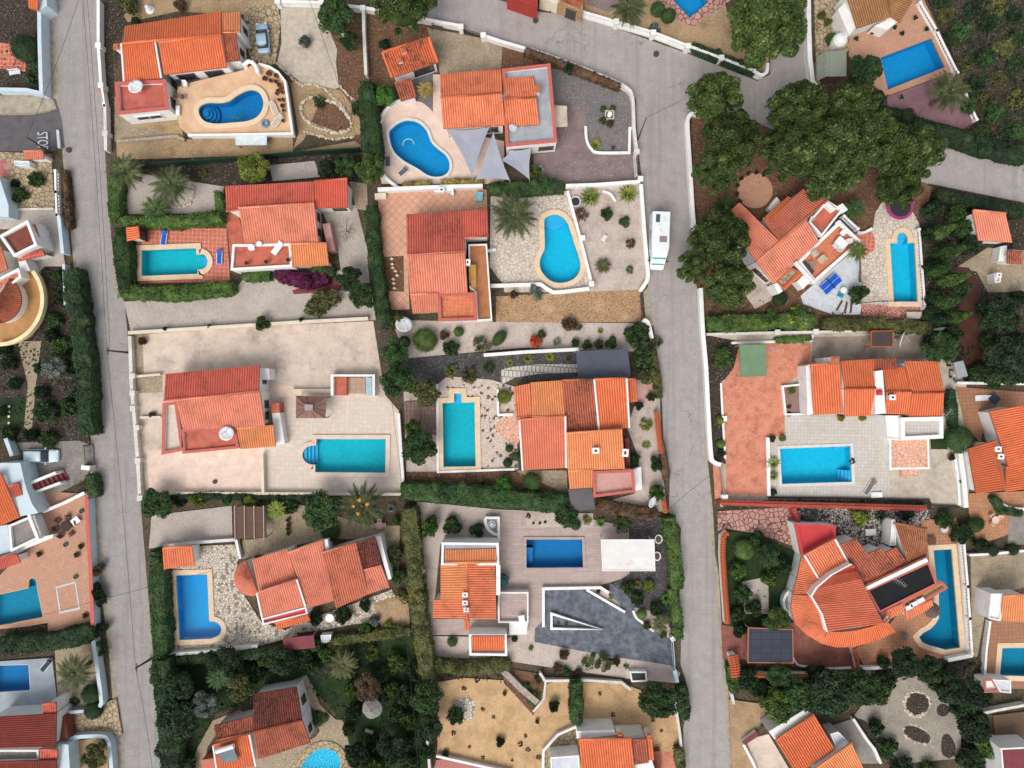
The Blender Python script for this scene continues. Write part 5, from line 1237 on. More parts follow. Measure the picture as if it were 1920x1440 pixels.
h.block([(1580,410),(1588,404),(1612,428),(1604,434)], 1.5, concg, 'side_terrace'); h.block([(1440,390),(1456,369),(1464,378),(1448,398)], 1.2, WHITE, 'barbecue')
h.block([(1450,533),(1458,530),(1468,546),(1460,551)], 2.6, WHITE); h.block([(1547,382),(1552,378),(1568,392),(1562,397)], 3.9, WHITE, 'chimney', 3.0); h.block([(1571,386),(1580,381),(1590,393),(1582,399)], 3.7, WHITE, 'chimney', 2.5)
h.win(4, 3, .4, 1.6, 1.1, 1.1); h.win(4, 3, .75, 1.5, 1.1, .9); h.block([(1494,528),(1508,514),(1520,527),(1506,542)], 1.9, WHITE, 'porch'); h.done()

h = House('villa', 'white villa with a row of stepped orange roofs above the terracotta forecourt', 1640, 735)
h.roof([(1526,778),(1581,775),(1575,681),(1520,684)], 3.0, 4.0, ror); h.roof([(1577,677),(1681,671),(1683,690),(1642,727),(1584,729)][0:1]+[(1640,673),(1642,727),(1584,729)], 3.3, 4.5, ror); h.roof([(1640,673),(1681,671),(1683,692),(1641,695)], 3.3, 3.8, rmo, ridge=False)
h.roof([(1584,781),(1641,779),(1642,727),(1584,729)], 3.2, 4.5, ror); h.roof([(1655,691),(1700,688),(1711,733),(1662,734)], 3.1, 4.1, ror); h.roof([(1660,776),(1705,777),(1711,733),(1662,734)], 3.0, 4.1, ror)
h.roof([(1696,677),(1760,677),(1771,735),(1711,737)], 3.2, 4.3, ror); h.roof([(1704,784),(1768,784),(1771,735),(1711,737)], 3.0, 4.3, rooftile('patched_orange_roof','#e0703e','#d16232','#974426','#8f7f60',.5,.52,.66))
h.block([(1641,696),(1655,694),(1661,775),(1641,777)], 4.4, WHITE); h.block([(1511,686),(1519,683),(1525,776),(1514,778)], 2.9, WHITE); h.flat([(1660,779),(1690,779),(1690,826),(1664,824)], 2.6, WHITE, .15, .2)
h.flat([(1689,783),(1769,781),(1769,822),(1690,826)], 2.8, wtile, .5, .5); h.chimney(1648, 736, 4.2, .6, .4, REDP); h.chimney(1673, 745, 3.9, .6, .7); h.chimney(1565, 675, 3.2, .9, 1.0, TERRA); h.block([(1544,671),(1555,670),(1556,683),(1546,684)], 2.8, WHITE)
h.win(3, 0, .3, 1.5, 1.6, 1.5); h.win(0, 0, .5, 1.5, 1.6, 1.5); h.done()
h = House('terrace_block', 'raised peach flagstone terrace with two steps below the stepped villa', 1705, 855, 'terrace')
h.flat([(1667,820),(1742,820),(1744,880),(1668,881)], 1.2, crzo, 0); h.block([(1667,818),(1671,818),(1672,882),(1668,882)], 1.5, WHITE); h.block([(1690,880),(1722,880),(1720,894),(1691,894)], .7, crzo, 'steps'); h.done()
h = House('raised_bed', 'low white walled patio planted with shrubs beside the forecourt', 1492, 750, 'planter')
h.flat([(1466,723),(1514,718),(1517,778),(1472,779)], .5, plain('mauve_floor','#8d6f6b','#806460',1,.85,fine=.15), .25, .25); h.done()

h = House('villa', 'sprawling villa with curved fan of salmon roofs and a black flat roof', 1600, 1110)
e1 = [(1504,1043),(1494,1085),(1486,1114)]; r1 = [(1509,1042),(1540,1093),(1523,1117)]
h.strip([(1503,1043),(1494,1085),(1486,1113)], [(1512,1047),(1540,1094),(1523,1116)], 3.0, 3.6, rbr, per=.3)
h.roof([(1508,1041),(1565,1010),(1593,1060),(1540,1094)][3:]+[(1593,1060),(1565,1010),(1508,1041)], 3.3, 4.0, rbr, verge='white_stucco')
h.strip([(1486,1114),(1483,1141),(1491,1170),(1512,1190),(1541,1207)], [(1523,1118),(1531,1130),(1541,1150),(1548,1168),(1552,1185)], 3.0, 4.0, rbr, per=.3)
E_ = [(1541,1207),(1568,1214),(1602,1213),(1639,1203),(1680,1185)]; Q_ = [(1552,1184),(1577,1185),(1606,1182),(1633,1175),(1664,1164)]; Z_ = [4.5, 4.4, 4.2, 4.05, 3.85]
for i in range(4): h.roof([E_[i], E_[i+1], Q_[i+1], Q_[i]], [2.8, 2.8, Z_[i+1], Z_[i]], 0, ror, ridge=False)
L_ = [(1598,1058),(1560,1079),(1533,1102),(1523,1118),(1532,1133),(1543,1152),(1552,1185)]; R_ = [(1604,1062),(1608,1071),(1615,1085),(1622,1100),(1634,1124),(1645,1146),(1657,1169)]
for i in range(6): h.roof([R_[i], R_[i+1], L_[i+1], L_[i]], [3.9,3.9,4.6,4.6], 0, rooftile('curved_salmon_roof','#e07a58','#d66e4d','#a8533a','#8a4433',.2), ridge=False)
h.block(L_ + [(x-3, y-1) for x, y in L_[::-1]], 4.62, WHITE)
h.roof([(1627,1100),(1604,1062),(1574,1022),(1606,1010)][:1]+[(1661,1084),(1606,1010),(1574,1022)], [3.2,3.2,3.9,3.9], 0, rmo); h.roof([(1640,1052),(1690,1070),(1652,1027),(1626,1039)][:0]+[(1661,1084),(1686,1071),(1652,1027),(1626,1039)], [3.1,3.1,3.6,3.6], 0, rmo, ridge=False)
h.roof([(1686,1071),(1705,1059),(1681,1026),(1660,1036)], [3.0,3.0,3.5,3.5], 0, rmo, ridge=False); h.roof([(1704,1061),(1738,1046),(1738,990),(1679,981)], [3.0,3.0,3.8,3.8], 0, rooftile('straw_brown_roof','#a8623f','#8f5133','#4f2a1b','#c59a6a',.5))
h.flat([(1626,1106),(1741,1054),(1756,1095),(1649,1148)], 3.0, blackr, .12, .14, cap=REDT); h.block([(1622,1101),(1737,1046),(1741,1053),(1625,1107)], 3.45, WHITE); h.roof([(1627,1101),(1738,1046),(1738,1042),(1622,1096)], 3.2, 3.5, rmo, walls=False, ridge=False)
h.flat([(1690,1130),(1765,1090),(1776,1102),(1702,1146)], 2.5, plain('yellow_stone_terrace','#b0905a','#9d7d4b',2,.85,fine=.25), .35, .2, cap=REDT)
h.roof([(1660,1166),(1698,1145),(1691,1131),(1651,1151)], 2.3, 2.9, rbr); h.roof([(1701,1163),(1752,1138),(1747,1124),(1697,1146)], 2.2, 2.6, rbr)
h.flat([(1491,983),(1566,986),(1566,1010),(1504,1041)], 2.8, REDP, .2, .2, wm=WHITE, cap=REDP); h.roof([(1489,983),(1501,1040),(1504,1040),(1492,983)], 2.7, 2.95, rrd, walls=False, ridge=False)
h.flat([(1672,975),(1679,974),(1680,1022),(1669,1024)], 2.2, WHITE, .2, .15)
m = MB(); a_ = arc(1497, 1130, 27, 110, 240, 14); m.ribbon(PL(a_, 1.1), .35, 0, 1.1); m.build('bay_wall', WHITE, h.t); h.done()

h = House('house', 'brown straw-coloured tiled house at the top edge beside the orange pool patio', 1655, 10)
h.roof([(1607,53),(1672,31),(1655,-40),(1584,-20)], 3.2, 4.2, rbn); h.roof([(1688,42),(1724,-20),(1655,-40),(1672,31)], [3.1,3.1,4.2,3.4], 0, rbn); h.win(0, 3, .55, 1.6, 1.2, 1.4)
h.block([(1571,18),(1590,-2),(1606,50),(1592,66)], 2.7, WHITE); h.block([(1640,48),(1672,33),(1684,40),(1664,56)], 2.2, WHITE, 'porch'); m = MB(); c_ = P(1578,72,2.0); m.lathe((c_.x,c_.y,0), [(.95,0),(.95,1.7),(.7,2.1),(.2,2.4)], 18); m.build('turret', WHITE, h.t); h.done()
h = House('shed', 'grey-green boarded shed with gabled roof beside the dark round tree', 1560, 120, 'shed')
for q in ([(1548,96),(1587,95),(1586,143),(1548,143)],): h.roof([(1547,97),(1547,144),(1588,144),(1587,96)][:0]+[(1531,106),(1531,152),(1549,143),(1549,96)], 2.2, 2.8, shedm, ridge=False, wm=shedm); h.block([(1549,96),(1587,95),(1587,143),(1549,143)], 2.7, shedm, 'roof_panel', 2.6); h.block([(1552,99),(1584,98),(1584,140),(1552,140)], 2.55, BROWNW)
h.done()
h = House('house', 'square red roofed outbuilding in the scrubby garden on the right', 1860, 425)
h.roof([(1835,451),(1899,455),(1886,400),(1824,394)], 2.7, 3.5, rsa); h.win(0, 3, .5, 1.5, .8, 1.0); h.roof([(1889,494),(1918,495),(1916,472),(1889,472)], 2.4, 2.8, rmo); h.block([(1876,462),(1888,460),(1888,488),(1872,490)], 1.6, WHITE, 'porch'); h.done()
h = House('house', 'white house with three steep orange roofs on the right edge', 1880, 840)
h.roof([(1890,874),(1965,850),(1940,752),(1855,771)][0:1]+[(1855,771),(1915,760),(1962,856)], [3.0,3.0,4.2,4.2], 0, ror); h.roof([(1885,922),(1885,875),(1935,862),(1940,915)], 2.8, 3.6, ror); h.roof([(1830,926),(1815,841),(1865,826),(1884,919)], 2.6, 3.5, rooftile('lichen_orange_roof','#dc6f3e','#ce6132','#8e4224','#7a6a3c',.8,.5,.66))
h.chimney(1871, 842, 3.2, .6, .5); h.chimney(1876, 856, 3.2, .6, .5); h.done()
h = House('house', 'white house with small orange roof and tiled pool patio on the right edge', 1890, 1140)
h.roof([(1875,1163),(1930,1168),(1930,1114),(1882,1117)], 3.0, 3.5, ryo); h.flat([(1858,1113),(1884,1113),(1876,1165),(1853,1160)], 2.9, WHITE, .2, .2); h.win(0, 3, .5, 1.5, .7, 1.0); h.done()
h = House('garden_building', 'small white roofless block with stairs below the tiled pool patio', 1868, 1286, 'outbuilding')
h.flat([(1845,1274),(1860,1273),(1874,1297),(1846,1298)], 1.7, WHITE, .3, .15, cap=REDT); h.flat([(1862,1274),(1896,1276),(1896,1300),(1876,1298)], 2.1, plain('white_roof','#c9cdd2',None,1,.8), .2, .15); h.done()
h = House('house', 'pale house with a flat roof cut by the bottom right corner', 1900, 1430)
h.flat([(1876,1403),(1940,1400),(1940,1470),(1882,1470)], 3.2, maroon, .2, .2); h.done()
h = House('house', 'orange roofed house in a white walled court at the bottom right', 1520, 1400)
h.roof([(1494,1452),(1566,1404),(1526,1338),(1454,1388)], [3.0,3.0,3.9,3.9], 0, rooftile('striped_orange_roof','#e1723f','#d2622f','#8b3d1d','#54291a',.5,.52,.66)); h.roof([(1560,1480),(1622,1446),(1597,1392),(1522,1446)], [2.9,2.9,3.6,3.6], 0, ryo)
h.block([(1441,1372),(1508,1331),(1524,1338),(1453,1387)], 3.4, WHITE); h.flat([(1557,1376),(1572,1372),(1592,1392),(1568,1404)], 2.4, plain('white_roof','#c9cdd2',None,1,.8), .15, .15); h.win(0, 2, .3, 1.5, .9, .9); h.done()

h = House('villa', 'white villa with brown roof terrace and round orange roof on the left edge', 20, 500)
h.flat([(-2,442),(52,412),(70,460),(26,482)], 3.3, dredfl, .4, .35); h.roof([(-22,520),(14,505),(2,462),(-25,470)], 3.0, 3.6, rsa)
h.fan(-6, 561, 46, 60, -90, 3.0, 4.1, rmo, 10); h.roof([(34,490),(84,479),(80,470),(31,482)], 2.4, 2.8, rrd); h.block([(33,486),(46,484),(56,506),(40,510)], 2.2, WHITE)
h.flat([(-20,530),(35,502),(40,520),(8,545),(-20,560)], 2.7, redtile, .4, .3); h.roof([(69,451),(75,450),(65,420),(60,421)], 2.6, 3.0, rrd, ridge=False)
m = MB(); a_ = [(-6,561)] + arc(-6, 561, 86, 40, -90, 20); m.prism(PL(a_, 1.4), 0, 1.4); m.build('round_terrace', plain('ochre_terrace','#b5885a','#a87b4e',.8,.85,stain='#8a6238',ss=.6,amt=.4,fine=.12), h.t)
m = MB(); m.ribbon(PL(arc(-6, 561, 85, 38, -90, 24), 2.2), .34, 1.4, 2.2); pp_ = m.build('parapet', YELL, h.t); m = MB(); m.ribbon(PL(arc(-6, 561, 85, 38, -90, 24), 2.3), .5, 2.2, 2.3); m.build('coping', YELL, pp_)
for an in (-12, -28, -52, -68):
    c_ = P(-6+40.5*math.cos(math.radians(an)), 561-40.5*math.sin(math.radians(an)), 1.9); m = MB(); m.box((c_.x, c_.y, 1.9), (.14, 1.6, 1.4), math.radians(an)); f_ = m.build('window', WHITE, h.t); m = MB(); m.box((c_.x, c_.y, 1.9), (.2, 1.3, 1.15), math.radians(an)); m.build('pane', GLASS, f_)
h.done()
h = House('villa', 'white villa with brown outside stairs and furnished orange patio on the left', 20, 950)
h.roof([(37,970),(-12,992),(-40,905),(8,916)][0:1]+[(-22,996),(-60,905),(2,888)], [3.2,3.2,4.0,4.0], 0, ror); h.block([(0,868),(38,868),(45,900),(50,918),(60,945),(72,962),(38,968),(8,918),(-20,890)], 3.1, plain('blue_white_wall','#c3d0d6','#b5c4cb',.8,.85,fine=.06))  # white wall with bluish shade put into its base colour
h.stairs([(122,902),(110,880),(40,914),(44,924)], 11, .1, 2.6, maroon); h.block([(37,911),(103,884),(105,888),(40,916)], 2.0, WHITE, 'stair_wall'); h.block([(45,928),(112,903),(114,907),(47,932)], 1.7, WHITE, 'stair_wall')
h.roof([(26,933),(42,928),(35,906),(17,912)], 3.2, 3.5, rrd); h.flat([(15,985),(55,968),(72,1010),(20,1035)], 2.2, concg, .4, .3); h.bal([(55,967),(71,1009)], 2.2, .8)
h.roof([(-10,1072),(38,1055),(30,1038),(-12,1050)], 2.3, 2.7, rrd); h.block([(0,1045),(72,1008),(100,1002),(99,1008),(40,1032),(30,1040),(0,1052)], 1.5, WHITE); h.block([(-20,990),(14,984),(20,1034),(-20,1044)], 2.0, plain('blue_white_wall','#c3d0d6',None,.8,.85)); h.done()
h = House('house', 'dark red roofed house beside the pale deck at the lower left', 40, 1380)
h.roof([(-24,1346),(-24,1406),(104,1400),(105,1338)][0:1]+[(-30,1404),(104,1400),(105,1338)], [4.0,3.2,3.2,4.0], 0, rdk); h.roof([(80,1342),(105,1341),(105,1317),(80,1320)], 3.6, 4.1, rrd); h.roof([(74,1425),(107,1425),(108,1405),(75,1405)], 3.0, 3.4, rrd); h.roof([(-20,1470),(106,1465),(106,1425),(-20,1430)], 2.8, 3.2, rdk)
h.flat([(-20,1406),(72,1406),(73,1428),(-20,1430)], 2.4, concg, .3, .25); h.block([(108,1340),(122,1344),(128,1384),(112,1388)], 2.0, dredfl, 'porch_roof'); h.block([(108,1395),(128,1396),(132,1460),(110,1460)], 2.4, plain('blue_white_wall','#c3d0d6',None,.8,.85)); h.done()
h = House('gatehouse', 'small orange-tiled entrance shelter at the corner of the side street', 64, 292, 'gate shelter')
h.roof([(44,299),(82,298),(80,283),(45,284)], 2.2, 2.5, rsa); h.flat([(26,301),(55,302),(55,312),(28,310)], 1.4, plain('blue_white_wall','#c3d0d6',None,.8,.85), .1, .1); h.done()
h = House('house', 'corner of an orange tiled house at the top left edge', 62, 5)
h.roof([(53,15),(70,20),(72,-14),(52,-14)], 2.6, 3.0, ror); h.block([(70,-14),(86,-14),(88,10),(72,22)], 2.2, plain('blue_white_wall','#c3d0d6',None,.8,.85)); h.done()
h = House('house', 'red painted house with beige base cut by the top edge', 985, 0)
rd_ = plain('dull_red_paint','#a43c33','#96342c',.8,.8,fine=.1); h.flat([(950,-30),(1008,-30),(1008,12),(950,-8)], 3.0, rd_, .2, .2, wm=rd_); h.done()
h = House('gatehouse', 'stone faced entrance with arched wooden door beside the top road', 1068, 6, 'gatehouse')
h.flat([(1012,-25),(1048,-25),(1046,6),(1012,-4)], 2.4, CREAM, .2, .2, wm=CREAM); h.flat([(1048,-20),(1095,-12),(1093,22),(1046,4)], 2.6, crzst, .2, .25, wm=crzst); h.roof([(1055,2),(1090,12),(1095,2),(1060,-8)], 2.9, 3.2, rmo, walls=False)
h.win('f1', 0, .55, 1.2, 1.3, 2.0); h.done()
h = House('house', 'sliver of white pool building on the left edge above the villa', -4, 380)
h.block([(-20,330),(-2,330),(16,385),(16,407),(-20,404)], 2.2, plain('blue_white_wall','#c3d0d6',None,.8,.85)); h.done()
# ------------------------------------------------------------ hedges
HG = [
('clipped hedge on the left road beside the upper palm garden', [(213,316),(212,415)], 24, 2.0, 'mid'),
('dark hedge on the left road beside the tiny pool house', [(224,428),(229,540)], 32, 2.2, 'dark'),
('thick clipped hedge below the turquoise pool with two blue loungers', [(222,547),(330,549),(434,538)], 28, 2.0, 'mid'),
('clipped hedge between the palm garden and the red tiled pool terrace', [(222,415),(330,414),(412,405)], 24, 2.0, 'mid'),
('short hedge at the left end wall of the red roofed villa', [(405,358),(410,398)], 16, 1.8, 'mid'),
('tall ivy hedge between the red roofed villa and the peach tiled plaza', [(694,385),(700,480),(712,570),(722,612)], 26, 2.6, 'dark'),
('broad dark hedge between the two top villas', [(686,150),(690,220),(697,300)], 36, 3.0, 'dark'),
('low dark hedge above the big palm and the pear-shaped pool', [(918,351),(985,352),(1055,348)], 26, 1.6, 'dark'),
('long dark hedge below the centre villa', [(752,922),(850,928),(960,938),(1070,948)], 38, 2.3, 'dark'),
('brownish overgrown hedge left of the grey deck house', [(766,955),(774,1040),(780,1120),(790,1200),(802,1275)], 32, 2.5, 'olive'),
('bright green roadside hedge beside the white roofed pergola', [(1256,972),(1268,1050),(1272,1105)], 28, 2.0, 'mid'),
('narrow roadside hedge above the slate driveway gate', [(1262,1108),(1270,1150),(1274,1198)], 20, 1.8, 'mid'),
('tall dark hedge on the left road beside the bright azure pool', [(289,1035),(293,1130),(299,1232)], 32, 2.6, 'dark'),
('wild dark hedge on the left road at the bottom', [(300,1240),(310,1340),(318,1450)], 46, 2.8, 'deep'),
('hedge under the garden wall of the conical roof villa', [(330,1242),(480,1228),(600,1212)], 20, 1.6, 'deep'),
('mixed hedge right of the maroon shed', [(625,1205),(690,1195),(768,1186)], 18, 1.4, 'olive'),
('rough olive hedge above the sandy yard', [(808,1252),(880,1256),(955,1250)], 26, 1.8, 'olive'),
('shrubby hedge between the pine villa and the terracotta forecourt, left half', [(1330,606),(1400,604),(1470,600),(1530,602)], 32, 1.8, 'mid'),
('shrubby hedge below the narrow arched pool', [(1545,606),(1640,608),(1752,614)], 26, 1.7, 'olive'),
('dark hedge above the right-hand road behind its white wall', [(1640,205),(1745,238),(1830,266),(1930,290)], 34, 1.8, 'deep'),
('dark hedge below the right-hand road', [(1760,362),(1830,378),(1925,396)], 24, 1.8, 'deep'),
('long dark hedge on the left side of the left road', [(128,505),(142,600),(152,700),(160,815)], 34, 2.4, 'deep'),
('thin reddish hedge behind the balustrade on the left road', [(116,318),(121,360),(126,425)], 12, 1.3, 'brown'),
('deep green hedge between the yellow pool patio and the pale deck', [(-10,1215),(100,1206),(172,1188)], 36, 2.2, 'deep'),
('tall clipped block hedge standing in the orange sand', [(1081,1284),(1082,1358)], 25, 2.4, 'dark'),
('dark roadside hedge beside the sandy yard', [(1280,1290),(1287,1352)], 22, 1.7, 'dark'),
('brown green hedge beside the terracotta drive at the bottom', [(1274,1405),(1279,1450)], 18, 1.4, 'olive'),
('magenta bougainvillea hedge in front of the red roofed villa', [(515,508),(545,520),(575,526),(612,518)], 30, 1.4, 'magenta'),
('dark clipped hedge at the foot of the yellow-orange lower roof', [(585,505),(624,510)], 20, 1.3, 'dark'),
('clipped green hedge below the red roof terrace with the lounger', [(455,518),(505,516)], 22, 1.2, 'mid'),
('brown bougainvillea trailing over the wall of the curved road', [(985,92),(1030,108),(1080,126),(1130,146),(1162,160)], 14, 1.5, 'brown'),
('straw yellow grass row left of the path under the shade sails', [(755,347),(806,343)], 14, .8, 'straw'),
('straw yellow grass row right of the path under the shade sails', [(828,342),(905,340)], 14, .8, 'straw'),
('dark curved hedge on the courtyard corner at the right edge', [(1866,932),(1882,956),(1918,964)], 15, 1.2, 'dark'),
('deep green strip below the cream courtyard wall', [(290,934),(400,930),(520,934),(600,935)], 13, 1.0, 'deep'),
('dark hedge beside the white wall of the right edge house', [(1788,732),(1792,800)], 16, 1.5, 'deep'),
('brown hedge above the grey yard of the white roofed pergola', [(1122,946),(1170,958),(1232,966)], 26, 1.5, 'brown'),
('low ivy on the tile-capped road wall of the centre villa', [(1241,830),(1247,870),(1252,900)], 14, 1.2, 'brown'),
('olive ivy over the road wall beside the slate canopy', [(1222,655),(1232,700),(1238,745)], 16, 1.3, 'olive'),
('small hedge by the gate arch on the left road', [(166,892),(172,932)], 22, 1.6, 'dark'),
('green strip behind the white wall of the terracotta forecourt', [(1455,638),(1522,634)], 12, .8, 'mid'),
('dark strip hedge below the white tiled terrace', [(1365,946),(1500,944),(1740,946)], 10, .8, 'deep'),
('olive hedge behind the white top road wall', [(1300,85),(1360,108),(1420,132)], 18, 1.2, 'deep'),
('green hedge beside the sandy path at the lower right road', [(1372,1250),(1380,1300)], 20, 1.3, 'mid'),
]
for lb, p, w_, hh, lf in HG: hedge(lb, p, w_, hh, lf, dens=20, size=.3)

# ------------------------------------------------------------ trees (crown centre and radius in the photo, height in metres)
G_P = 'umbrella pines along the right-hand road'
for x, y, r, hh, lb in [
 (1338,187,51,8.5,'umbrella pine at the road junction, topmost of the left column of pines'),(1368,260,57,8.5,'umbrella pine second from the junction in the left column of pines'),
 (1343,318,45,7.5,'umbrella pine above the round orange patio beside the road wall'),(1492,208,57,9,'umbrella pine touching the branch road beside the grey-green shed'),
 (1548,292,76,9,'largest umbrella pine, right above the angled villa'),(1474,290,53,8,'umbrella pine between the largest pine and the left column'),
 (1588,205,47,8.5,'umbrella pine below the grey-green shed'),(1624,262,58,8.5,'umbrella pine right of the largest pine'),
 (1700,292,58,8,'umbrella pine at the right end of the row beside the lower road'),(1680,350,43,7,'umbrella pine overhanging the pink trampoline'),
 (1345,452,58,8,'umbrella pine leaning over the left wing of the angled villa'),(1298,500,32,6,'small pine crown hanging over the road below the motorhome'),(1366,536,47,7,'lowest umbrella pine beside the road wall'),
 (1432,42,78,9,'big pine at the top edge beside the branch road'),(758,8,60,8.5,'pine overhanging the top road at the white garage')]:
    tree('pine', x, y, r, hh, 'pine', lb, 'pine_tree', 'pine tree', group=G_P)
T = [
('tree',1620,131,34,4.5,'deep','round dark tree covering the end of the royal blue pool'),('tree',1643,185,17,2.6,'deep','small dark tree below the royal blue pool'),
('tree',632,33,38,4.5,'dark','dark tree in the top corner of the scraped concrete drive'),('tree',655,78,20,3.5,'dark','narrow dark tree beside the top boundary wall'),
('tree',722,180,22,3,'bright','bushy yucca-like tree left of the small mossy roof'),('tree',695,318,32,4,'mid','light green tree at the corner of the two top villas'),('tree',650,312,24,3.5,'dark','dark tree above the ridge of the red roofed villa'),('tree',612,318,18,2.6,'deep','small dark tree above the gravel behind the red roofed villa'),
('tree',476,316,32,3.6,'lime','yellow green tree above the red roofed villa'),('tree',655,523,28,3.4,'dark','dark tree beside the maroon path of the red roofed villa'),('tree',682,555,28,3.4,'dark','dark tree at the end of the ivy hedge'),
('tree',742,660,30,4,'dark','dark tree beside the blank cream courtyard'),('tree',748,712,36,4.5,'dark','large dark tree between the cream courtyard and the brown slabs'),('tree',800,735,28,3.5,'olive','olive tree over the brown slabs of the centre villa'),
('tree',788,838,36,4,'dark','broad-leaved tree left of the turquoise step-bay pool'),('tree',776,800,18,3,'mid','light green small tree under the brown slabs'),
('tree',605,955,40,4.2,'dark','round dark tree beside the palm with orange fruit'),('tree',1232,1310,42,4.2,'dark','spreading dark tree in the corner of the orange sand'),
('tree',1760,655,34,4,'dark','dark tree with yellow fruit right of the white dish'),('tree',1870,592,42,4.5,'deep','round dark tree in the scrubby garden above the red earth'),('tree',1880,682,50,5,'deep','big dark tree above the white wall on the right edge'),
('tree',1560,1298,50,5,'deep','largest dark tree above the white walled court'),('tree',1500,1300,38,4.5,'dark','dark tree at the left end of the tree row below the curved villa'),('tree',1612,1285,40,4.5,'dark','dark tree in the middle of the tree row below the curved villa'),('tree',1795,1300,44,4.5,'deep','dark tree right of the stone ringed flower beds'),('tree',1825,1360,36,4,'deep','lower dark tree right of the stone ringed flower beds'),('tree',1692,1240,30,4,'deep','dark tree leaning over the brick patio of the curved villa'),('tree',1738,1252,28,3.5,'deep','dark tree at the bottom corner of the teal pool wall'),
('tree',1455,1320,36,4,'mid','light green tree at the entrance of the white walled court'),('tree',1460,1265,26,3.2,'dark','dark tree below the solar carport'),
('tree',340,1345,42,4.5,'deep','big dark tree in the lower left lawn beside the road hedge'),('tree',335,1285,34,4,'deep','dark tree in the lower left lawn nearest the utility pole'),('tree',384,1318,28,3.6,'grey','greyish tree beside the curved stone path'),('tree',452,1290,30,3.4,'olive','olive green tree above the mossy roofed house'),
('tree',800,1308,34,4,'dark','dark tree at the left edge of the orange sand'),('tree',806,1362,28,3.6,'deep','second dark tree at the left edge of the orange sand'),('tree',735,1402,32,4,'deep','dark tree on the lawn right of the stone seat'),('tree',668,1412,26,3.4,'deep','dark tree beside the curved bottom pool'),
('tree',690,1288,30,3,'brown','brownish loose tree left of the thatched parasol'),('tree',420,1240,34,3.6,'deep','dark tree below the terrace wall of the conical roof villa'),('tree',530,1240,30,3.4,'deep','dark tree under the maroon shed'),
('tree',102,690,24,3.2,'grey','greyish tree in the left garden beside the road hedge'),('tree',178,1415,27,2.8,'olive','yellowing tree inside the curved white wall at the lower left'),('tree',295,943,32,3,'dark','dark tree below the corner of the cream courtyard'),
('tree',1440,1040,26,3,'dark','dark tree in the lawn left of the curved villa'),('tree',1455,1162,26,3,'mid','round light green tree above the solar carport'),
('tree',1062,965,26,3,'dark','dark tree between the grey canopy and the plank deck'),('tree',1250,40,0,0,'mid',''),
]
for k, x, y, r, hh, lf, lb in T:
    if lb: tree(k, x, y, r, hh, lf, lb)
tree('bare', 648,430,26,2.6,'twig','leafless tree on the gravel right of the red roofed villa','bare_tree','tree',.07)
tree('bare', 1205,985,24,2.8,'twig','leafless tree on the grey yard above the white roofed pergola','bare_tree','tree',.07,bark=PALEBARK)
tree('bare', 610,1262,28,3,'twig','leafless pale tree above the blue gable of the mossy house','bare_tree','tree',.07,bark=PALEBARK)
tree('bare', 138,912,18,2.2,'twig','leafless tree in the grey drive beside the brown stairs','bare_tree','tree',.05)
tree('bare', 872,905,18,1.8,'twig','leafless reddish shrub tree below the step-bay pool','bare_tree','tree',.05)
palm(228,318,38,5,'palm at the road corner of the upper palm garden'); palm(314,342,38,4.5,'palm beside the round stone bed'); palm(963,402,46,5,'big palm beside the pear-shaped pool')
palm(677,950,47,6,'palm with orange fruit below the cream courtyard','palm',fruit=.9); palm(1180,8,36,5,'palm at the top edge behind the white road wall'); palm(1790,166,42,6,'drooping palm at the end of the long balustrade')
palm(133,1266,38,5,'palm beside the pale grey deck at the lower left'); palm(642,1250,30,4,'olive palm in the lawn below the maroon shed','olive'); palm(407,1272,26,4,'dark palm in the lower left lawn','dark')
palm(1611,470,20,4.5,'small leaning palm below the furnished roof terrace','mid',base=(1613,530),trunk=.14); palm(797,165,17,2.5,'little yellow palm in the grey courtyard','straw'); palm(1238,1172,19,2.5,'little brown palm beside the slate driveway','olive'); palm(1131,498,16,1.4,'dwarf palm on the pink gravel right of the pear-shaped pool'); palm(1605,390,22,3,'dark palm behind the angled villa','dark'); palm(1362,385,24,3,'dark palm between the road wall and the round patio','dark'); palm(516,958,20,2.5,'pale drooping palm right of the brown pergola','lime'); palm(287,392,30,2.5,'feathery cycad above the red tiled pool terrace','mid')

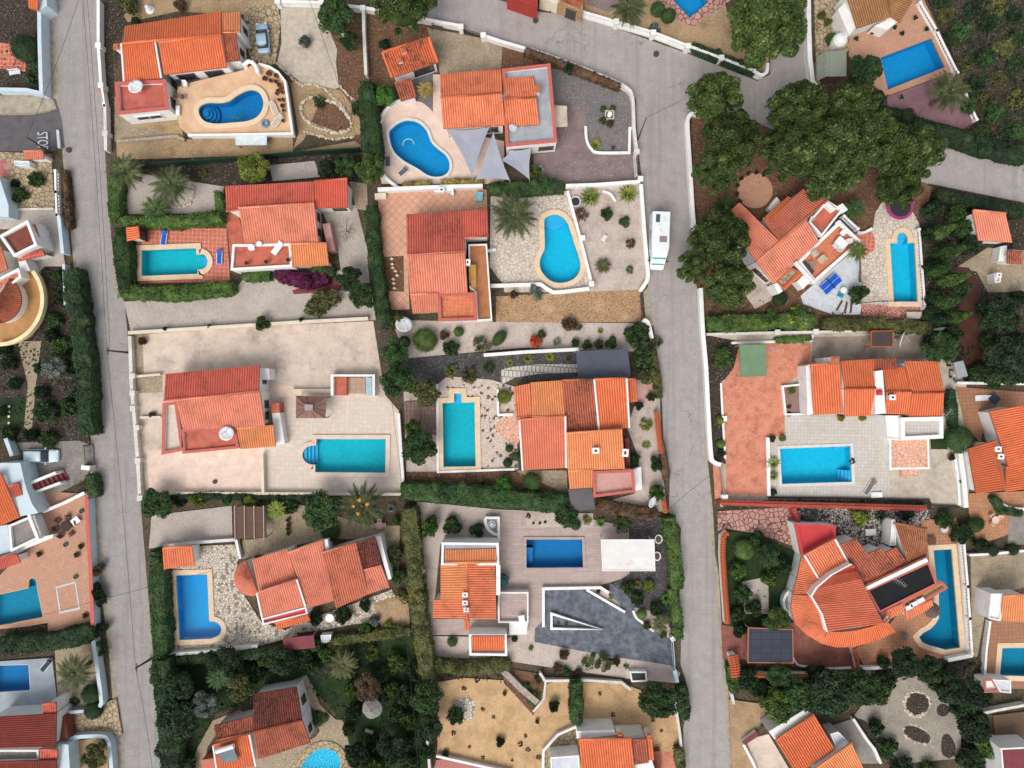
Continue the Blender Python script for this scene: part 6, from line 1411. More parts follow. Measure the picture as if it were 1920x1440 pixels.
# ------------------------------------------------------------ shrubs
B = [
('bush',605,567,42,1.8,'olive','big dry olive bush on the gravel drive of the red roofed villa',24),('bush',735,602,26,1.8,'olive','brown green bush at the end of the ivy hedge above the white dish',0),
('ball',797,638,23,2,'mid','large round bush right below the big white dish',0),('bush',832,628,11,1,'brown','brown bush below the white parapet of the tiled roof terrace',0),('ball',860,622,10,1,'mid','small round bush right of the brown bush under the tiled roof terrace',0),('ball',758,641,12,1.2,'dark','dark round bush under the big white dish',0),('bush',845,653,17,1.3,'dark','dark bush in the gravel row above the slate wall',0),('loose',902,648,19,1.2,'olive','loose olive bush in the gravel row left of the tall clipped bush',0),('ball',936,634,11,1.6,'dark','tall clipped bush at the corner below the ochre terrace',18),
('agave',1108,369,24,1.6,'lime','yucca left of the quarter-round wall in the pink gravel',0),('agave',1178,362,23,1.6,'lime','yucca in the top right corner of the pink gravel',0),('loose',1090,403,15,1.1,'brown','reddish loose bush right of the pear-shaped pool wall',0),('bush',1137,403,13,1.1,'dark','dark bush in the upper pink gravel',0),('bush',1170,417,13,.9,'dark','dark low bush nearest the motorhome wall',0),('loose',1181,456,11,.9,'brown','dry brown bush in the pink gravel',0),('loose',1180,506,9,.6,'mid','small green tuft at the bottom of the pink gravel',0),('bush',1005,549,20,1,'grey','greyish lavender bush below the pool wall',10),('bush',963,552,9,.8,'brown','brown tuft below the crazy paving corner',0),
('bush',1066,608,15,1.1,'brown','dark brown round bush below the stone drive',0),('loose',1082,612,10,.8,'olive','olive tuft beside the dark brown round bush',0),('bush',1004,640,13,.9,'red','red flowering bush in the gravel above the white slab path',0),('bush',1014,627,10,.9,'dark','dark bush behind the red flowers',0),('agave',1126,620,8,.6,'lime','yellow rosette in the gravel below the stone drive',0),('loose',1045,641,9,.6,'grey','grey tuft right of the red flowers',0),('bush',1078,643,9,.9,'dark','first dark bush of the row above the slate canopy',0),('bush',1100,646,11,.9,'mid','second bush of the row above the slate canopy',0),('bush',1122,645,11,1,'olive','third bush of the row above the slate canopy',0),('bush',1147,643,13,1,'dark','fourth bush of the row above the slate canopy',0),
('bush',1193,628,28,1.8,'dark','big dark bush at the gate of the stone drive',0),('loose',1228,640,15,1.3,'olive','brownish bush spilling over the road at the stone drive',0),('bush',1205,670,24,1.8,'dark','dark bush right of the slate canopy',0),('bush',1214,705,20,1.6,'olive','olive bush between slate canopy and road wall',0),
('agave',990,672,13,.9,'lime','light rosette above the white slab path, left',0),('agave',1031,668,13,.9,'lime','light rosette above the white slab path, middle',0),('agave',1066,672,8,.6,'mid','small rosette at the right end of the white slab path',0),('agave',956,680,10,.8,'lime','rosette at the left end of the white slab path',0),('loose',880,702,18,1.2,'olive','loose olive shrub above the crazy paving of the step-bay pool',0),('loose',845,695,14,1.2,'lime','yellow green shrub at the top left of the crazy paving',0),('loose',915,690,14,1,'dark','dark shrub left of the white slab path',0),
('ball',945,744,14,1.3,'lime','yellow green clipped bush at the roof corner of the centre villa',0),('ball',998,902,18,1.8,'dark','dark clipped ball in the small yard below the salmon roof',0),('ball',966,856,9,.9,'dark','upper clipped bush between crazy paving and salmon roof',0),('ball',955,841,8,.8,'dark','lower clipped bush between crazy paving and salmon roof',0),('ball',952,868,9,.9,'deep','darkest clipped bush beside the salmon roof eave',0),
('bush',943,911,21,1.6,'bright','bright green bush in the long hedge below the centre villa',0),('loose',905,905,12,1,'olive','olive shrub left of the bright green bush',0),('loose',1210,795,14,.8,'lime','yellow shrub in the gravel right of the centre villa',0),('loose',1212,835,9,.6,'lime','smaller yellow shrub in the gravel right of the centre villa',0),('bush',1188,862,11,1,'dark','dark bush beside the chimney end of the centre villa',16),('bush',1230,870,12,1.2,'dark','dark bush against the tile-capped road wall',18),('bush',1231,922,17,1.4,'mid','round bush beside the small dish at the road',0),('bush',1198,760,10,.9,'deep','dark bush under the eave at the pink path',0),('bush',1220,745,9,.9,'dark','dark bush at the road end of the pink path',0),
('bush',850,985,22,1.4,'dark','dark citrus bush on the gravel above the deck house',0),('bush',808,985,17,2,'mid','tall bush at the top left of the deck house gravel',24),('bush',895,992,16,1.2,'dark','dark citrus bush beside the curved white corner wall',0),('ball',1080,985,10,.9,'deep','dark ball in the white bed of the plank deck',0),('loose',1100,976,10,.9,'lime','yellow tuft in the white bed of the plank deck',0),('agave',1126,980,12,1,'bright','green rosette right of the white bed',0),('loose',1165,985,18,1,'mid','grassy shrub above the white roofed pergola',0),('loose',990,968,6,.4,'brown','brown tuft at the left end of the white bed',0),
('ball',1203,1152,10,.9,'mid','round light bush in the slate driveway bed',0),('bush',1213,1172,9,.7,'olive','olive bush below the round light bush',0),('bush',1178,1102,15,1.1,'dark','dark bush at the narrow neck of the slate driveway',0),('bush',1216,1098,13,1,'lime','yellow green bush in the dark soil yard',0),('loose',1196,1096,9,.9,'straw','dry grass tuft in the dark soil yard',0),('bush',1195,1122,15,1,'dark','dark bush along the slate driveway edge',0),('agave',1250,1122,16,1.2,'bright','bright rosette near the roadside hedge',0),('bush',1230,1140,16,1,'dark','dark bush behind the little brown palm',0),('bush',1244,1190,8,.7,'olive','olive ball at the driveway gate',0),
('bush',1057,1226,11,.8,'brown','dry round bush in the pale gravel below the slate driveway',0),('ball',1112,1229,5,.5,'dark','tiny dark ball in the pale gravel below the slate driveway',0),('loose',1130,1244,20,1.1,'olive','variegated bush in the pale gravel',0),('loose',1102,1245,14,1,'mid','leafy bush left of the variegated bush',0),('bush',1155,1240,9,.7,'brown','reddish bush right of the variegated bush',0),('loose',1174,1250,6,.5,'mid','small tuft left of the white well box',0),('bush',1045,1253,11,.8,'brown','brown bush at the wall below the pale gravel',0),('bush',1063,1258,10,.8,'mid','green bush at the wall below the pale gravel',0),('bush',1085,1260,9,.7,'brown','purplish bush at the wall below the pale gravel',0),('loose',995,1215,6,.5,'olive','olive tuft at the left tip of the slate driveway',0),('ball',965,1198,6,.6,'deep','dark ball beside the white annex',0),('ball',848,1203,10,.9,'dark','dark ball left of the white annex',0),
('agave',1047,1169,5,.5,'olive','left rosette in the triangular planter',0),('agave',1062,1170,5,.5,'brown','middle brown rosette in the triangular planter',0),('agave',1085,1172,4,.4,'olive','right rosette in the triangular planter',0),('bush',1122,1109,5,.5,'olive','upper tuft in the wedge-shaped bed',0),('agave',1146,1120,6,.5,'lime','lower tuft in the wedge-shaped bed',0),
('ball',620,997,18,1.8,'dark','clipped ball below the round dark tree',0),('bush',545,950,17,1.4,'dark','dark bush right of the brown pergola',0),('bush',370,937,17,1.5,'lime','yellow green bush below the cream courtyard wall',0),('bush',340,940,12,1.1,'deep','dark bush left of the yellow green one under the courtyard wall',0),('bush',468,942,18,1.3,'lime','lime bush behind the brown pergola',0),('bush',425,940,9,.8,'bright','small bright bush between the lime bushes under the courtyard wall',0),
('agave',733,953,13,1,'grey','blue grey agave at the end of the palm garden',0),('agave',710,968,11,.8,'grey','smaller blue grey agave beside the pink garden table',0),('bush',742,975,10,1,'mid','green bush below the blue grey agave',0),('bush',738,1040,20,1.5,'olive','olive bush at the gable of the conical roof villa',0),('bush',748,1080,18,1.5,'mid','second bush at the gable of the conical roof villa',0),
('bush',645,1152,20,1.4,'deep','dark wide bush below the rust streaked roof',0),('bush',684,1135,13,1.1,'deep','dark round bush at the corner of the mossy gable roof',0),('bush',592,1158,16,1.3,'deep','dark bush beside the red terrace corner',0),('bush',703,1163,13,1,'grey','grey bush at the edge of the stone garden',0),('bush',685,1180,14,1.1,'mid','light bush above the thin white wall',0),('loose',756,1120,10,1.1,'lime','lime climber at the top of the olive hedge',22),('bush',630,1205,18,1,'olive','olive bush beside the white water tank',0),('bush',728,1170,9,.8,'lime','lime shrub beside the thin white wall',0),('bush',745,1182,14,.9,'mid','green shrub at the right end of the thin white wall',0),
('loose',698,1225,15,1.3,'lime','yellow green shrub on the lawn below the thin white wall',0),('bush',855,1340,19,1.5,'dark','dark bush on the small stone paved corner of the sand',0),('bush',600,1348,18,.6,'dark','dark rounded bed at the blue gable of the mossy house',0),('bush',1038,1322,12,1.3,'deep','dark cactus clump beside a white ring in the sand',0),('bush',938,1391,11,1,'deep','black green cactus clump alone on the sand',0),('bush',836,1412,7,.6,'deep','dark tuft at the lower left of the sand',0),('bush',1010,1275,10,.8,'olive','olive tuft at the corner of the sand wall',0),('bush',1000,1310,14,.6,'mid','creeping plant beside the sloping stone wall',0),('bush',985,1290,14,.6,'dark','dark creeping plant beside the sloping stone wall',0),
('ball',1394,1030,20,1.6,'mid','round bush in the lawn by the tile-capped road wall',0),('bush',1420,1012,18,1.5,'dark','dark bush at the top of the curved villa lawn',0),('bush',1382,1068,18,1.5,'mid','bush in the middle of the tile-capped road wall',0),('bush',1468,1058,20,1.6,'deep','dark bush against the bay of the curved villa',0),('bush',1392,1112,20,1.5,'dark','dark bush below the middle of the tile-capped wall',0),('bush',1415,1140,18,1.5,'deep','deep green bush on the gravel left of the curved villa',0),('bush',1382,1150,16,1.4,'dark','dark bush at the lower end of the tile-capped wall',0),('bush',1440,1085,18,1.5,'mid','light bush in the centre of the curved villa lawn',0),('agave',1476,1112,12,1.2,'olive','spiky plant beside the round bay wall',0),('bush',1385,1180,16,1.3,'deep','dark bush beside the red brown driveway',0),
('loose',1518,966,18,1.1,'grey','grey green shrub behind the red terrace',0),('bush',1613,968,21,1.4,'lime','lime bush on the black and white stones',0),('agave',1652,968,16,1.4,'deep','dark spiky bush right of the lime bush',0),('bush',1700,962,15,1,'deep','dark bush at the end of the red wall',0),('bush',1655,1240,13,1.3,'deep','dark round bush on the brick patio edge',0),('ball',1797,823,26,2.6,'dark','large clipped ball between the stepped villa and the right edge house',0),('bush',1355,672,24,1.5,'mid','leafy bush in the corner bed above the terracotta forecourt',0),('ball',1350,787,9,.8,'lime','upper round bush in the roadside bed of the forecourt',0),('ball',1352,832,9,.8,'mid','lower round bush in the roadside bed of the forecourt',0),('bush',1352,850,9,.8,'deep','dark bush at the end of the roadside bed',0),
('agave',1449,868,17,1.2,'lime','large yellow green rosette at the left end of the azure pool',0),('agave',1450,892,13,1,'lime','second rosette at the left end of the azure pool',0),('bush',1482,732,9,.8,'lime','yellow shrub in the mauve patio corner',0),('bush',1478,762,6,.6,'olive','small shrub on the mauve patio edge',0),('ball',1478,775,6,.6,'deep','dark ball at the corner of the mauve patio',0),('loose',1504,773,8,.7,'grey','pale shrub at the lower right of the mauve patio',0),('loose',1597,865,7,.6,'olive','little shrub in the notch of the azure pool',0),
('ball',1826,985,21,1.6,'dark','long clipped dark bush beside the brick courtyard',14),('bush',1800,1000,22,1.6,'deep','deep green bush beside the teal pool wall corner',0),('bush',1838,1022,16,1.3,'deep','dark bush with violet flowers left of the grey court',0),('ball',1860,1032,12,1.1,'deep','left of two dark balls along the white wall at the right',0),('ball',1898,1030,12,1.1,'deep','right of two dark balls along the white wall at the right',0),('bush',1770,975,18,1.3,'dark','bush at the end of the black stone garden',0),
('bush',1608,550,23,2.2,'dark','round black green bush on the white chippings',18),('ball',1462,560,14,1.2,'deep','dark bush at the lower corner of the angled villa',0),('bush',1490,600,28,1.7,'lime','yellow green bush below the angled villa',0),('loose',1510,585,14,1.2,'grey','greyish shrub at the foot of the white chippings',0),('bush',1445,598,22,1.5,'mid','mid green bush below the pink gravel wedge',0),
('ball',1233,18,14,1.6,'dark','left of two round trees behind the top road wall',0),('ball',1253,30,14,2,'dark','right of two round trees beside the top pool deck',0),('agave',1195,40,10,.8,'grey','blue grey plant below the top palm',0),('bush',1225,55,14,.8,'grey','grey low bush under the two round trees',0),
('ball',48,92,26,2.6,'deep','large dark ball in the top left corner garden',0),('loose',62,145,20,1.5,'dark','spiky dark bush in the top left corner garden',0),('bush',70,338,17,1.2,'dark','dark bush on the stony front yard by the gate shelter',0),('bush',38,365,16,1.2,'dark','second dark bush on the stony front yard',0),('bush',30,345,9,.8,'deep','small dark bush at the chequered path',0),('bush',118,650,22,1.6,'mid','bush in the left garden beside the round terrace',0),('bush',90,770,24,1.5,'deep','dark bush above the grey drive with the white car',0),('bush',130,762,22,1.5,'dark','dark bush at the lower end of the left road hedge',0),('bush',95,825,20,1.2,'dark','dark shrub at the edge of the grey drive',0),
('bush',186,1068,11,1.3,'brown','topmost brown bush outside the white patio wall',16),('bush',188,1112,11,1.3,'deep','dark bush outside the white patio wall',26),('bush',194,1178,12,1.3,'deep','round dark bush outside the lower patio wall',0),('loose',188,1215,16,1.3,'dark','spiky bush over the wall end above the palm',0),('ball',172,1300,19,2,'deep','upper dark clipped shape at the crazy paved drive',0),('ball',176,1331,17,1.8,'deep','lower dark clipped shape at the crazy paved drive',0),('loose',140,1314,10,.8,'dark','small dark shrub below the lower left palm',0),
('bush',572,80,13,1.1,'grey','lone bush in the middle of the scraped concrete drive',0),('loose',600,190,14,.9,'dark','dark shrub at the head of the stone edged bed',0),('bush',675,205,17,1.3,'dark','bush beside the top boundary hedge',0),('bush',720,85,12,1,'deep','dark bush left of the white garage',0),('loose',995,320,13,1.8,'lime','banana plant beside the right shade sail',22),('agave',1012,318,14,1.2,'grey','blue grey agave beside the banana plant',0),('bush',1020,348,20,1.4,'dark','dark bush at the end of the low hedge above the big palm',0),
('ball',1131,205,6,.6,'dark','upper left bush around the fountain',0),('ball',1149,203,6,.6,'dark','upper right bush around the fountain',0),('bush',1130,226,8,.8,'dark','lower left bush around the fountain',0),('bush',1144,232,8,.6,'brown','brown bush below the fountain',0),('agave',1117,270,14,1,'lime','rosette at the curve of the white curb',0),('bush',1065,133,10,1.5,'dark','dark bush behind the flat roof at the curved road',0),('loose',1150,277,5,.4,'grey','small tuft on the dark gravel above the curb',0),
('bush',320,360,9,.6,'straw','straw tuft in the round stone bed',0),('loose',380,325,9,.6,'olive','small plant in the gravel left of the lime tree',0),
]
for e in B: plant(e[0], e[1], e[2], e[3], e[4], e[5], e[6], ry=e[7] or None)
for i, (x, y, r, hh) in enumerate([(1770,432,17,5.5),(1784,472,19,6),(1764,505,16,5.5),(1792,522,18,6),(1778,566,18,6),(1800,592,16,5),(1764,600,17,5)]):
    plant('cypress', x, y, r, hh, ['mid','dark','dark','mid','dark','mid','deep'][i], 'conifer %s the arched pool balustrade' % ['topmost right of','second from the top right of','nearest the upper middle of','furthest right from the middle of','in the lower group right of','furthest right at the lower end of','at the bottom corner of'][i], 'conifer', 'conifer', 'conifers right of the arched pool', rot=0)
G = 'scrub bushes in the dark top right garden'
for i, (x, y, r) in enumerate([(1800,62,24),(1850,40,22),(1772,28,18),(1845,110,22),(1830,160,20),(1905,185,22),(1862,215,24),(1900,30,20),(1872,150,18),(1835,250,20),(1890,250,22),(1810,120,16),(1780,75,18),(1825,15,20),(1870,15,20),(1905,75,20),(1905,120,22),(1850,190,20),(1905,250,20),(1765,-2,18),(1875,270,20),(1815,200,18)]):
    plant('loose' if i % 3 else 'bush', x, y, r, 1.3, ['dark','deep','olive'][i % 3], 'scrub bush in the dark garden beyond the long balustrade', 'shrub', 'shrub', G)
plant('bush', 1882, 88, 26, 1, 'olive', 'olive bush inside a ring of pale stones at the top right')
G = 'undergrowth bushes of the lower left lawn'
for i, (x, y, r) in enumerate([(320,1405,30),(350,1440,26),(440,1252,22),(480,1262,24),(570,1232,22),(745,1240,22),(760,1300,24),(745,1340,20),(700,1440,24),(770,1430,24),(665,1330,16),(610,1225,18),(780,1255,20),(800,1410,18),(660,1290,16),(720,1300,18),(660,1255,14),(735,1290,16),(700,1390,16),(655,1365,14),(770,1350,18),(760,1390,18),(590,1250,16),(500,1238,18),(720,1260,16),(690,1425,16)]):
    plant('bush', x, y, r, 1.7, ['deep','dark','mid'][i % 3], 'undergrowth bush on the dark lawn around the thatched parasol', 'shrub', 'shrub', G)
G = 'bushes of the dark strip below the curved villa'
for i, (x, y, r) in enumerate([(1400,1270,24),(1425,1290,22),(1530,1262,24),(1650,1300,26),(1660,1270,22),(1760,1275,26),(1840,1300,20),(1845,1400,28),(1815,1420,24),(1660,1400,24),(1690,1440,26),(1740,1445,24),(1640,1360,16)]):
    plant('bush', x, y, r, 1.6, ['deep','dark','deep','mid'][i % 4], 'bush of the dark thicket around the stone ringed beds', 'shrub', 'shrub', G)
G = 'bushes of the overgrown garden on the left'
for i, (x, y, r) in enumerate([(105,600,18),(120,560,18),(110,520,14),(20,680,16),(30,720,14),(80,735,14),(20,815,18),(60,815,14),(140,640,16),(135,690,16),(150,740,16),(100,630,14),(75,690,12),(10,655,16),(5,770,12)]):
    plant('bush', x, y, r, 1.2, ['dark','deep'][i % 2], 'bush of the overgrown garden left of the long road hedge', 'shrub', 'shrub', G)
cover([(300,1235),(480,1215),(770,1190),(805,1250),(800,1450),(660,1450),(640,1350),(560,1275),(400,1345),(370,1400),(350,1450),(310,1450)], 'deep', 7, .45, .3)
cover([(1735,-10),(1930,-10),(1930,300),(1840,270),(1835,220)], 'deep', 11, .5, .5); cover([(-15,-15),(75,-15),(78,168),(-15,168)], 'deep', 9, .4, .3)
cover([(1735,400),(1920,400),(1920,480),(1850,465),(1790,500),(1800,650),(1920,640),(1920,715),(1780,715),(1740,600)], 'deep', 10, .45, .45)
cover([(-15,650),(60,640),(100,560),(85,505),(130,500),(160,720),(170,825),(-15,828)], 'deep', 11, .45, .4); cover([(1362,1000),(1420,1005),(1495,1045),(1478,1150),(1465,1195),(1400,1195),(1364,1175)], 'deep', 7, .35, .25)
cover([(1365,1245),(1500,1250),(1620,1255),(1840,1235),(1850,1440),(1800,1440),(1800,1330),(1765,1272),(1650,1285),(1560,1345),(1440,1315),(1372,1308)], 'deep', 10, .45, .35)
cover([(600,20),(685,12),(690,280),(640,250),(636,160),(632,90)], 'brown', 2.2, .35, .2); cover([(686,25),(800,30),(812,70),(720,90),(700,290)], 'olive', 2, .35, .2)
cover([(757,672),(940,660),(940,700),(838,706),(760,735)], 'olive', 2.5, .3, .2); cover([(1270,20),(1440,60),(1440,138),(1280,88)], 'straw', 2, .35, .2); cover([(808,1240),(955,1245),(945,1280),(870,1270),(822,1278)], 'deep', 6, .4, .3)
cover([(1320,560),(1420,560),(1500,580),(1740,602),(1740,618),(1322,618)], 'dark', 5, .4, .3); cover([(1322,232),(1400,240),(1740,350),(1640,380),(1520,350),(1380,340),(1340,400),(1310,400)], 'brown', 2.5, .35, .2)
cover([(940,1252),(1010,1264),(1020,1282),(1010,1325),(945,1282)], 'brown', 5, .35, .25); cover([(762,886),(965,888),(1040,930),(760,915)], 'brown', 4, .3, .2); cover([(206,0),(232,30),(212,90),(216,185),(206,185)], 'brown', 3, .35, .2)

G = 'dark thicket of the scrubby garden on the right'
for i, (x, y, r) in enumerate([(1745,395,20),(1790,400,22),(1740,440,18),(1745,500,18),(1800,430,18),(1748,560,18),(1745,590,20),(1800,540,18),(1815,460,20),(1900,640,24),(1850,640,18),(1860,715,20),(1905,560,18),(1840,580,16),(1780,630,20),(1740,640,16),(1830,700,18)]):
    plant('bush', x, y, r, 1.8, ['deep','dark','deep'][i % 3], 'dark thicket bush of the scrubby garden on the right edge', 'shrub', 'shrub', G)
G = 'dry tufts on the sand'
for x, y in ((905,1330),(925,1345),(880,1400),(905,1420),(985,1380),(975,1395),(990,1405),(960,1425),(1125,1300),(1150,1340),(1240,1370),(1225,1350),(870,1290),(895,1275),(1010,1420),(850,1375)):
    plant('loose', x, y, 3.5 + (x % 4), .35, 'brown', 'dry tuft scattered on the orange sand', 'shrub', 'shrub', G)
# ------------------------------------------------------------ garden walls, fences, gates
BW = plain('blue_white_wall','#c3d0d6',None,.8,.85)  # white wall copy whose bluish tint is painted shade
gwall('tall shade-tinted white wall along the left road at the top left corner', [(73,0),(74,80),(77,176)], 1.8, .4, BW); gwall('white wall beside the side street at the top left corner', [(-10,167),(48,168),(80,175)], 1.6, .35, BW)
gwall('white wall with tile panels along the left road beside the top left villa', [(184,0),(184,85),(189,160),(195,200)], 1.1, .3, posts=[(184,85),(189,160)]); gwall('short white wall piece above the upper palm garden', [(196,195),(198,282)], 1.1, .3, OLDW, posts=[(197,250)])
tilewall('narrow tile-capped wall piece beside the white well wall of the left road', [(189,165),(194,192)], .9, TERRA)
gwall('stone retaining edge above the dull sand of the top left villa', [(218,265),(330,255),(345,262)], .6, .25, STONEW)
gwall('dark green mesh fence across the bottom of the top left plot', [(255,308),(450,294),(560,284),(675,277)], 1.7, .08, plain('green_mesh','#13301f',None,3,.8), name='fence', cat='fence')
gwall('weathered white boundary wall between the two top plots', [(681,18),(682,60),(686,140)], 1.3, .3, OLDW); gwall('white wall with tile panels along the top edge road', [(520,2),(600,4),(680,14),(735,22)], 1.2, .3, posts=[(520,2),(602,4),(680,15)])
gwall('white road wall left of the garage gate', [(775,32),(800,36),(830,42),(864,48)], 1.2, .3, posts=[(864,50)]); fence('dark iron gate in the top road wall', [(868,54),(902,64)], 1.1); gwall('white road wall at the start of the curved road', [(906,66),(942,78),(990,92)], 1.1, .3, posts=[(906,66)])
gwall('white road wall half hidden by bougainvillea on the curve', curve([(995,92),(1060,115),(1130,142),(1172,162),(1186,182),(1189,240),(1194,280)]), 1.1, .3, OLDW, posts=[(1194,284)]); gwall('white curb around the dark gravel with the fountain', curve([(1098,236),(1100,262),(1108,278),(1122,286),(1180,286)])+[(1181,240),(1188,240)], .4, .25)
fence('white gate at the end of the mauve driveway', [(1191,290),(1194,328)], 1.4, WPLAST); gwall('white wall between the mauve driveway and the pink gravel garden', [(1061,348),(1120,346),(1200,340)], 1.2, .35, posts=[(1201,335)])
gwall('curved white wall around the azure kidney pool terrace', curve([(752,355),(728,338),(714,318),(707,280),(709,235),(722,208),(745,190),(768,186)]), .9, .3); gwall('white wall on top of the peach tiled plaza', [(708,355),(830,350),(905,348)], 1.3, .4)
gwall('white wall between the palm terrace and the pink gravel', [(1064,358),(1078,410),(1094,470),(1109,530)], .7, .3, posts=[(1109,532),(1092,446)]); gwall('curved white wall below the pear-shaped pool', [(920,536),(1013,533)]+curve([(1015,534),(1030,544),(1045,548),(1105,541)])[1:], .8, .4)
gwall('thick white road wall beside the parked motorhome', curve([(1202,345),(1208,430),(1213,490),(1215,520),(1207,536),(1201,545)]), 1.2, .4); gwall('curved white wall end below the stone drive gate', curve([(1205,600),(1214,604),(1219,620),(1222,635)]), 1.1, .45); fence('brown slatted gate across the stone drive', [(1203,552),(1206,598)], 1.1, BROWNW)
gwall('quarter-round white planter wall in the pink gravel', curve([(1130,358),(1145,364),(1154,378)]), .5, .2); gwall('white edge of the cream terrace beside the ochre stairs', [(913,470),(930,468)], .6, .3)
gwall('long cream wall between the gravel drive and the cream courtyard', [(240,624),(400,614),(560,604),(690,597)], .9, .35, CREAM); gwall('white wall along the left road beside the cream courtyard', [(243,630),(246,720),(253,800),(258,865),(262,935)], .9, .35, OLDW, posts=[(248,705),(248,737),(249,766),(256,802),(258,864),(262,934)])
gwall('cream wall along the bottom of the cream courtyard', [(265,936),(292,925),(400,925),(756,927)], .8, .25, CREAM); gwall('short cream wall stub beside the round pool end', [(491,852),(493,925)], 1, .25, CREAM); gwall('cream wall beside the white dish roof on the left road', [(252,706),(300,702)], .7, .2, CREAM); gwall('low wall under the planter left of the cream villa', [(262,783),(301,782)], .6, .2, CREAM)
gwall('blue white right-hand wall of the cream courtyard', [(747,775),(752,850),(757,925)], 1, .25); gwall('cream retaining wall above the brown gazebo', [(547,733),(622,733)], .7, .4, CREAM)
gwall('white wall above the white slab path of the centre villa', [(907,666),(985,660),(1086,655)], 1.2, .35); gwall('low white wall around the step-bay pool paving', [(820,720),(821,885),(965,880)], .4, .2); gwall('white wall between crazy paving and the centre villa', [(933,730),(934,778),(962,777)], .6, .2)
tilewall('orange tile-capped wall along the road beside the centre villa', [(1231,772),(1236,820),(1241,850)], 1.3, ror, CREAM, .7); tilewall('orange tile-capped wall at the small dish by the road', [(1244,938),(1249,962)], 1.3, ror, CREAM, .7)
gwall('thin slate edge wall below the small yard of the centre villa', [(968,930),(1040,930)], .3, .15, OLDW); gwall('white corner wall around the little round fountain', [(909,971),(935,971),(935,1015)], 1, .22); gwall('curved white bench wall at the little round fountain', curve([(909,973),(914,990),(925,1000),(934,1003)]), .7, .3)
gwall('white frame wall of the slate driveway', [(1019,1176),(1019,1104),(1126,1102),(1142,1112)], .7, .28); gwall('white diagonal wall inside the slate driveway', [(1100,1106),(1172,1148)], .5, .22); gwall('white edge curving around the driveway bed', curve([(1187,1145),(1193,1158),(1205,1168),(1226,1184)]), .4, .22); gwall('white outline of the triangular planter', [(1034,1151),(1034,1179),(1131,1181),(1034,1151)], .6, .22)
gwall('white pillar wall at the top of the slate driveway gate', [(1259,1195),(1264,1202)], 1.3, .4); fence('pale blue sliding gate of the slate driveway', [(1262,1200),(1266,1255)], 1.3, plain('pale_blue_gate','#b9ccd4',None,1,.6)); gwall('pale blue gate post wall below the slate driveway', [(1265,1258),(1270,1280)], 1.4, .4, BW)
gwall('white wall above the orange sand', [(1012,1262),(1022,1277),(1100,1276),(1165,1280),(1183,1294)], .8, .25, OLDW); gwall('white edge between the sand and the stone garden strip', [(1023,1277),(1020,1310),(1000,1335)], .4, .2, OLDW); gwall('sloping rubble wall between the sand areas', [(940,1255),(975,1290),(1008,1318)], .8, .7, STONEW)
gwall('white road wall beside the spreading dark tree', [(1266,1315),(1270,1345),(1274,1370),(1278,1405)], 1, .25, OLDW); gwall('angled white wall left of the bottom edge house', [(1082,1362),(1046,1378),(1019,1408),(1018,1460)], .8, .22); gwall('white wall above the pink tiles at the bottom', [(818,1418),(880,1432),(960,1450)], .9, .22); gwall('white wall stub between lawn and pink tiles', [(801,1388),(806,1450)], 1.2, .22, OLDW); gwall('white post wall right of the tall clipped block hedge', [(1082,1362),(1084,1385)], 1.2, .3)
gwall('white parapet around the bright azure pool paving', [(306,1095),(313,1228),(400,1222),(482,1212)], 1, .3); gwall('white wall above the bright azure pool', [(306,1024),(360,1018),(440,1012)], .9, .3, OLDW); gwall('white wall beside the stony corner of the conical roof villa', [(442,1012),(450,1048)], .9, .25); gwall('thin white wall at the bottom of the stone garden', [(600,1206),(625,1200),(680,1195),(772,1183)], .8, .25, OLDW)
gwall('long white road wall under the pines', curve([(1316,215),(1300,212),(1290,222),(1290,250),(1294,310),(1298,380),(1302,430)]), 1.1, .4); gwall('white road wall from the lowest pine to the terracotta forecourt', curve([(1314,540),(1318,620),(1324,690),(1328,770),(1333,850),(1338,866),(1352,872)]), 1.1, .45); fence('grey slatted gate of the terracotta forecourt', [(1352,878),(1358,928)], 1.2, GREYM); gwall('white gate pillar wall of the terracotta forecourt', [(1354,932),(1365,932)], 1.2, .5)
gwall('white edge wall between the roadside bed and the terracotta forecourt', [(1352,718),(1355,780),(1360,860)], .4, .18, posts=[(1358,785)]); gwall('white wall below the pine plot hedge', [(1325,627),(1440,624),(1560,622),(1700,619),(1785,616)], 1, .25, OLDW, posts=[(1458,623),(1530,622)]); gwall('second low white wall at the top of the terracotta forecourt', [(1372,643),(1440,641),(1522,638),(1524,628)], .6, .22)
gwall('low white wall along the left of the white tiled terrace', [(1440,820),(1442,930)], .6, .35, posts=[]); gwall('white planter wall right of the grey yard', [(1790,852),(1797,900),(1800,948)], .8, .25); gwall('white boundary wall left of the right edge house', [(1801,850),(1808,900),(1812,952)], 1.2, .5, posts=[]); gwall('dark rail wall below the white tiled terrace', [(1442,933),(1560,934),(1743,938),(1744,948),(1800,950)], .5, .15, plain('dark_wall','#3d2f2c',None,2,.8))
tilewall('long red wall with clay tile capping below the white tiled terrace', [(1352,942),(1440,945),(1560,948),(1737,953)], 1.4, rrd, REDP, .75); tilewall('short red wall with clay tile capping beside the pink drive', [(1489,952),(1494,968),(1498,985)], 1.4, rrd, REDP, .6); tilewall('curved tile-capped white wall along the road beside the curved villa', [(1365,998),(1356,1006),(1355,1040),(1358,1090),(1361,1130),(1364,1170)], 1.3, ror, WHITE, .75)
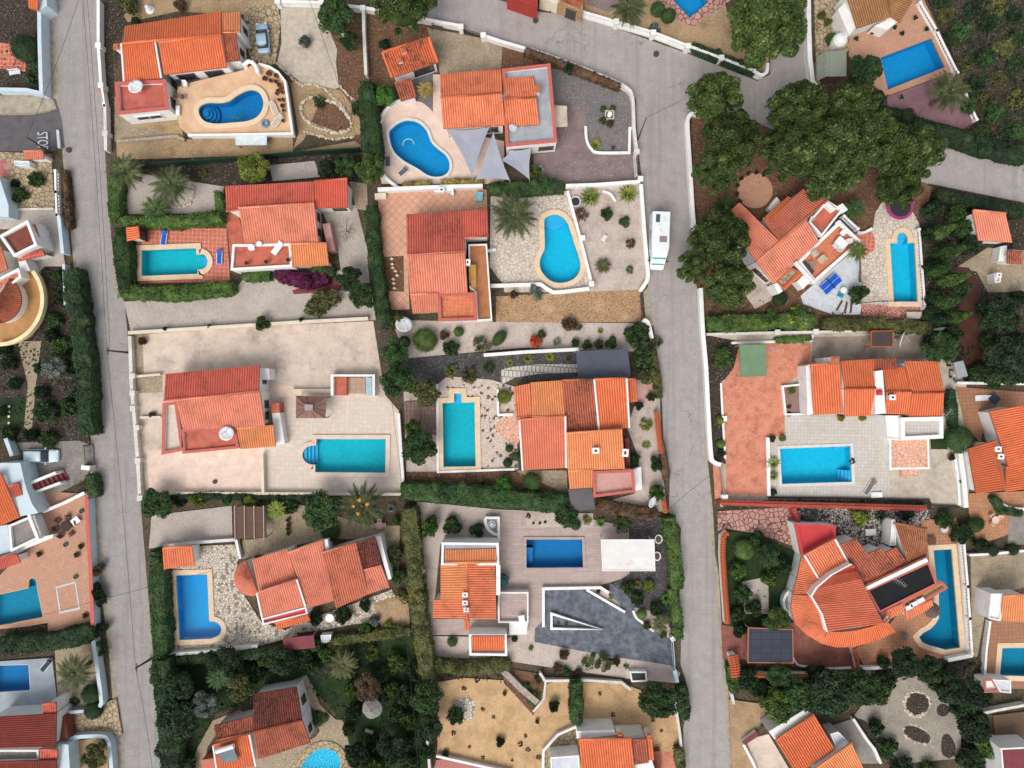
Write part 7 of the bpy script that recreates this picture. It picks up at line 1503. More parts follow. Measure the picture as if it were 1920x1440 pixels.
tilewall('thick tile-capped gate wall below the red brown driveway', [(1374,1228),(1378,1250),(1380,1270)], 1.5, ror, WHITE, 1.4); tilewall('narrow tile-capped wall right of the thick gate wall', [(1390,1265),(1430,1267),(1550,1268)], 1.2, ror, WHITE, .6); tilewall('orange tile-capped wall between the brown drive and the brick patio', [(1600,1215),(1606,1235),(1610,1254)], 1.2, ror, WHITE, .55); gwall('white serpentine edge below the red brown driveway', curve([(1487,1233),(1496,1246),(1512,1250),(1545,1254),(1596,1252)]), .5, .16); gwall('white wall at the bottom of the brick patio', [(1616,1254),(1700,1250),(1745,1246)], .9, .3)
gwall('white balustraded wall right of the teal curved pool', [(1808,1020),(1815,1100),(1819,1160),(1823,1226)], 1.4, .3, bal=True); gwall('white wall at the lower end of the teal curved pool', [(1778,1238),(1824,1229)], 1.1, .4); gwall('white wall crossing to the right edge beside the teal pool', [(1818,1041),(1860,1039),(1920,1033)], .8, .22); gwall('black edge wall of the pink drive', [(1486,985),(1494,1025),(1500,1042)], 1, .25, blackr)
gwall('white balustrade along the narrow arched pool', [(1724,430),(1729,500),(1735,578)], 1, .3, bal=True); gwall('white balustrade along the royal blue pool patio, upper run', [(1726,4),(1757,57),(1796,136)], 1, .3, bal=True); gwall('white balustrade along the royal blue pool patio, lower run', [(1812,178),(1832,224)], 1, .3, bal=True); gwall('curved white bench wall below the outside stair of the angled villa', curve([(1608,436),(1620,436),(1636,428)]), .7, .25)
gwall('long white wall with balusters along the top road', [(1094,22),(1156,40),(1225,60),(1290,85),(1352,108),(1415,132)], 1.3, .35, bal=True, posts=[(1156,40),(1225,61),(1290,86),(1353,108)]); gwall('curved white wall end at the branch road', curve([(1416,134),(1428,140),(1438,134),(1440,118)]), 1.2, .3); gwall('long white wall right of the branch road', [(1516,-10),(1517,60),(1519,110),(1524,150),(1530,162)], 1.2, .5); gwall('white road wall above the right-hand road', [(1748,256),(1800,266),(1840,278),(1925,300)], .9, .45)
gwall('white wall beside the lower right road entrance', [(1372,1300),(1376,1320)], .9, .25, OLDW); gwall('white court wall at the bottom right, left side', [(1394,1396),(1412,1430),(1424,1460)], .8, .25); gwall('white court wall with red coping, lower left piece', [(1394,1394),(1420,1375)], .9, .5, cap=maroon); gwall('white court wall with red coping, upper piece', [(1432,1358),(1458,1340)], .9, .5, cap=maroon); gwall('white rail wall above the court entrance', [(1436,1308),(1448,1325),(1460,1342)], .8, .2); gwall('white boundary wall right of the white walled court', [(1600,1348),(1626,1388),(1640,1405),(1652,1432)], .9, .25); fence('small dark gate of the white walled court', [(1421,1372),(1432,1362)], 1)
gwall('shade-tinted white wall with tile coping right of the orange patio', [(162,928),(165,1000),(170,1080),(174,1190)], 1.5, .4, BW, REDT); gwall('slanted white wall with steps above the orange patio', [(80,960),(120,943),(158,924)], 1.2, .3); gwall('white wall from the yellow pool patio down to the palm', [(174,1200),(180,1240),(187,1290),(190,1318),(186,1326)], 1.3, .4, BW); gwall('curved white wall at the lower left corner', curve([(127,1392),(140,1383),(190,1381),(202,1390),(206,1410),(210,1460)]), 1.3, .4, BW); gwall('white wall between the pale deck and the crazy paved drive', [(108,1338),(163,1333)], 1.1, .3, BW)
gwall('white balustrade along the left road beside the brown roof terrace', [(103,320),(104,360),(106,403),(110,406)], 1.1, .3, bal=True); gwall('tall shade-tinted white wall below the left balustrade', [(110,408),(117,475)], 1.5, .35, BW); gwall('narrow white wall inside the long left road hedge', [(119,495),(122,572)], 1.3, .25, BW); gwall('old stone wall crossing the left front yard', [(15,393),(100,391)], .5, .2, OLDW); gwall('white gate pillar on the grey drive of the white car', [(152,876),(168,878)], 1.3, .5); fence('dark grille gate of the grey drive with the white car', [(157,836),(160,872)], 1.4); gwall('shade-tinted white wall beside the rear of the white car', [(10,822),(22,855)], 1.5, .4, BW)
gwall('kerb line of the right edge road garden', [(1795,718),(1870,719),(1925,720)], .9, .25); gwall('curved white wall at the courtyard on the right edge', curve([(1865,930),(1880,946),(1900,953),(1925,955)]), .9, .25); gwall('white side wall of the small tiled pool patio', [(1857,1165),(1850,1220),(1847,1268)], .8, .2); gwall('white curved wall above the flat brown slab at the right edge', [(1832,1340),(1870,1332),(1925,1322)], 1, .25, OLDW)
fence('thin iron railing below the narrow arched pool', [(1615,568),(1650,564),(1682,564)], .9, dens=.5)

# ------------------------------------------------------------ vehicles
carsil = plain('silver_blue_paint', '#9fb6c4', None, .5, .25, fine=.03); carw = plain('white_paint', '#cfdde2', None, .5, .22, fine=.03)
car(492, 71, -84 + 180, 4.1, 1.75, carsil, 'silver blue saloon car parked on the stone drive of the top left villa')
car(76.5, 855, 0, 4.6, 1.85, carw, 'white estate car parked on the grey drive at the left', hatch=True)
def motorhome(x, y, ang, L, W, label):
    c = P(x, y, 1.5); t = thing('motorhome', label, 'motorhome', (c.x, c.y, 0)); a = math.radians(ang); R = Matrix.Rotation(a, 3, 'Z'); O = Vector((c.x, c.y, 0))
    def sec(name, secs, mat, sm=True):
        m = MB(); vs = []; 
        for sx, hw, z0, z1 in secs:
            r = .12
            for px, pz in ((-hw, z0), (hw, z0), (hw, z1-r), (hw-r*.3, z1-r*.3), (hw-r, z1), (-hw+r, z1), (-hw+r*.3, z1-r*.3), (-hw, z1-r)): vs.append(O + R @ Vector((sx, px, pz)))
        n = 8; k = len(secs); m.add(vs, [(i*n+j, i*n+(j+1) % n, (i+1)*n+(j+1) % n, (i+1)*n+j) for i in range(k-1) for j in range(n)] + [tuple(range(7, -1, -1)), tuple(range((k-1)*n, k*n))]); return m.build(name, mat, t)
    h = W/2; l = L/2; wp = plain('motorhome_white', '#dfe3e5', '#d6dadc', 1, .3, fine=.03)
    sec('body', [(-l, h*.95, .45, 2.55), (-l+.1, h, .4, 2.85), (l-2.6, h, .4, 2.9), (l-1.75, h*.88, .4, 2.88), (l-1.35, h*.8, .45, 2.6)], wp)
    sec('cab', [(l-2.4, h*.84, .4, 2.1), (l-1.05, h*.84, .35, 1.9), (l-.5, h*.82, .35, 1.15), (l-.12, h*.78, .35, 1.02), (l, h*.6, .4, .8)], wp)
    m = MB(); q = [(l-1.38, .74, 2.12), (l-.52, .7, 1.24)]; m.add([O + R @ Vector((sx, s*h*k, zz)) for sx, k, zz in q for s in (-1, 1)] + [O + R @ Vector((sx, s*h*k, zz-.12)) for sx, k, zz in q for s in (-1, 1)], [(0, 1, 3, 2), (4, 6, 7, 5), (0, 2, 6, 4), (1, 5, 7, 3), (0, 4, 5, 1), (2, 3, 7, 6)])
    m.build('windscreen', plain('tinted_windscreen', '#3f8f88', '#55a39b', 4, .15), t)
    for nm, px, py, sx, sy, mt in (('solar_panel', -l+1.0, -.42*h, 1.0, .5, plain('solar_cell', '#4a5560', '#3a444f', 8, .3)), ('roof_vent', -l+1.2, .25*h, .45, .42, WPLAST), ('roof_vent', -l+2.7, -.12*h, .4, .36, WPLAST), ('skylight', -l+3.7, .25*h, .75, .95, plain('smoked_skylight', '#8f7f7c', None, 3, .3)), ('roof_vent', -l+2.0, -.3*h, .2, .2, WPLAST)):
        p = O + R @ Vector((px, py, 2.92)); m = MB(); m.box(p, (sx, sy, .1), a); m.box(p+Vector((0, 0, .06)), (sx*.86, sy*.84, .03), a); m.build(nm, mt, t)
    p = O + R @ Vector((-.3, -h-.06, 2.62)); m = MB(); m.box(p, (3.4, .13, .16), a); m.build('awning_box', GREYM, t)
    for sx in (-l+1.6, l-.95):
        for s in (-1, 1):
            p = O + R @ Vector((sx, s*(h*.84), .34)); n = R @ Vector((0, 1, 0)); m = MB(); m.tube([p-n*.11, p+n*.11], .34, 16); wv = m.build('wheel', M['tyre'], t); m = MB(); m.tube([p+n*s*.09, p+n*s*.13], .2, 12); m.build('rim', GREYM, wv)
    for s in (-1, 1):
        p = O + R @ Vector((l-1.0, s*(h+.06), 1.55)); m = MB(); m.box(p, (.14, .26, .3), a); m.build('mirror', DARK, t)
        p = O + R @ Vector((l-.1, s*h*.6, .8)); m = MB(); m.box(p, (.16, .36, .2), a); m.build('headlight', DISHM, t)
        p = O + R @ Vector((-.8, s*(h+.005), 1.9)); m = MB(); m.box(p, (1.1, .03, .5), a); m.build('side_window', GLASS, t)
motorhome(1235, 452, -92, 7.3, 2.3, 'white motorhome parked on the road beside the thick white wall')

# ------------------------------------------------------------ shade sails, canopies, pergolas
def sail(pts, z, label, mat):
    c3 = [P(x, y, z + dz) for (x, y), dz in zip(pts, (.25, 0, -.3, .1, 0, 0))]; n = len(c3); cen = sum(c3, Vector())/n; t = thing('shade_sail', label, 'shade sail', (cen.x, cen.y, 0)); m = MB(); edge = []
    for i in range(n):
        a, b = c3[i], c3[(i+1) % n]
        for k in range(8): u = k/8; q = a.lerp(b, u); edge.append(q + (cen-q)*(.22*u*(1-u)*2) )
    k = len(edge); vs = edge + [cen + Vector((0, 0, -.15))] + [q - Vector((0, 0, .02)) for q in edge]; m.add(vs, [(i, (i+1) % k, k) for i in range(k)] + [(k+1+i, i, (i+1) % k, k+1+(i+1) % k) for i in range(k)]); m.build('cloth', mat, t)
    for q in c3:
        m = MB(); m.tube([(q.x, q.y, 0), q], .05, 6); m.build('post', GREYM, t)
sail([(839,243),(918,238),(886,332)], 2.7, 'largest grey shade sail, left of the three beside the azure kidney pool', sailm); sail([(925,247),(956,338),(892,337)], 2.8, 'narrow middle grey shade sail', sailm); sail([(955,282),(997,277),(993,337),(940,300)], 2.6, 'right grey shade sail beside the banana plant', sailm)
def canopy(pts, z, label, mat, name='canopy', cat='canopy', slats=0, frame=None, lip=None):
    c3 = PL(pts, z); cen = sum(c3, Vector())/4; t = thing(name, label, cat, (cen.x, cen.y, 0)); m = MB()
    if slats:
        for k in range(slats+1): a, b = c3[0].lerp(c3[1], k/slats), c3[3].lerp(c3[2], k/slats); m.tube([a, b], .06, 4)
        m.build('slats', mat, t); m = MB()
        for a, b in ((c3[0], c3[1]), (c3[3], c3[2])): m.tube([a-Vector((0, 0, .12)), b-Vector((0, 0, .12))], .08, 4)
        m.build('beams', frame or mat, t)
    else:
        m.prism(c3, z-.12, z); m.build('roof_sheet', mat, t)
    if lip:
        m = MB(); o = ccw([tuple(p[:2]) for p in c3]); m.ring(offset(o, .05), offset(o, -.06), z-.15, z+.06); m.build('edge_trim', lip, t)
    for q in c3:
        m = MB(); p = q.lerp(cen, .06); m.tube([(p.x, p.y, 0), (p.x, p.y, z-.1)], .07, 6); m.build('post', frame or GREYM, t)
    return t
canopy([(1080,658),(1177,655),(1183,708),(1084,709)], 2.7, 'slate blue carport canopy above the centre villa', slate); canopy([(1065,918),(1110,915),(1116,955),(1073,959)], 2.4, 'dark grey lean-to canopy at the lower corner of the centre villa', greyc)
canopy([(1127,1012),(1226,1012),(1228,1070),(1130,1070)], 2.6, 'white roofed pergola with a brown stain beside the dark blue pool', plain('stained_white_roof','#d8d6d2','#cfccc6',.8,.7,stain='#a8937a',ss=.35,amt=.7,fine=.05,lo=.56,hi=.7), 'pergola', 'pergola', frame=WHITE, lip=WHITE)
t = canopy([(437,950),(497,950),(500,1009),(438,1010)], 2.3, 'brown pergola with pale cross bars on the pale gravel', BROWNW, 'pergola', 'pergola'); 
for k in range(4):
    a, b = P(440+18*k, 948, 2.42), P(441+18*k, 1011, 2.42); m = MB(); m.tube([a, b], .06, 6); m.build('cross_bar', LIGHTW, t)
canopy([(762,752),(815,750),(816,812),(763,812)], 2.3, 'open wooden pergola over the worn brown slabs', BROWNW, 'pergola', 'pergola', 7)
canopy([(1403,1177),(1486,1180),(1487,1243),(1402,1242)], 2.4, 'dark solar carport beside the red brown driveway', tiles('solar_carport','#3a3f4c','#30343f','#20232a',1.3,.9,0,mort=.05), 'carport', 'carport', lip=TERRA)
canopy([(530,1197),(588,1191),(591,1215),(532,1220)], 2.1, 'maroon flat shed roof below the conical roof villa', maroon, 'shed', 'shed'); canopy([(441,256),(500,250),(500,272),(442,272)], 1.4, 'white corrugated pump cover under the raised pool terrace', plain('white_sheet','#cdd6d8',None,2,.5), 'pump_house', 'pump house')
canopy([(1387,646),(1436,646),(1438,705),(1389,707)], 2.3, 'plain green awning over the terracotta forecourt', greenm, 'awning', 'awning'); canopy([(1633,621),(1674,620),(1674,649),(1634,650)], 2.1, 'dark roofed orange wood shed beside the large leaning dish', plain('felt_roof','#4a403c','#3e3532',3,.9,fine=.2), 'shed', 'shed', frame=plain('orange_wood','#b05c2c',None,3,.8), lip=plain('orange_wood','#b05c2c',None,3,.8))
canopy([(1788,680),(1806,676),(1815,705),(1796,709)], 1.8, 'small grey metal roof in the dark garden at the right', GREYM, 'shed', 'shed')
h = House('garden_kitchen', 'roofless white walled outdoor kitchen above the turquoise courtyard pool', 662, 722, 'outdoor kitchen'); h.block([(620,702),(703,702),(703,706),(620,706)], 1.6, WHITE); h.block([(620,706),(625,706),(625,742),(620,742)], 1.6, WHITE); h.block([(698,706),(703,706),(703,742),(698,742)], 1.6, WHITE); h.block([(626,707),(650,707),(650,741),(626,741)], .9, redfl, 'counter'); h.block([(651,708),(685,708),(685,738),(651,738)], .3, tiles('slab_floor','#b79a86','#a88a77','#7f6757',.8,.8,0,mort=.04), 'floor'); h.block([(686,708),(697,708),(697,740),(686,740)], 1.2, plain('pale_blue','#9fb9bd',None,1,.7), 'counter')
# gazebo with a hipped translucent roof
c3 = PL([(555,742),(612,744),(610,784),(555,784)], 2.3); cen = sum(c3, Vector())/4; t = thing('gazebo', 'brown hipped garden gazebo above the turquoise courtyard pool', 'gazebo', (cen.x, cen.y, 0)); gz = plain('gazebo_brown', '#84635a', '#75564e', 1.5, .6, fine=.1)
top = [cen + (q-cen)*.18 + Vector((0, 0, .75)) for q in c3]; m = MB(); vs = c3 + top + [q-Vector((0, 0, .08)) for q in c3]; m.add(vs, [(1, 0, 4, 5), (2, 1, 5, 6), (3, 2, 6, 7), (0, 3, 7, 4), (4, 7, 6, 5), (0, 1, 9, 8), (1, 2, 10, 9), (2, 3, 11, 10), (3, 0, 8, 11)]); m.build('roof', gz, t)
m = MB()
for i in range(4):
    m.tube([c3[i]+Vector((0, 0, .03)), top[i]+Vector((0, 0, .03))], .04, 4)
    for k in (.33, .66): m.tube([c3[i].lerp(c3[(i+1) % 4], k)+Vector((0, 0, .03)), top[i].lerp(top[(i+1) % 4], k)+Vector((0, 0, .03))], .03, 4)
m.build('ribs', BROWNW, t); m = MB(); m.prism([cen + (q-cen)*1.5 for q in top], 3.12, 3.3); m.build('vent_cap', plain('gazebo_cap', '#a08f92', None, 2, .5), t)
for q in c3: m = MB(); p = q.lerp(cen, .05); m.tube([(p.x, p.y, 0), (p.x, p.y, 2.3)], .06, 6); m.build('post', BROWNW, t)

# ------------------------------------------------------------ parasols, dishes, furniture
thatch = plain('grey_thatch', '#8d8884', '#75716e', 5, .9, fine=.5); parasol(697, 1331, 19, 2.4, thatch, 'grey thatched parasol on the dark lawn', 6, True); parasol(1751, 1146, 15, 2.3, plain('brown_canvas', '#6a5850', '#5d4c45', 2, .8, fine=.1), 'round brown parasol at the edge of the teal curved pool')
dish(255, 163, 14, 4.0, 12, 100, 'white round dish on the red roof terrace of the top left villa', 2.9); dish(425, 813, 13.5, 3.6, 14, 60, 'white oval dish on the red terrace of the cream courtyard villa', 2.55); dish(757, 609, 15.5, 1.6, 22, 60, 'big white dish standing on gravel below the peach plaza'); dish(1690, 636, 15, 1.8, 58, -18, 'large dish leaning on edge in the stained yard'); dish(1223, 941, 11.5, 1.5, 45, -25, 'dish standing at the road below the pink terrace'); dish(1660, 1159, 7, 3.6, 50, -40, 'small grey dish on the curved villa eave', 2.6); dish(1521, 410, 6, 4.0, 50, -40, 'small oval dish on the upper terrace of the angled villa', 3.0); dish(962, 240, 8, 3.9, 20, 60, 'pale dish at the grey flat roof above the shade sails', 3.3)
lounger(307, 446, 82, BLUEC, 'blue lounger above the turquoise pool beside the tiny pool house', L=1.9); lounger(411, 482, 88, BLUEC, 'blue lounger at the rounded end of the turquoise pool', L=1.9); lounger(520, 465, 52, WPLAST, 'white lounger on the red roof terrace', z=2.6, L=1.9); lounger(513, 202, 112, LIGHTW, 'cream lounger at the right end of the bean-shaped pool', z=1.5, L=1.8); lounger(520, 226, 50, LIGHTW, 'cream lounger near the corner of the raised pool terrace', z=1.5, L=1.9); lounger(86, 1248, 50, plain('dark_fabric', '#3a3d47', None, 3, .8), 'dark lounger on the pale grey deck'); lounger(1631, 914, 58, plain('grey_fabric', '#6f6b6b', None, 3, .8), 'grey lounger on the white tiled terrace', L=2.2); lounger(1643, 928, 5, WPLAST, 'white folded lounger beside the grey one', L=1.4); lounger(727, 303, 90, plain('slate_fabric', '#5d5d66', None, 3, .8), 'grey lounger at the curved wall of the azure kidney pool', L=1.2); lounger(755, 322, 40, plain('slate_fabric', '#5d5d66', None, 3, .8), 'grey lounger at the lower rim of the azure kidney pool', L=1.2)
qtable(1558, 532, 2.74, 1.5, 42, plain('table_tennis_blue', (.005, .09, .5), None, 2, .5, fine=.05), 'blue table tennis table on the white chippings', net=True, name='table_tennis_table'); qtable(1578, 455, 1.5, 1.1, -42, WPLAST, 'white dining table on the orange roof terrace', z=2.6)
for x, y, a, lb in ((1580,437,225,'white chair above the dining table'),(1590,453,190,'white chair right of the dining table'),(1566,461,30,'white chair left of the dining table'),(1573,467,80,'white chair below the dining table')): chair(x, y, a, WPLAST, lb + ' on the orange roof terrace', z=2.6, w=.6, group='white chairs on the roof terrace')
for x, y, a, lb in ((1527,476,-60,'cream armchair upper left on the orange roof terrace'),(1540,487,-140,'cream armchair right on the orange roof terrace')): chair(x, y, a, LIGHTW, lb, z=2.6, w=.8)
qtable(1523, 495, .95, .6, -60, concg, 'low grey table between the cream armchairs', z=2.2); qtable(1515, 502, 1.9, .7, -50, plain('dark_rattan', '#4a3f3b', None, 4, .8), 'dark rattan bench by the balustrade of the roof terrace', z=2.1, name='bench', cat='bench')
rtable(123, 987, 10, plain('dark_brown_table', '#3b2620', None, 3, .6), 'round dark table on the pale square of the orange patio')
for k, a in enumerate((20, 75, 140, 190, 245, 310)): chair(123 + 17*math.cos(math.radians(a)), 987 - 17*math.sin(math.radians(a)), a + 180, BROWNW, 'brown chair around the round dark table, %s' % ('right side', 'upper right side', 'upper left side', 'left side', 'lower left side', 'lower right side')[k], w=.6, group='chairs around the round dark table')
qtable(141, 977, 1.1, .9, 40, WPLAST, 'small white slatted table beside the brown chairs'); rtable(711, 985, 7, plain('pink_stone', '#c9a79c', None, 3, .7), 'round pink garden table in the palm garden')
for k, (dx, dy) in enumerate(((-9, 0), (9, -1), (1, -9))): chair(711+dx, 985+dy, math.degrees(math.atan2(dy, -dx)), pinkcop, 'pale stool %s the round pink garden table' % ('left of', 'right of', 'above')[k], w=.45)
rtable(1867, 975, 7, pinkcop, 'round pale table on the brick courtyard at the right')
for k, (dx, dy) in enumerate(((-8, -9), (-7, 6), (6, -5))): chair(1867+dx, 975+dy, math.degrees(math.atan2(dy, -dx)), pinkcop, 'pale chair %s the round table on the brick courtyard' % ('above', 'below', 'right of')[k], w=.5)
rtable(618, 1159, 8, DISHM, 'round white table in the stone garden below the rust streaked roof'); qtable(1633, 998, 1.4, .85, 3, plain('pale_top', '#d3d3d6', None, 2, .5), 'oval white table on the black and white stones'); rtable(1771, 992, 7, plain('lilac_top', '#c4c6d0', None, 2, .5), 'round white table on the brick patio above the teal pool', name='round_table')
qtable(1748, 1014, 1, 1, 0, BROWNW, 'square brown hot tub cover beside the teal pool'); rtable(1698, 1194, 6, ggrey, 'round grey drain table on the brick patio'); qtable(1865, 748, 1.2, 1.2, 45, plain('dark_teal', '#2a3a42', None, 2, .6), 'dark garden table on the brown tiles at the right')
lounger(1843, 746, 3, DISHM, 'pale lounger on the brown patio tiles at the right', L=2); rtable(1582, 544, 6, WPLAST, 'round white garden table on the white chippings'); chair(1576, 553, 60, plain('turquoise_plastic', '#2fa9b4', None, 3, .5), 'turquoise chair beside the blue table tennis table', w=.6)
qtable(1714, 591, 2.0, .9, 0, plain('stone_top', '#b8b3a8', None, 2, .7), 'stone bench table on the red crazy paving', name='stone_table'); qtable(978, 1160, .8, .8, 10, WPLAST, 'white chair set on the deck terrace block', z=1.0)
for x, y, lb in ((1705,1139,'white planter box left on the yellow stone terrace'),(1714,1133,'white planter box in the middle of the yellow stone terrace'),(1727,1126,'white planter box right on the yellow stone terrace')): qtable(x, y, .95, .55, 25, WPLAST, lb, z=2.3)
# trampoline, well box, fountain, tank
c = P(1688, 386, .8); t = thing('trampoline', 'pink rimmed round trampoline under the pines', 'trampoline', (c.x, c.y, 0)); m = MB(); m.lathe((c.x, c.y, .74), [(1.45, 0), (1.45, .04)], 32); m.build('jumping_mat', DARK, t)
ri = [(c.x+1.42*math.cos(k*math.pi/20), c.y+1.42*math.sin(k*math.pi/20)) for k in range(40)]; ro = [(c.x+1.82*math.cos(k*math.pi/20), c.y+1.82*math.sin(k*math.pi/20)) for k in range(40)]; m = MB(); m.ring(ro, ri, .74, .84); m.build('rim_pad', plain('pink_pad', '#99386f', None, 2, .6), t)
for k in range(4): a = k*1.57+.4; m = MB(); m.tube([(c.x+1.6*math.cos(a), c.y+1.6*math.sin(a), 0), (c.x+1.6*math.cos(a), c.y+1.6*math.sin(a), .75)], .04, 6); m.build('leg', GREYM, t)
c = P(1143, 215, .5); t = thing('fountain', 'square stone fountain with a white centre on the dark gravel', 'fountain', (c.x, c.y, 0)); m = MB(); sq = lambda r: [(c.x-r, c.y-r), (c.x+r, c.y-r), (c.x+r, c.y+r), (c.x-r, c.y+r)]; m.ring(sq(.62), sq(.42), 0, .5); m.build('basin', LIGHTW, t); m = MB(); m.prism(sq(.44), 0, .3); m.build('bed', dsoil, t); m = MB(); m.lathe((c.x, c.y, .3), [(.3, 0), (.12, .1), (.1, .4), (.32, .5), (.28, .56)], 16); m.build('bowl', DISHM, t)
c = P(922, 984, .4); t = thing('fountain', 'small round grey fountain inside the white corner wall', 'fountain', (c.x, c.y, 0)); m = MB(); m.lathe((c.x, c.y, 0), [(.5, 0), (.55, .3), (.45, .32), (.1, .2), (.1, .6), (.28, .66)], 18); m.build('bowl', DISHM, t)
h = House('well_box', 'white box with a dark lid at the wall above the sand', 1197, 1269, 'well'); h.flat([(1180,1259),(1212,1259),(1214,1278),(1184,1279)], .8, DARK, .15, .2); 
h = House('water_tank', 'white water tank right of the maroon shed', 611, 1196, 'tank'); h.flat([(601,1191),(621,1190),(620,1203),(602,1204)], 1.1, plain('tank_top','#c5ccd2',None,2,.5), .08, .1)
h = House('barbecue', 'white garden barbecue in the tan yard at the right', 1871, 520, 'barbecue'); h.flat([(1864,512),(1877,511),(1877,529),(1866,531)], 1.3, WHITE, .3, .2); h.chimney(1872, 516, 1.2, .5, .6)
c = P(1079, 378, .4); t = thing('flower_pot', 'large dark tub in the corner of the pink gravel', 'planter', (c.x, c.y, 0)); m = MB(); m.lathe((c.x, c.y, 0), [(.6, 0), (.72, .55), (.6, .56), (.56, .4)], 20); m.build('pot', OLDW, t); m = MB(); m.lathe((c.x, c.y, .3), [(.58, 0), (.58, .14)], 20); m.build('soil', DARK, t)
c = P(322, 367, .4); t = thing('flower_pot', 'dark round tub in the stone bed beside the palm', 'planter', (c.x, c.y, 0)); m = MB(); m.lathe((c.x, c.y, 0), [(.45, 0), (.52, .5), (.42, .51), (.4, .4)], 20); m.build('pot', OLDW, t); m = MB(); m.lathe((c.x, c.y, .28), [(.4, 0), (.4, .14)], 20); m.build('soil', DARK, t)
# solar heater on the bottom roof
c3 = PL([(411,1408),(441,1398),(447,1426),(418,1431)], 3.5); cen = sum(c3, Vector())/4; t = thing('solar_heater', 'solar water heater with a white tank on the bottom left roof', 'solar heater', (cen.x, cen.y, 3.0)); m = MB(); c3[0].z += .5; c3[1].z += .5; m.add(c3 + [q-Vector((0, 0, .12)) for q in c3], [(1, 0, 3, 2), (4, 5, 6, 7), (0, 1, 5, 4), (1, 2, 6, 5), (2, 3, 7, 6), (3, 0, 4, 7)]); m.build('collector', plain('collector_glass', '#5e6b70', '#55626a', 2, .2), t); m = MB(); m.tube([c3[0]+Vector((-.1, .3, .15)), c3[1]+Vector((.1, .3, .15))], .32, 14); m.build('tank', DISHM, t)
m = MB()
for q in c3: m.tube([(q.x, q.y, 2.7), q-Vector((0, 0, .05))], .03, 5)
m.build('stand', GREYM, t)
# pots
G = 'terracotta pots on the raised pool terrace'
for x, y, r in ((505,138,5),(497,148,4.5),(518,143,4),(508,152,3.5),(518,154,3.5),(524,160,4),(527,166,3.5),(522,171,3.5),(530,174,3),(524,188,3),(531,188,3),(530,199,4),(532,208,3),(519,176,3),(531,227,3)): pot(x, y, r, 'terracotta pot along the rim of the raised bean-pool terrace', z=1.5, group=G, leaf='brown')
for x, y, lb in ((541,975,'topmost potted plant of the row on the pale gravel'),(541,984,'second potted plant of the row on the pale gravel'),(541,992,'third potted plant of the row on the pale gravel'),(541,1000,'lowest potted plant of the row on the pale gravel')): pot(x, y, 4, lb, leaf='dark')
for x, y, lb, lf in ((1446,822,'dark potted ball at the upper left of the azure pool','deep'),(1449,922,'dark potted ball at the lower left of the azure pool','deep'),(1466,821,'yellow potted plant at the upper left of the azure pool','lime'),(1575,783,'yellow potted plant left under the stepped villa wall','lime'),(1615,783,'yellow potted plant right under the stepped villa wall','lime'),(1782,857,'black pot in the corner of the grey yard','deep'),(1799,902,'dark potted ball on the white planter wall','deep')): pot(x, y, 6.5, lb, leaf=lf)
G = 'pale urns on the orange patio at the top right'
for x, y in ((1604,74),(1634,63),(1652,55),(1675,53),(1690,65),(1714,35),(1735,56),(1689,184)): pot(x, y, 4.5, 'pale stone urn around the royal blue pool', LIGHTW, 'deep', group=G)
G = 'pots around the round orange patio'
for k in range(7): a = math.radians(60+k*26); pot(1415+34*math.cos(a), 358-34*math.sin(a), 3.5, 'dark pot on the rim of the round orange patio', DARK, 'deep', group=G)
for x, y, lb in ((154,958,'round dark green pot at the upper edge of the orange patio'),(124,1021,'round dark green pot below the brown table set'),(143,1081,'round dark green pot above the painted square')): pot(x, y, 4, lb, plain('green_glaze', '#2d4a40', None, 3, .4), leafy=False)
for x, y, lb in ((153,1024,'spiky potted plant on the orange patio right side'),(146,1040,'low bushy planter on the orange patio'),(76,1038,'brown dried planter left on the orange patio'),(162,1153,'brown potted plant under the cable on the orange patio')): pot(x, y, 5, lb, leaf='dark')
pot(946,1299,4,'orange clay jar at the corner of the upper sand'); pot(1007,1352,4,'orange clay jar at the white edge between the sand areas')
c = P(1236,1011,.3)
for x, y, lb in ((1235,1011,'white rimmed stone trough right of the white roofed pergola, upper'),(1232,1043,'white rimmed stone trough right of the white roofed pergola, lower')):
    c = P(x, y, .4); t = thing('stone_trough', lb, 'trough', (c.x, c.y, 0)); m = MB(); m.lathe((c.x, c.y, 0), [(.42, 0), (.55, .4), (.42, .42), (.36, .28)], 16, sy=1.15); m.build('basin', DISHM, t); m = MB(); m.lathe((c.x, c.y, .2), [(.36, 0), (.36, .12)], 16, sy=1.15); m.build('soil', bsoil, t)
c = P(942, 1091, 1.6); t = thing('water_butt', 'dark green covered barrel beside the deck house roof', 'barrel', (c.x, c.y, 0)); m = MB(); m.lathe((c.x, c.y, 0), [(.7, 0), (.85, .7), (.8, 1.5), (.4, 1.75)], 20); m.build('barrel', plain('green_cover', '#0d4a40', '#0a3c34', 2, .5), t); m = MB(); m.lathe((c.x, c.y, 1.5), [(.83, 0), (.83, .06)], 20); m.build('rim', DARK, t)
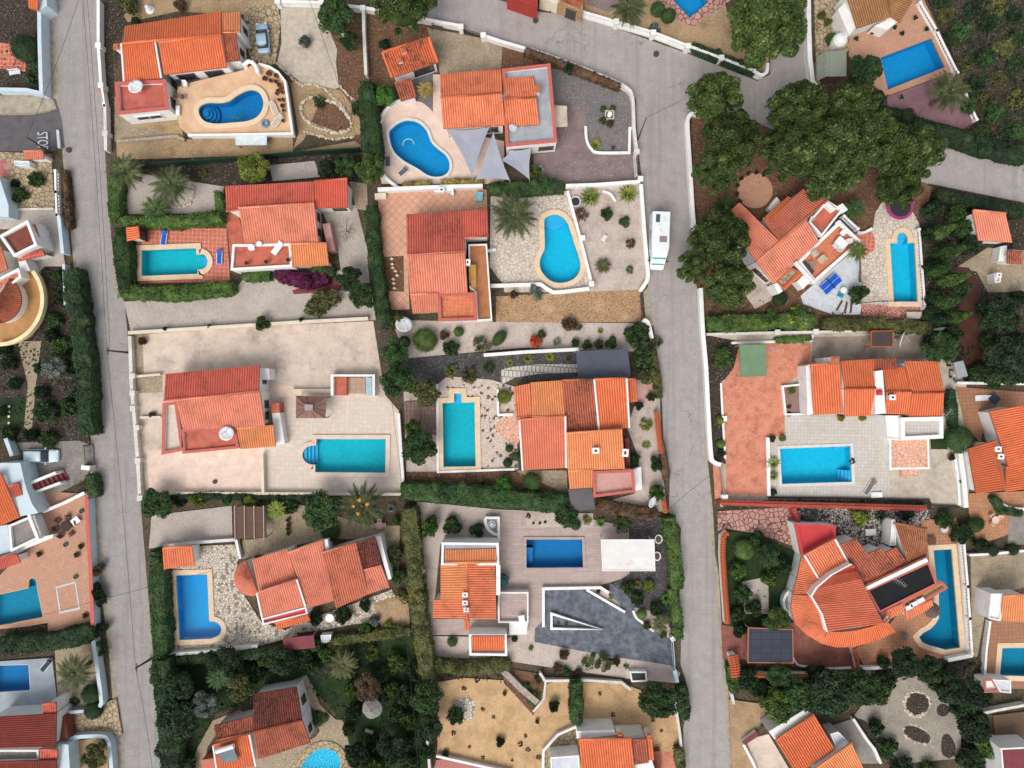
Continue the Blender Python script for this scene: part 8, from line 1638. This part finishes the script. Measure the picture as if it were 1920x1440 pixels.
# pool float and robot
c = P(766, 271, .14); t = thing('pool_float', 'white ring float on the azure kidney pool', 'pool float', (c.x, c.y, .1)); m = MB(); m.tube([(c.x+.75*math.cos(k*.31), c.y+.75*math.sin(k*.31), .16) for k in range(12)], .07, 8); m.build('ring', plain('pale_float', '#9fc4c8', None, 3, .5), t)
c = P(470, 220, 1.2); t = thing('pool_cleaner', 'teal pool cleaner lying in the bean-shaped pool', 'pool cleaner', (c.x, c.y, 1.5)); m = MB(); m.tube([P(437,221,1.62), P(447,222,1.62), P(456,213,1.62), P(458,207,1.62)], .09, 8); m.build('hose', plain('teal_plastic', '#0b6b78', None, 2, .5), t); m = MB(); m.box(P(438,221,1.64), (.5, .4, .12), .3); m.build('head', plain('teal_plastic', '#0b6b78', None, 2, .5), t)
# benches and little things
def bench(x, y, ang, label, mat=BROWNW, L=1.5):
    c = P(x, y, .5); a = math.radians(ang); t = thing('park_bench', label, 'bench', (c.x, c.y, 0)); d = Vector((math.cos(a), math.sin(a), 0)); n = Vector((-d.y, d.x, 0)); m = MB()
    for k in range(4): q = c + n*(k*.13-.15); m.box((q.x, q.y, .45), (L, .1, .04), a)
    m.build('seat', mat, t); m = MB()
    for k in range(2): q = c + n*.32; m.box((q.x, q.y, .62+.17*k), (L, .04, .11), a)
    m.build('backrest', mat, t)
    for s in (-1, 1): q = c + d*s*L*.42; m = MB(); m.box((q.x, q.y, .22), (.07, .5, .44), a); m.build('leg', mat, t)
bench(819, 51, -8, 'brown slatted bench under the pine at the top road'); bench(27, 136, 8, 'pale bench in the dark top left garden', WPLAST); bench(692, 1372, -20, 'curved stone seat on the dark lawn', LIGHTW, 1.1); bench(1134, 446, 60, 'white garden seat in the middle of the pink gravel', WPLAST, .8)
# antennas
def aerial(x, y, z0, h, ang, label):
    b = P(x, y, z0 + h); t = thing('tv_aerial', label, 'aerial', (b.x, b.y, z0)); m = MB(); m.tube([(b.x, b.y, z0-.1), (b.x, b.y, z0+h)], .03, 6); m.build('mast', GREYM, t); a = math.radians(ang); d = Vector((math.cos(a), math.sin(a), 0)); n = Vector((-d.y, d.x, 0)); m = MB(); c = Vector((b.x, b.y, z0+h-.1)); m.tube([c-d*.8, c+d*.8], .025, 5)
    for k in range(6): q = c + d*(k*.3-.75); m.tube([q-n*(.5-.05*k), q+n*(.5-.05*k)], .018, 4)
    m.build('elements', GREYM, t)
aerial(945, 178, 4.6, 1.6, 40, 'aerial on the ridge beside the grey flat roof'); aerial(875, 1144, 3.6, 1.8, 120, 'aerial on the deck house ridge'); aerial(1690, 1093, 3.2, 2, -35, 'aerial on the black flat roof'); aerial(1777, 777, 2.6, 2, 50, 'aerial at the lower right corner of the stepped villa'); aerial(1455, 655, 0, 2.5, -10, 'aerial on the terracotta forecourt')
# manholes, marks
def manhole(x, y, r, label): c = P(x, y); m = MB(); m.lathe((c.x, c.y, .0), [(r/S, 0), (r/S, .26), (r/S*.9, .27)], 24); o = m.build('manhole_cover', plain('cast_iron', '#4a4341', '#3b3533', 8, .7, fine=.3)); o.location.z = 0; tag(o, label, 'manhole cover')
manhole(1004, 39, 5, 'manhole cover below the kerb of the top road, left'); manhole(1033, 18, 5, 'manhole cover beside the stone entrance of the top road'); manhole(1230, 102, 5, 'manhole cover in the middle of the curved road'); manhole(130, 282, 4.5, 'manhole cover at the side street junction'); manhole(404, 903, 4, 'square-looking drain cover in the cream courtyard')
mark = plain('road_paint', '#c9cdd0', '#b5babd', 3, .8, fine=.15); LAYER[0] += 3
sheet('stop_line', [(108,245),(113,245),(116,279),(111,279)], mark, .32)
cu = bpy.data.curves.new('stop_marking', 'FONT'); cu.body = 'STOP'; cu.extrude = .004; cu.align_x = 'CENTER'; cu.align_y = 'CENTER'; to_ = bpy.data.objects.new('tmp', cu); COL.objects.link(to_); bpy.context.view_layer.update()
me = bpy.data.meshes.new_from_object(to_.evaluated_get(bpy.context.evaluated_depsgraph_get())); bpy.data.objects.remove(to_); me.materials.clear(); me.materials.append(mark)
vx = np.array([v.co[:] for v in me.vertices]); w_, h_ = np.ptp(vx[:, 0]), np.ptp(vx[:, 1]); o = bpy.data.objects.new('road_marking', me); COL.objects.link(o); o.location = P(79, 264, .32); o.rotation_euler.z = -math.pi/2 + .05; o.scale = (2.35/w_, 1.4/h_, 1); o['kind'] = 'structure'
sheet('painted_line', [(107,1099),(143,1089),(145,1091),(152,1140),(150,1141),(117,1148),(115,1147)][0:1]+[(143,1089),(144,1092),(110,1101),(117,1145),(150,1138),(143,1090),(145,1089),(153,1141),(115,1149)], mark, .33)
# stone edgings
stones('ring of pale stones around the bed in the top left dry garden', smooth([(567,195),(584,182),(606,187),(632,196),(655,220),(658,242),(636,250),(612,244),(588,236),(568,220)], 3), closed=True); stones('winding line of stones below the scraped concrete drive', [(520,118),(545,145),(565,160),(590,158),(612,170),(640,195),(655,225)], .2); stones('stone line along the bottom of the dry garden', [(570,246),(600,256),(630,262),(665,256)], .2); stones('stone ring around the bed beside the palm', smooth([(318,350),(336,336),(357,343),(364,365),(352,386),(327,388),(310,372)], 3), closed=True)
stones('stone ring around the largest bed of the lower right yard', [tuple(p) for p in arc(1718,1318,24,0,350,18)], closed=True); stones('stone ring around the small round bed of the lower right yard', [tuple(p) for p in arc(1766,1330,13,0,350,12)], .18, closed=True); stones('small stone ring inside the largest bed', [tuple(p) for p in arc(1717,1320,5,0,330,8)], .16, closed=True); stones('stone ring around the long bed of the lower right yard', smooth([(1694,1360),(1713,1358),(1742,1376),(1740,1394),(1714,1390),(1695,1377)], 3), .22, closed=True, step=.85); stones('stone line around the lower bed of the lower right yard', [(1762,1412),(1760,1388),(1766,1376),(1780,1374),(1792,1398)], .18); stones('stone line along the bottom of the lower right yard', [(1668,1410),(1700,1412),(1740,1414),(1765,1412)], .18); stones('stone line along the right of the lower right yard', [(1748,1290),(1760,1300),(1785,1312),(1793,1340)], .18); stones('stone ring around the olive bush at the top right', [tuple(p) for p in arc(1882,90,27,120,340,14)], .2); stones('stepping stones beside the black and white stones at the right', [(1836,1045),(1832,1080)], .15); stones('pale stones below the top left tree', [(640,60),(650,75),(660,80),(645,82)], .25, step=1.1); stones('stones at the corner of the bottom right court', [(1374,1395),(1390,1402),(1400,1420)], .2); stones('pale stones at the stone seat corner of the scraped drive', [(636,160),(650,175),(665,190)], .18)
# stepping slabs in the brown bed
for i, (x, y) in enumerate(((735,486),(736,496),(737,503),(742,509),(745,517),(738,524),(739,532),(740,541))): sheet('path', [(x-4,y),(x,y-3),(x+4,y),(x,y+3)], pinkcop)
# poles and cables
A = pole((240,661), (200,657), 'utility pole leaning over the left road beside the cream wall'); Bp = pole((282,1236), (254,1253), 'utility pole leaning over the left road beside the dark hedge'); Cp = pole((94,286), (50,257), 'utility pole at the STOP marking of the side street', arms=False); Dp = pole((205,-14), (150,-60), 'utility pole at the top edge beside the left road')
cable(Dp, A, 'power cable along the left road from the top edge to the upper pole'); cable(A, Bp, 'power cable along the left road between the two leaning poles'); cable(Bp, P(290,1480,5), 'power cable along the left road from the lower pole to the bottom edge'); cable(Dp + Vector((.6, 0, 0)), A + Vector((.5, 0, .1)), 'second power cable along the upper left road'); cable(Cp, P(150,-10,6), 'power cable from the side street pole to the top edge')
cable(P(-20,1180,5), P(400,1070,5), 'power cable crossing the lower left road towards the bright azure pool'); Ep = pole((1196,262), (1212,220), 'utility pole lying slanted at the road junction', .09, False); cable(Ep, P(1330,160,6), 'power cable from the junction pole into the pines'); cable(P(715,600,5), P(757,940,5), 'power cable over the right side of the cream courtyard'); cable(P(1254,955,5), P(1330,892,5), 'power cable crossing the centre road'); cable(P(760,1180,5), P(785,1450,5), 'power cable over the lawn beside the olive hedge'); cable(P(580,0,6), P(668,255,5), 'power cable over the scraped concrete drive')
bpy.context.view_layer.update()

rtable(486, 457, 5, WPLAST, 'right of two small white tables on the red terrace with the lounger', z=2.6); rtable(471, 464, 6, WPLAST, 'left of two small white tables on the red terrace with the lounger', z=2.6)
chair(347, 158, -90, WPLAST, 'white chair against the villa wall on the raised pool terrace', z=1.5); chair(336, 157, -90, DARK, 'black chair against the villa wall on the raised pool terrace', z=1.5); qtable(329, 180, .7, .5, 0, BROWNW, 'brown low table left on the raised pool terrace', z=1.5); qtable(342, 181, .5, .6, 0, BROWNW, 'small brown box table on the raised pool terrace', z=1.3); qtable(333, 207, 1.3, .5, 90, WPLAST, 'white bench table at the red terrace corner', z=1.2)
c = P(498, 232, 1.6); t = thing('pool_ring', 'blue inflatable ring at the lower rim of the bean-shaped pool', 'swim ring', (c.x, c.y, 1.5)); m = MB(); m.tube([(c.x+.38*math.cos(k*.3142), c.y+.38*math.sin(k*.3142), 1.66) for k in range(21)], .15, 8); m.build('ring', plain('ring_blue', '#4f86a8', None, 3, .5), t)
m = MB(); c = [P(x, y, 2.3) for x, y in ((458,121),(466,115),(474,117),(480,124),(483,134))]; m.tube([c[0]-Vector((0, 0, .8))]+c+[c[-1]-Vector((0, 0, .8))], .28, 8); tag(m.build('garden_arch', WHITE), 'white curved arch wall at the top of the raised pool terrace', 'arch')
c = P(277, 14, .6); t = thing('garden_ornament', 'white wire ornament on the sand above the top left villa', 'ornament', (c.x, c.y, 0)); m = MB(); m.lathe((c.x, c.y, 0), [(.5, 0), (.55, .12), (.2, .3), (.38, .5), (.15, .75), (.25, .9), (.05, 1.1)], 12); m.build('body', WPLAST, t); m = MB(); m.lathe((c.x, c.y, 0), [(.6, 0), (.6, .06)], 14); m.build('base', WPLAST, t)
for x, y, a, lb in ((1574,573,60,'left'),(1586,577,78,'middle'),(1596,576,85,'right')):
    c = P(x, y, .3); m = MB(); m.box((c.x, c.y, .3), (1.5, .22, .14), math.radians(a)); tag(m.build('timber_sleeper', BROWNW), lb + ' timber sleeper on the white chippings below the round black bush', 'sleeper')
for x in (1, 20):
    for y in (762, 772, 781, 793): sheet('path', [(x-2,y-2),(x+2,y-2),(x+2,y+2),(x-2,y+2)], WHITE)
h = House('storage_box', 'pale blue box in the corner of the peach tiled plaza', 897, 368, 'box'); h.flat([(891,360),(905,360),(905,376),(892,376)], .9, plain('pale_blue_lid','#7fb0bd',None,2,.6), .08, .1, wm=plain('pale_blue_lid','#7fb0bd',None,2,.6))
h = House('barbecue', 'white masonry barbecue on the wall of the peach tiled plaza', 830, 356, 'barbecue'); h.block([(814,356),(850,353),(851,365),(846,366),(845,358),(815,361)], 1.0, WHITE); h.chimney(828, 356, 1.0, .6, .5)
c = P(714, 369, .4); m = MB(); m.box((c.x, c.y, .35), (1.4, .75, .5), .05); m.box((c.x, c.y, .63), (1.5, .85, .08), .05); tag(m.build('stone_bench', CREAM), 'stone bench at the left corner of the peach tiled plaza', 'bench')
G = 'clay pots on the terrace edge'
for x, y, lb in ((463,494,'left clay pot on the edge of the red terrace with the lounger'),(500,491,'middle clay pot on the edge of the red terrace with the lounger'),(541,488,'right clay pot on the edge of the red terrace with the lounger')): pot(x, y, 3.6, lb, z=2.9, leaf='dark')
for x, y, r, hh, lf, lb in ((492,606,17,1.5,'mid','round bush straddling the long cream wall'),(313,617,5,.9,'deep','left small ball on the long cream wall'),(394,612,5,.9,'deep','middle small ball on the long cream wall'),(566,600,5,.9,'deep','right small ball on the long cream wall'),(286,778,7,.6,'olive','little plant in the walled bed left of the cream villa'),(268,640,9,.8,'brown','dry bush in the top left corner of the cream courtyard'),(245,12,22,1.6,'olive','spiky bush at the top edge beside the white wire ornament'),(255,40,8,.7,'deep','dark tuft at the upper left roof corner of the top left villa'),(340,10,14,1.3,'brown','brown bush at the top edge above the long orange roof'),(1690,470,8,0,'',''),(1540,30,9,.9,'olive','olive bush left of the white turret'),(1552,42,9,.9,'lime','yellowish bush in the curved bed by the white turret'),(1557,75,12,1,'dark','dark bush at the foot of the white turret')):
    if lb: plant('bush', x, y, r, hh, lf, lb)
for i, (x, y) in enumerate(((1048,981),(1060,981),(1070,979))): plant('ball', x-48, y, 2.5, .4, 'deep', 'tiny dark tuft in the white bed of the plank deck, %s' % ('left', 'middle', 'right')[i])
bpy.context.view_layer.update()
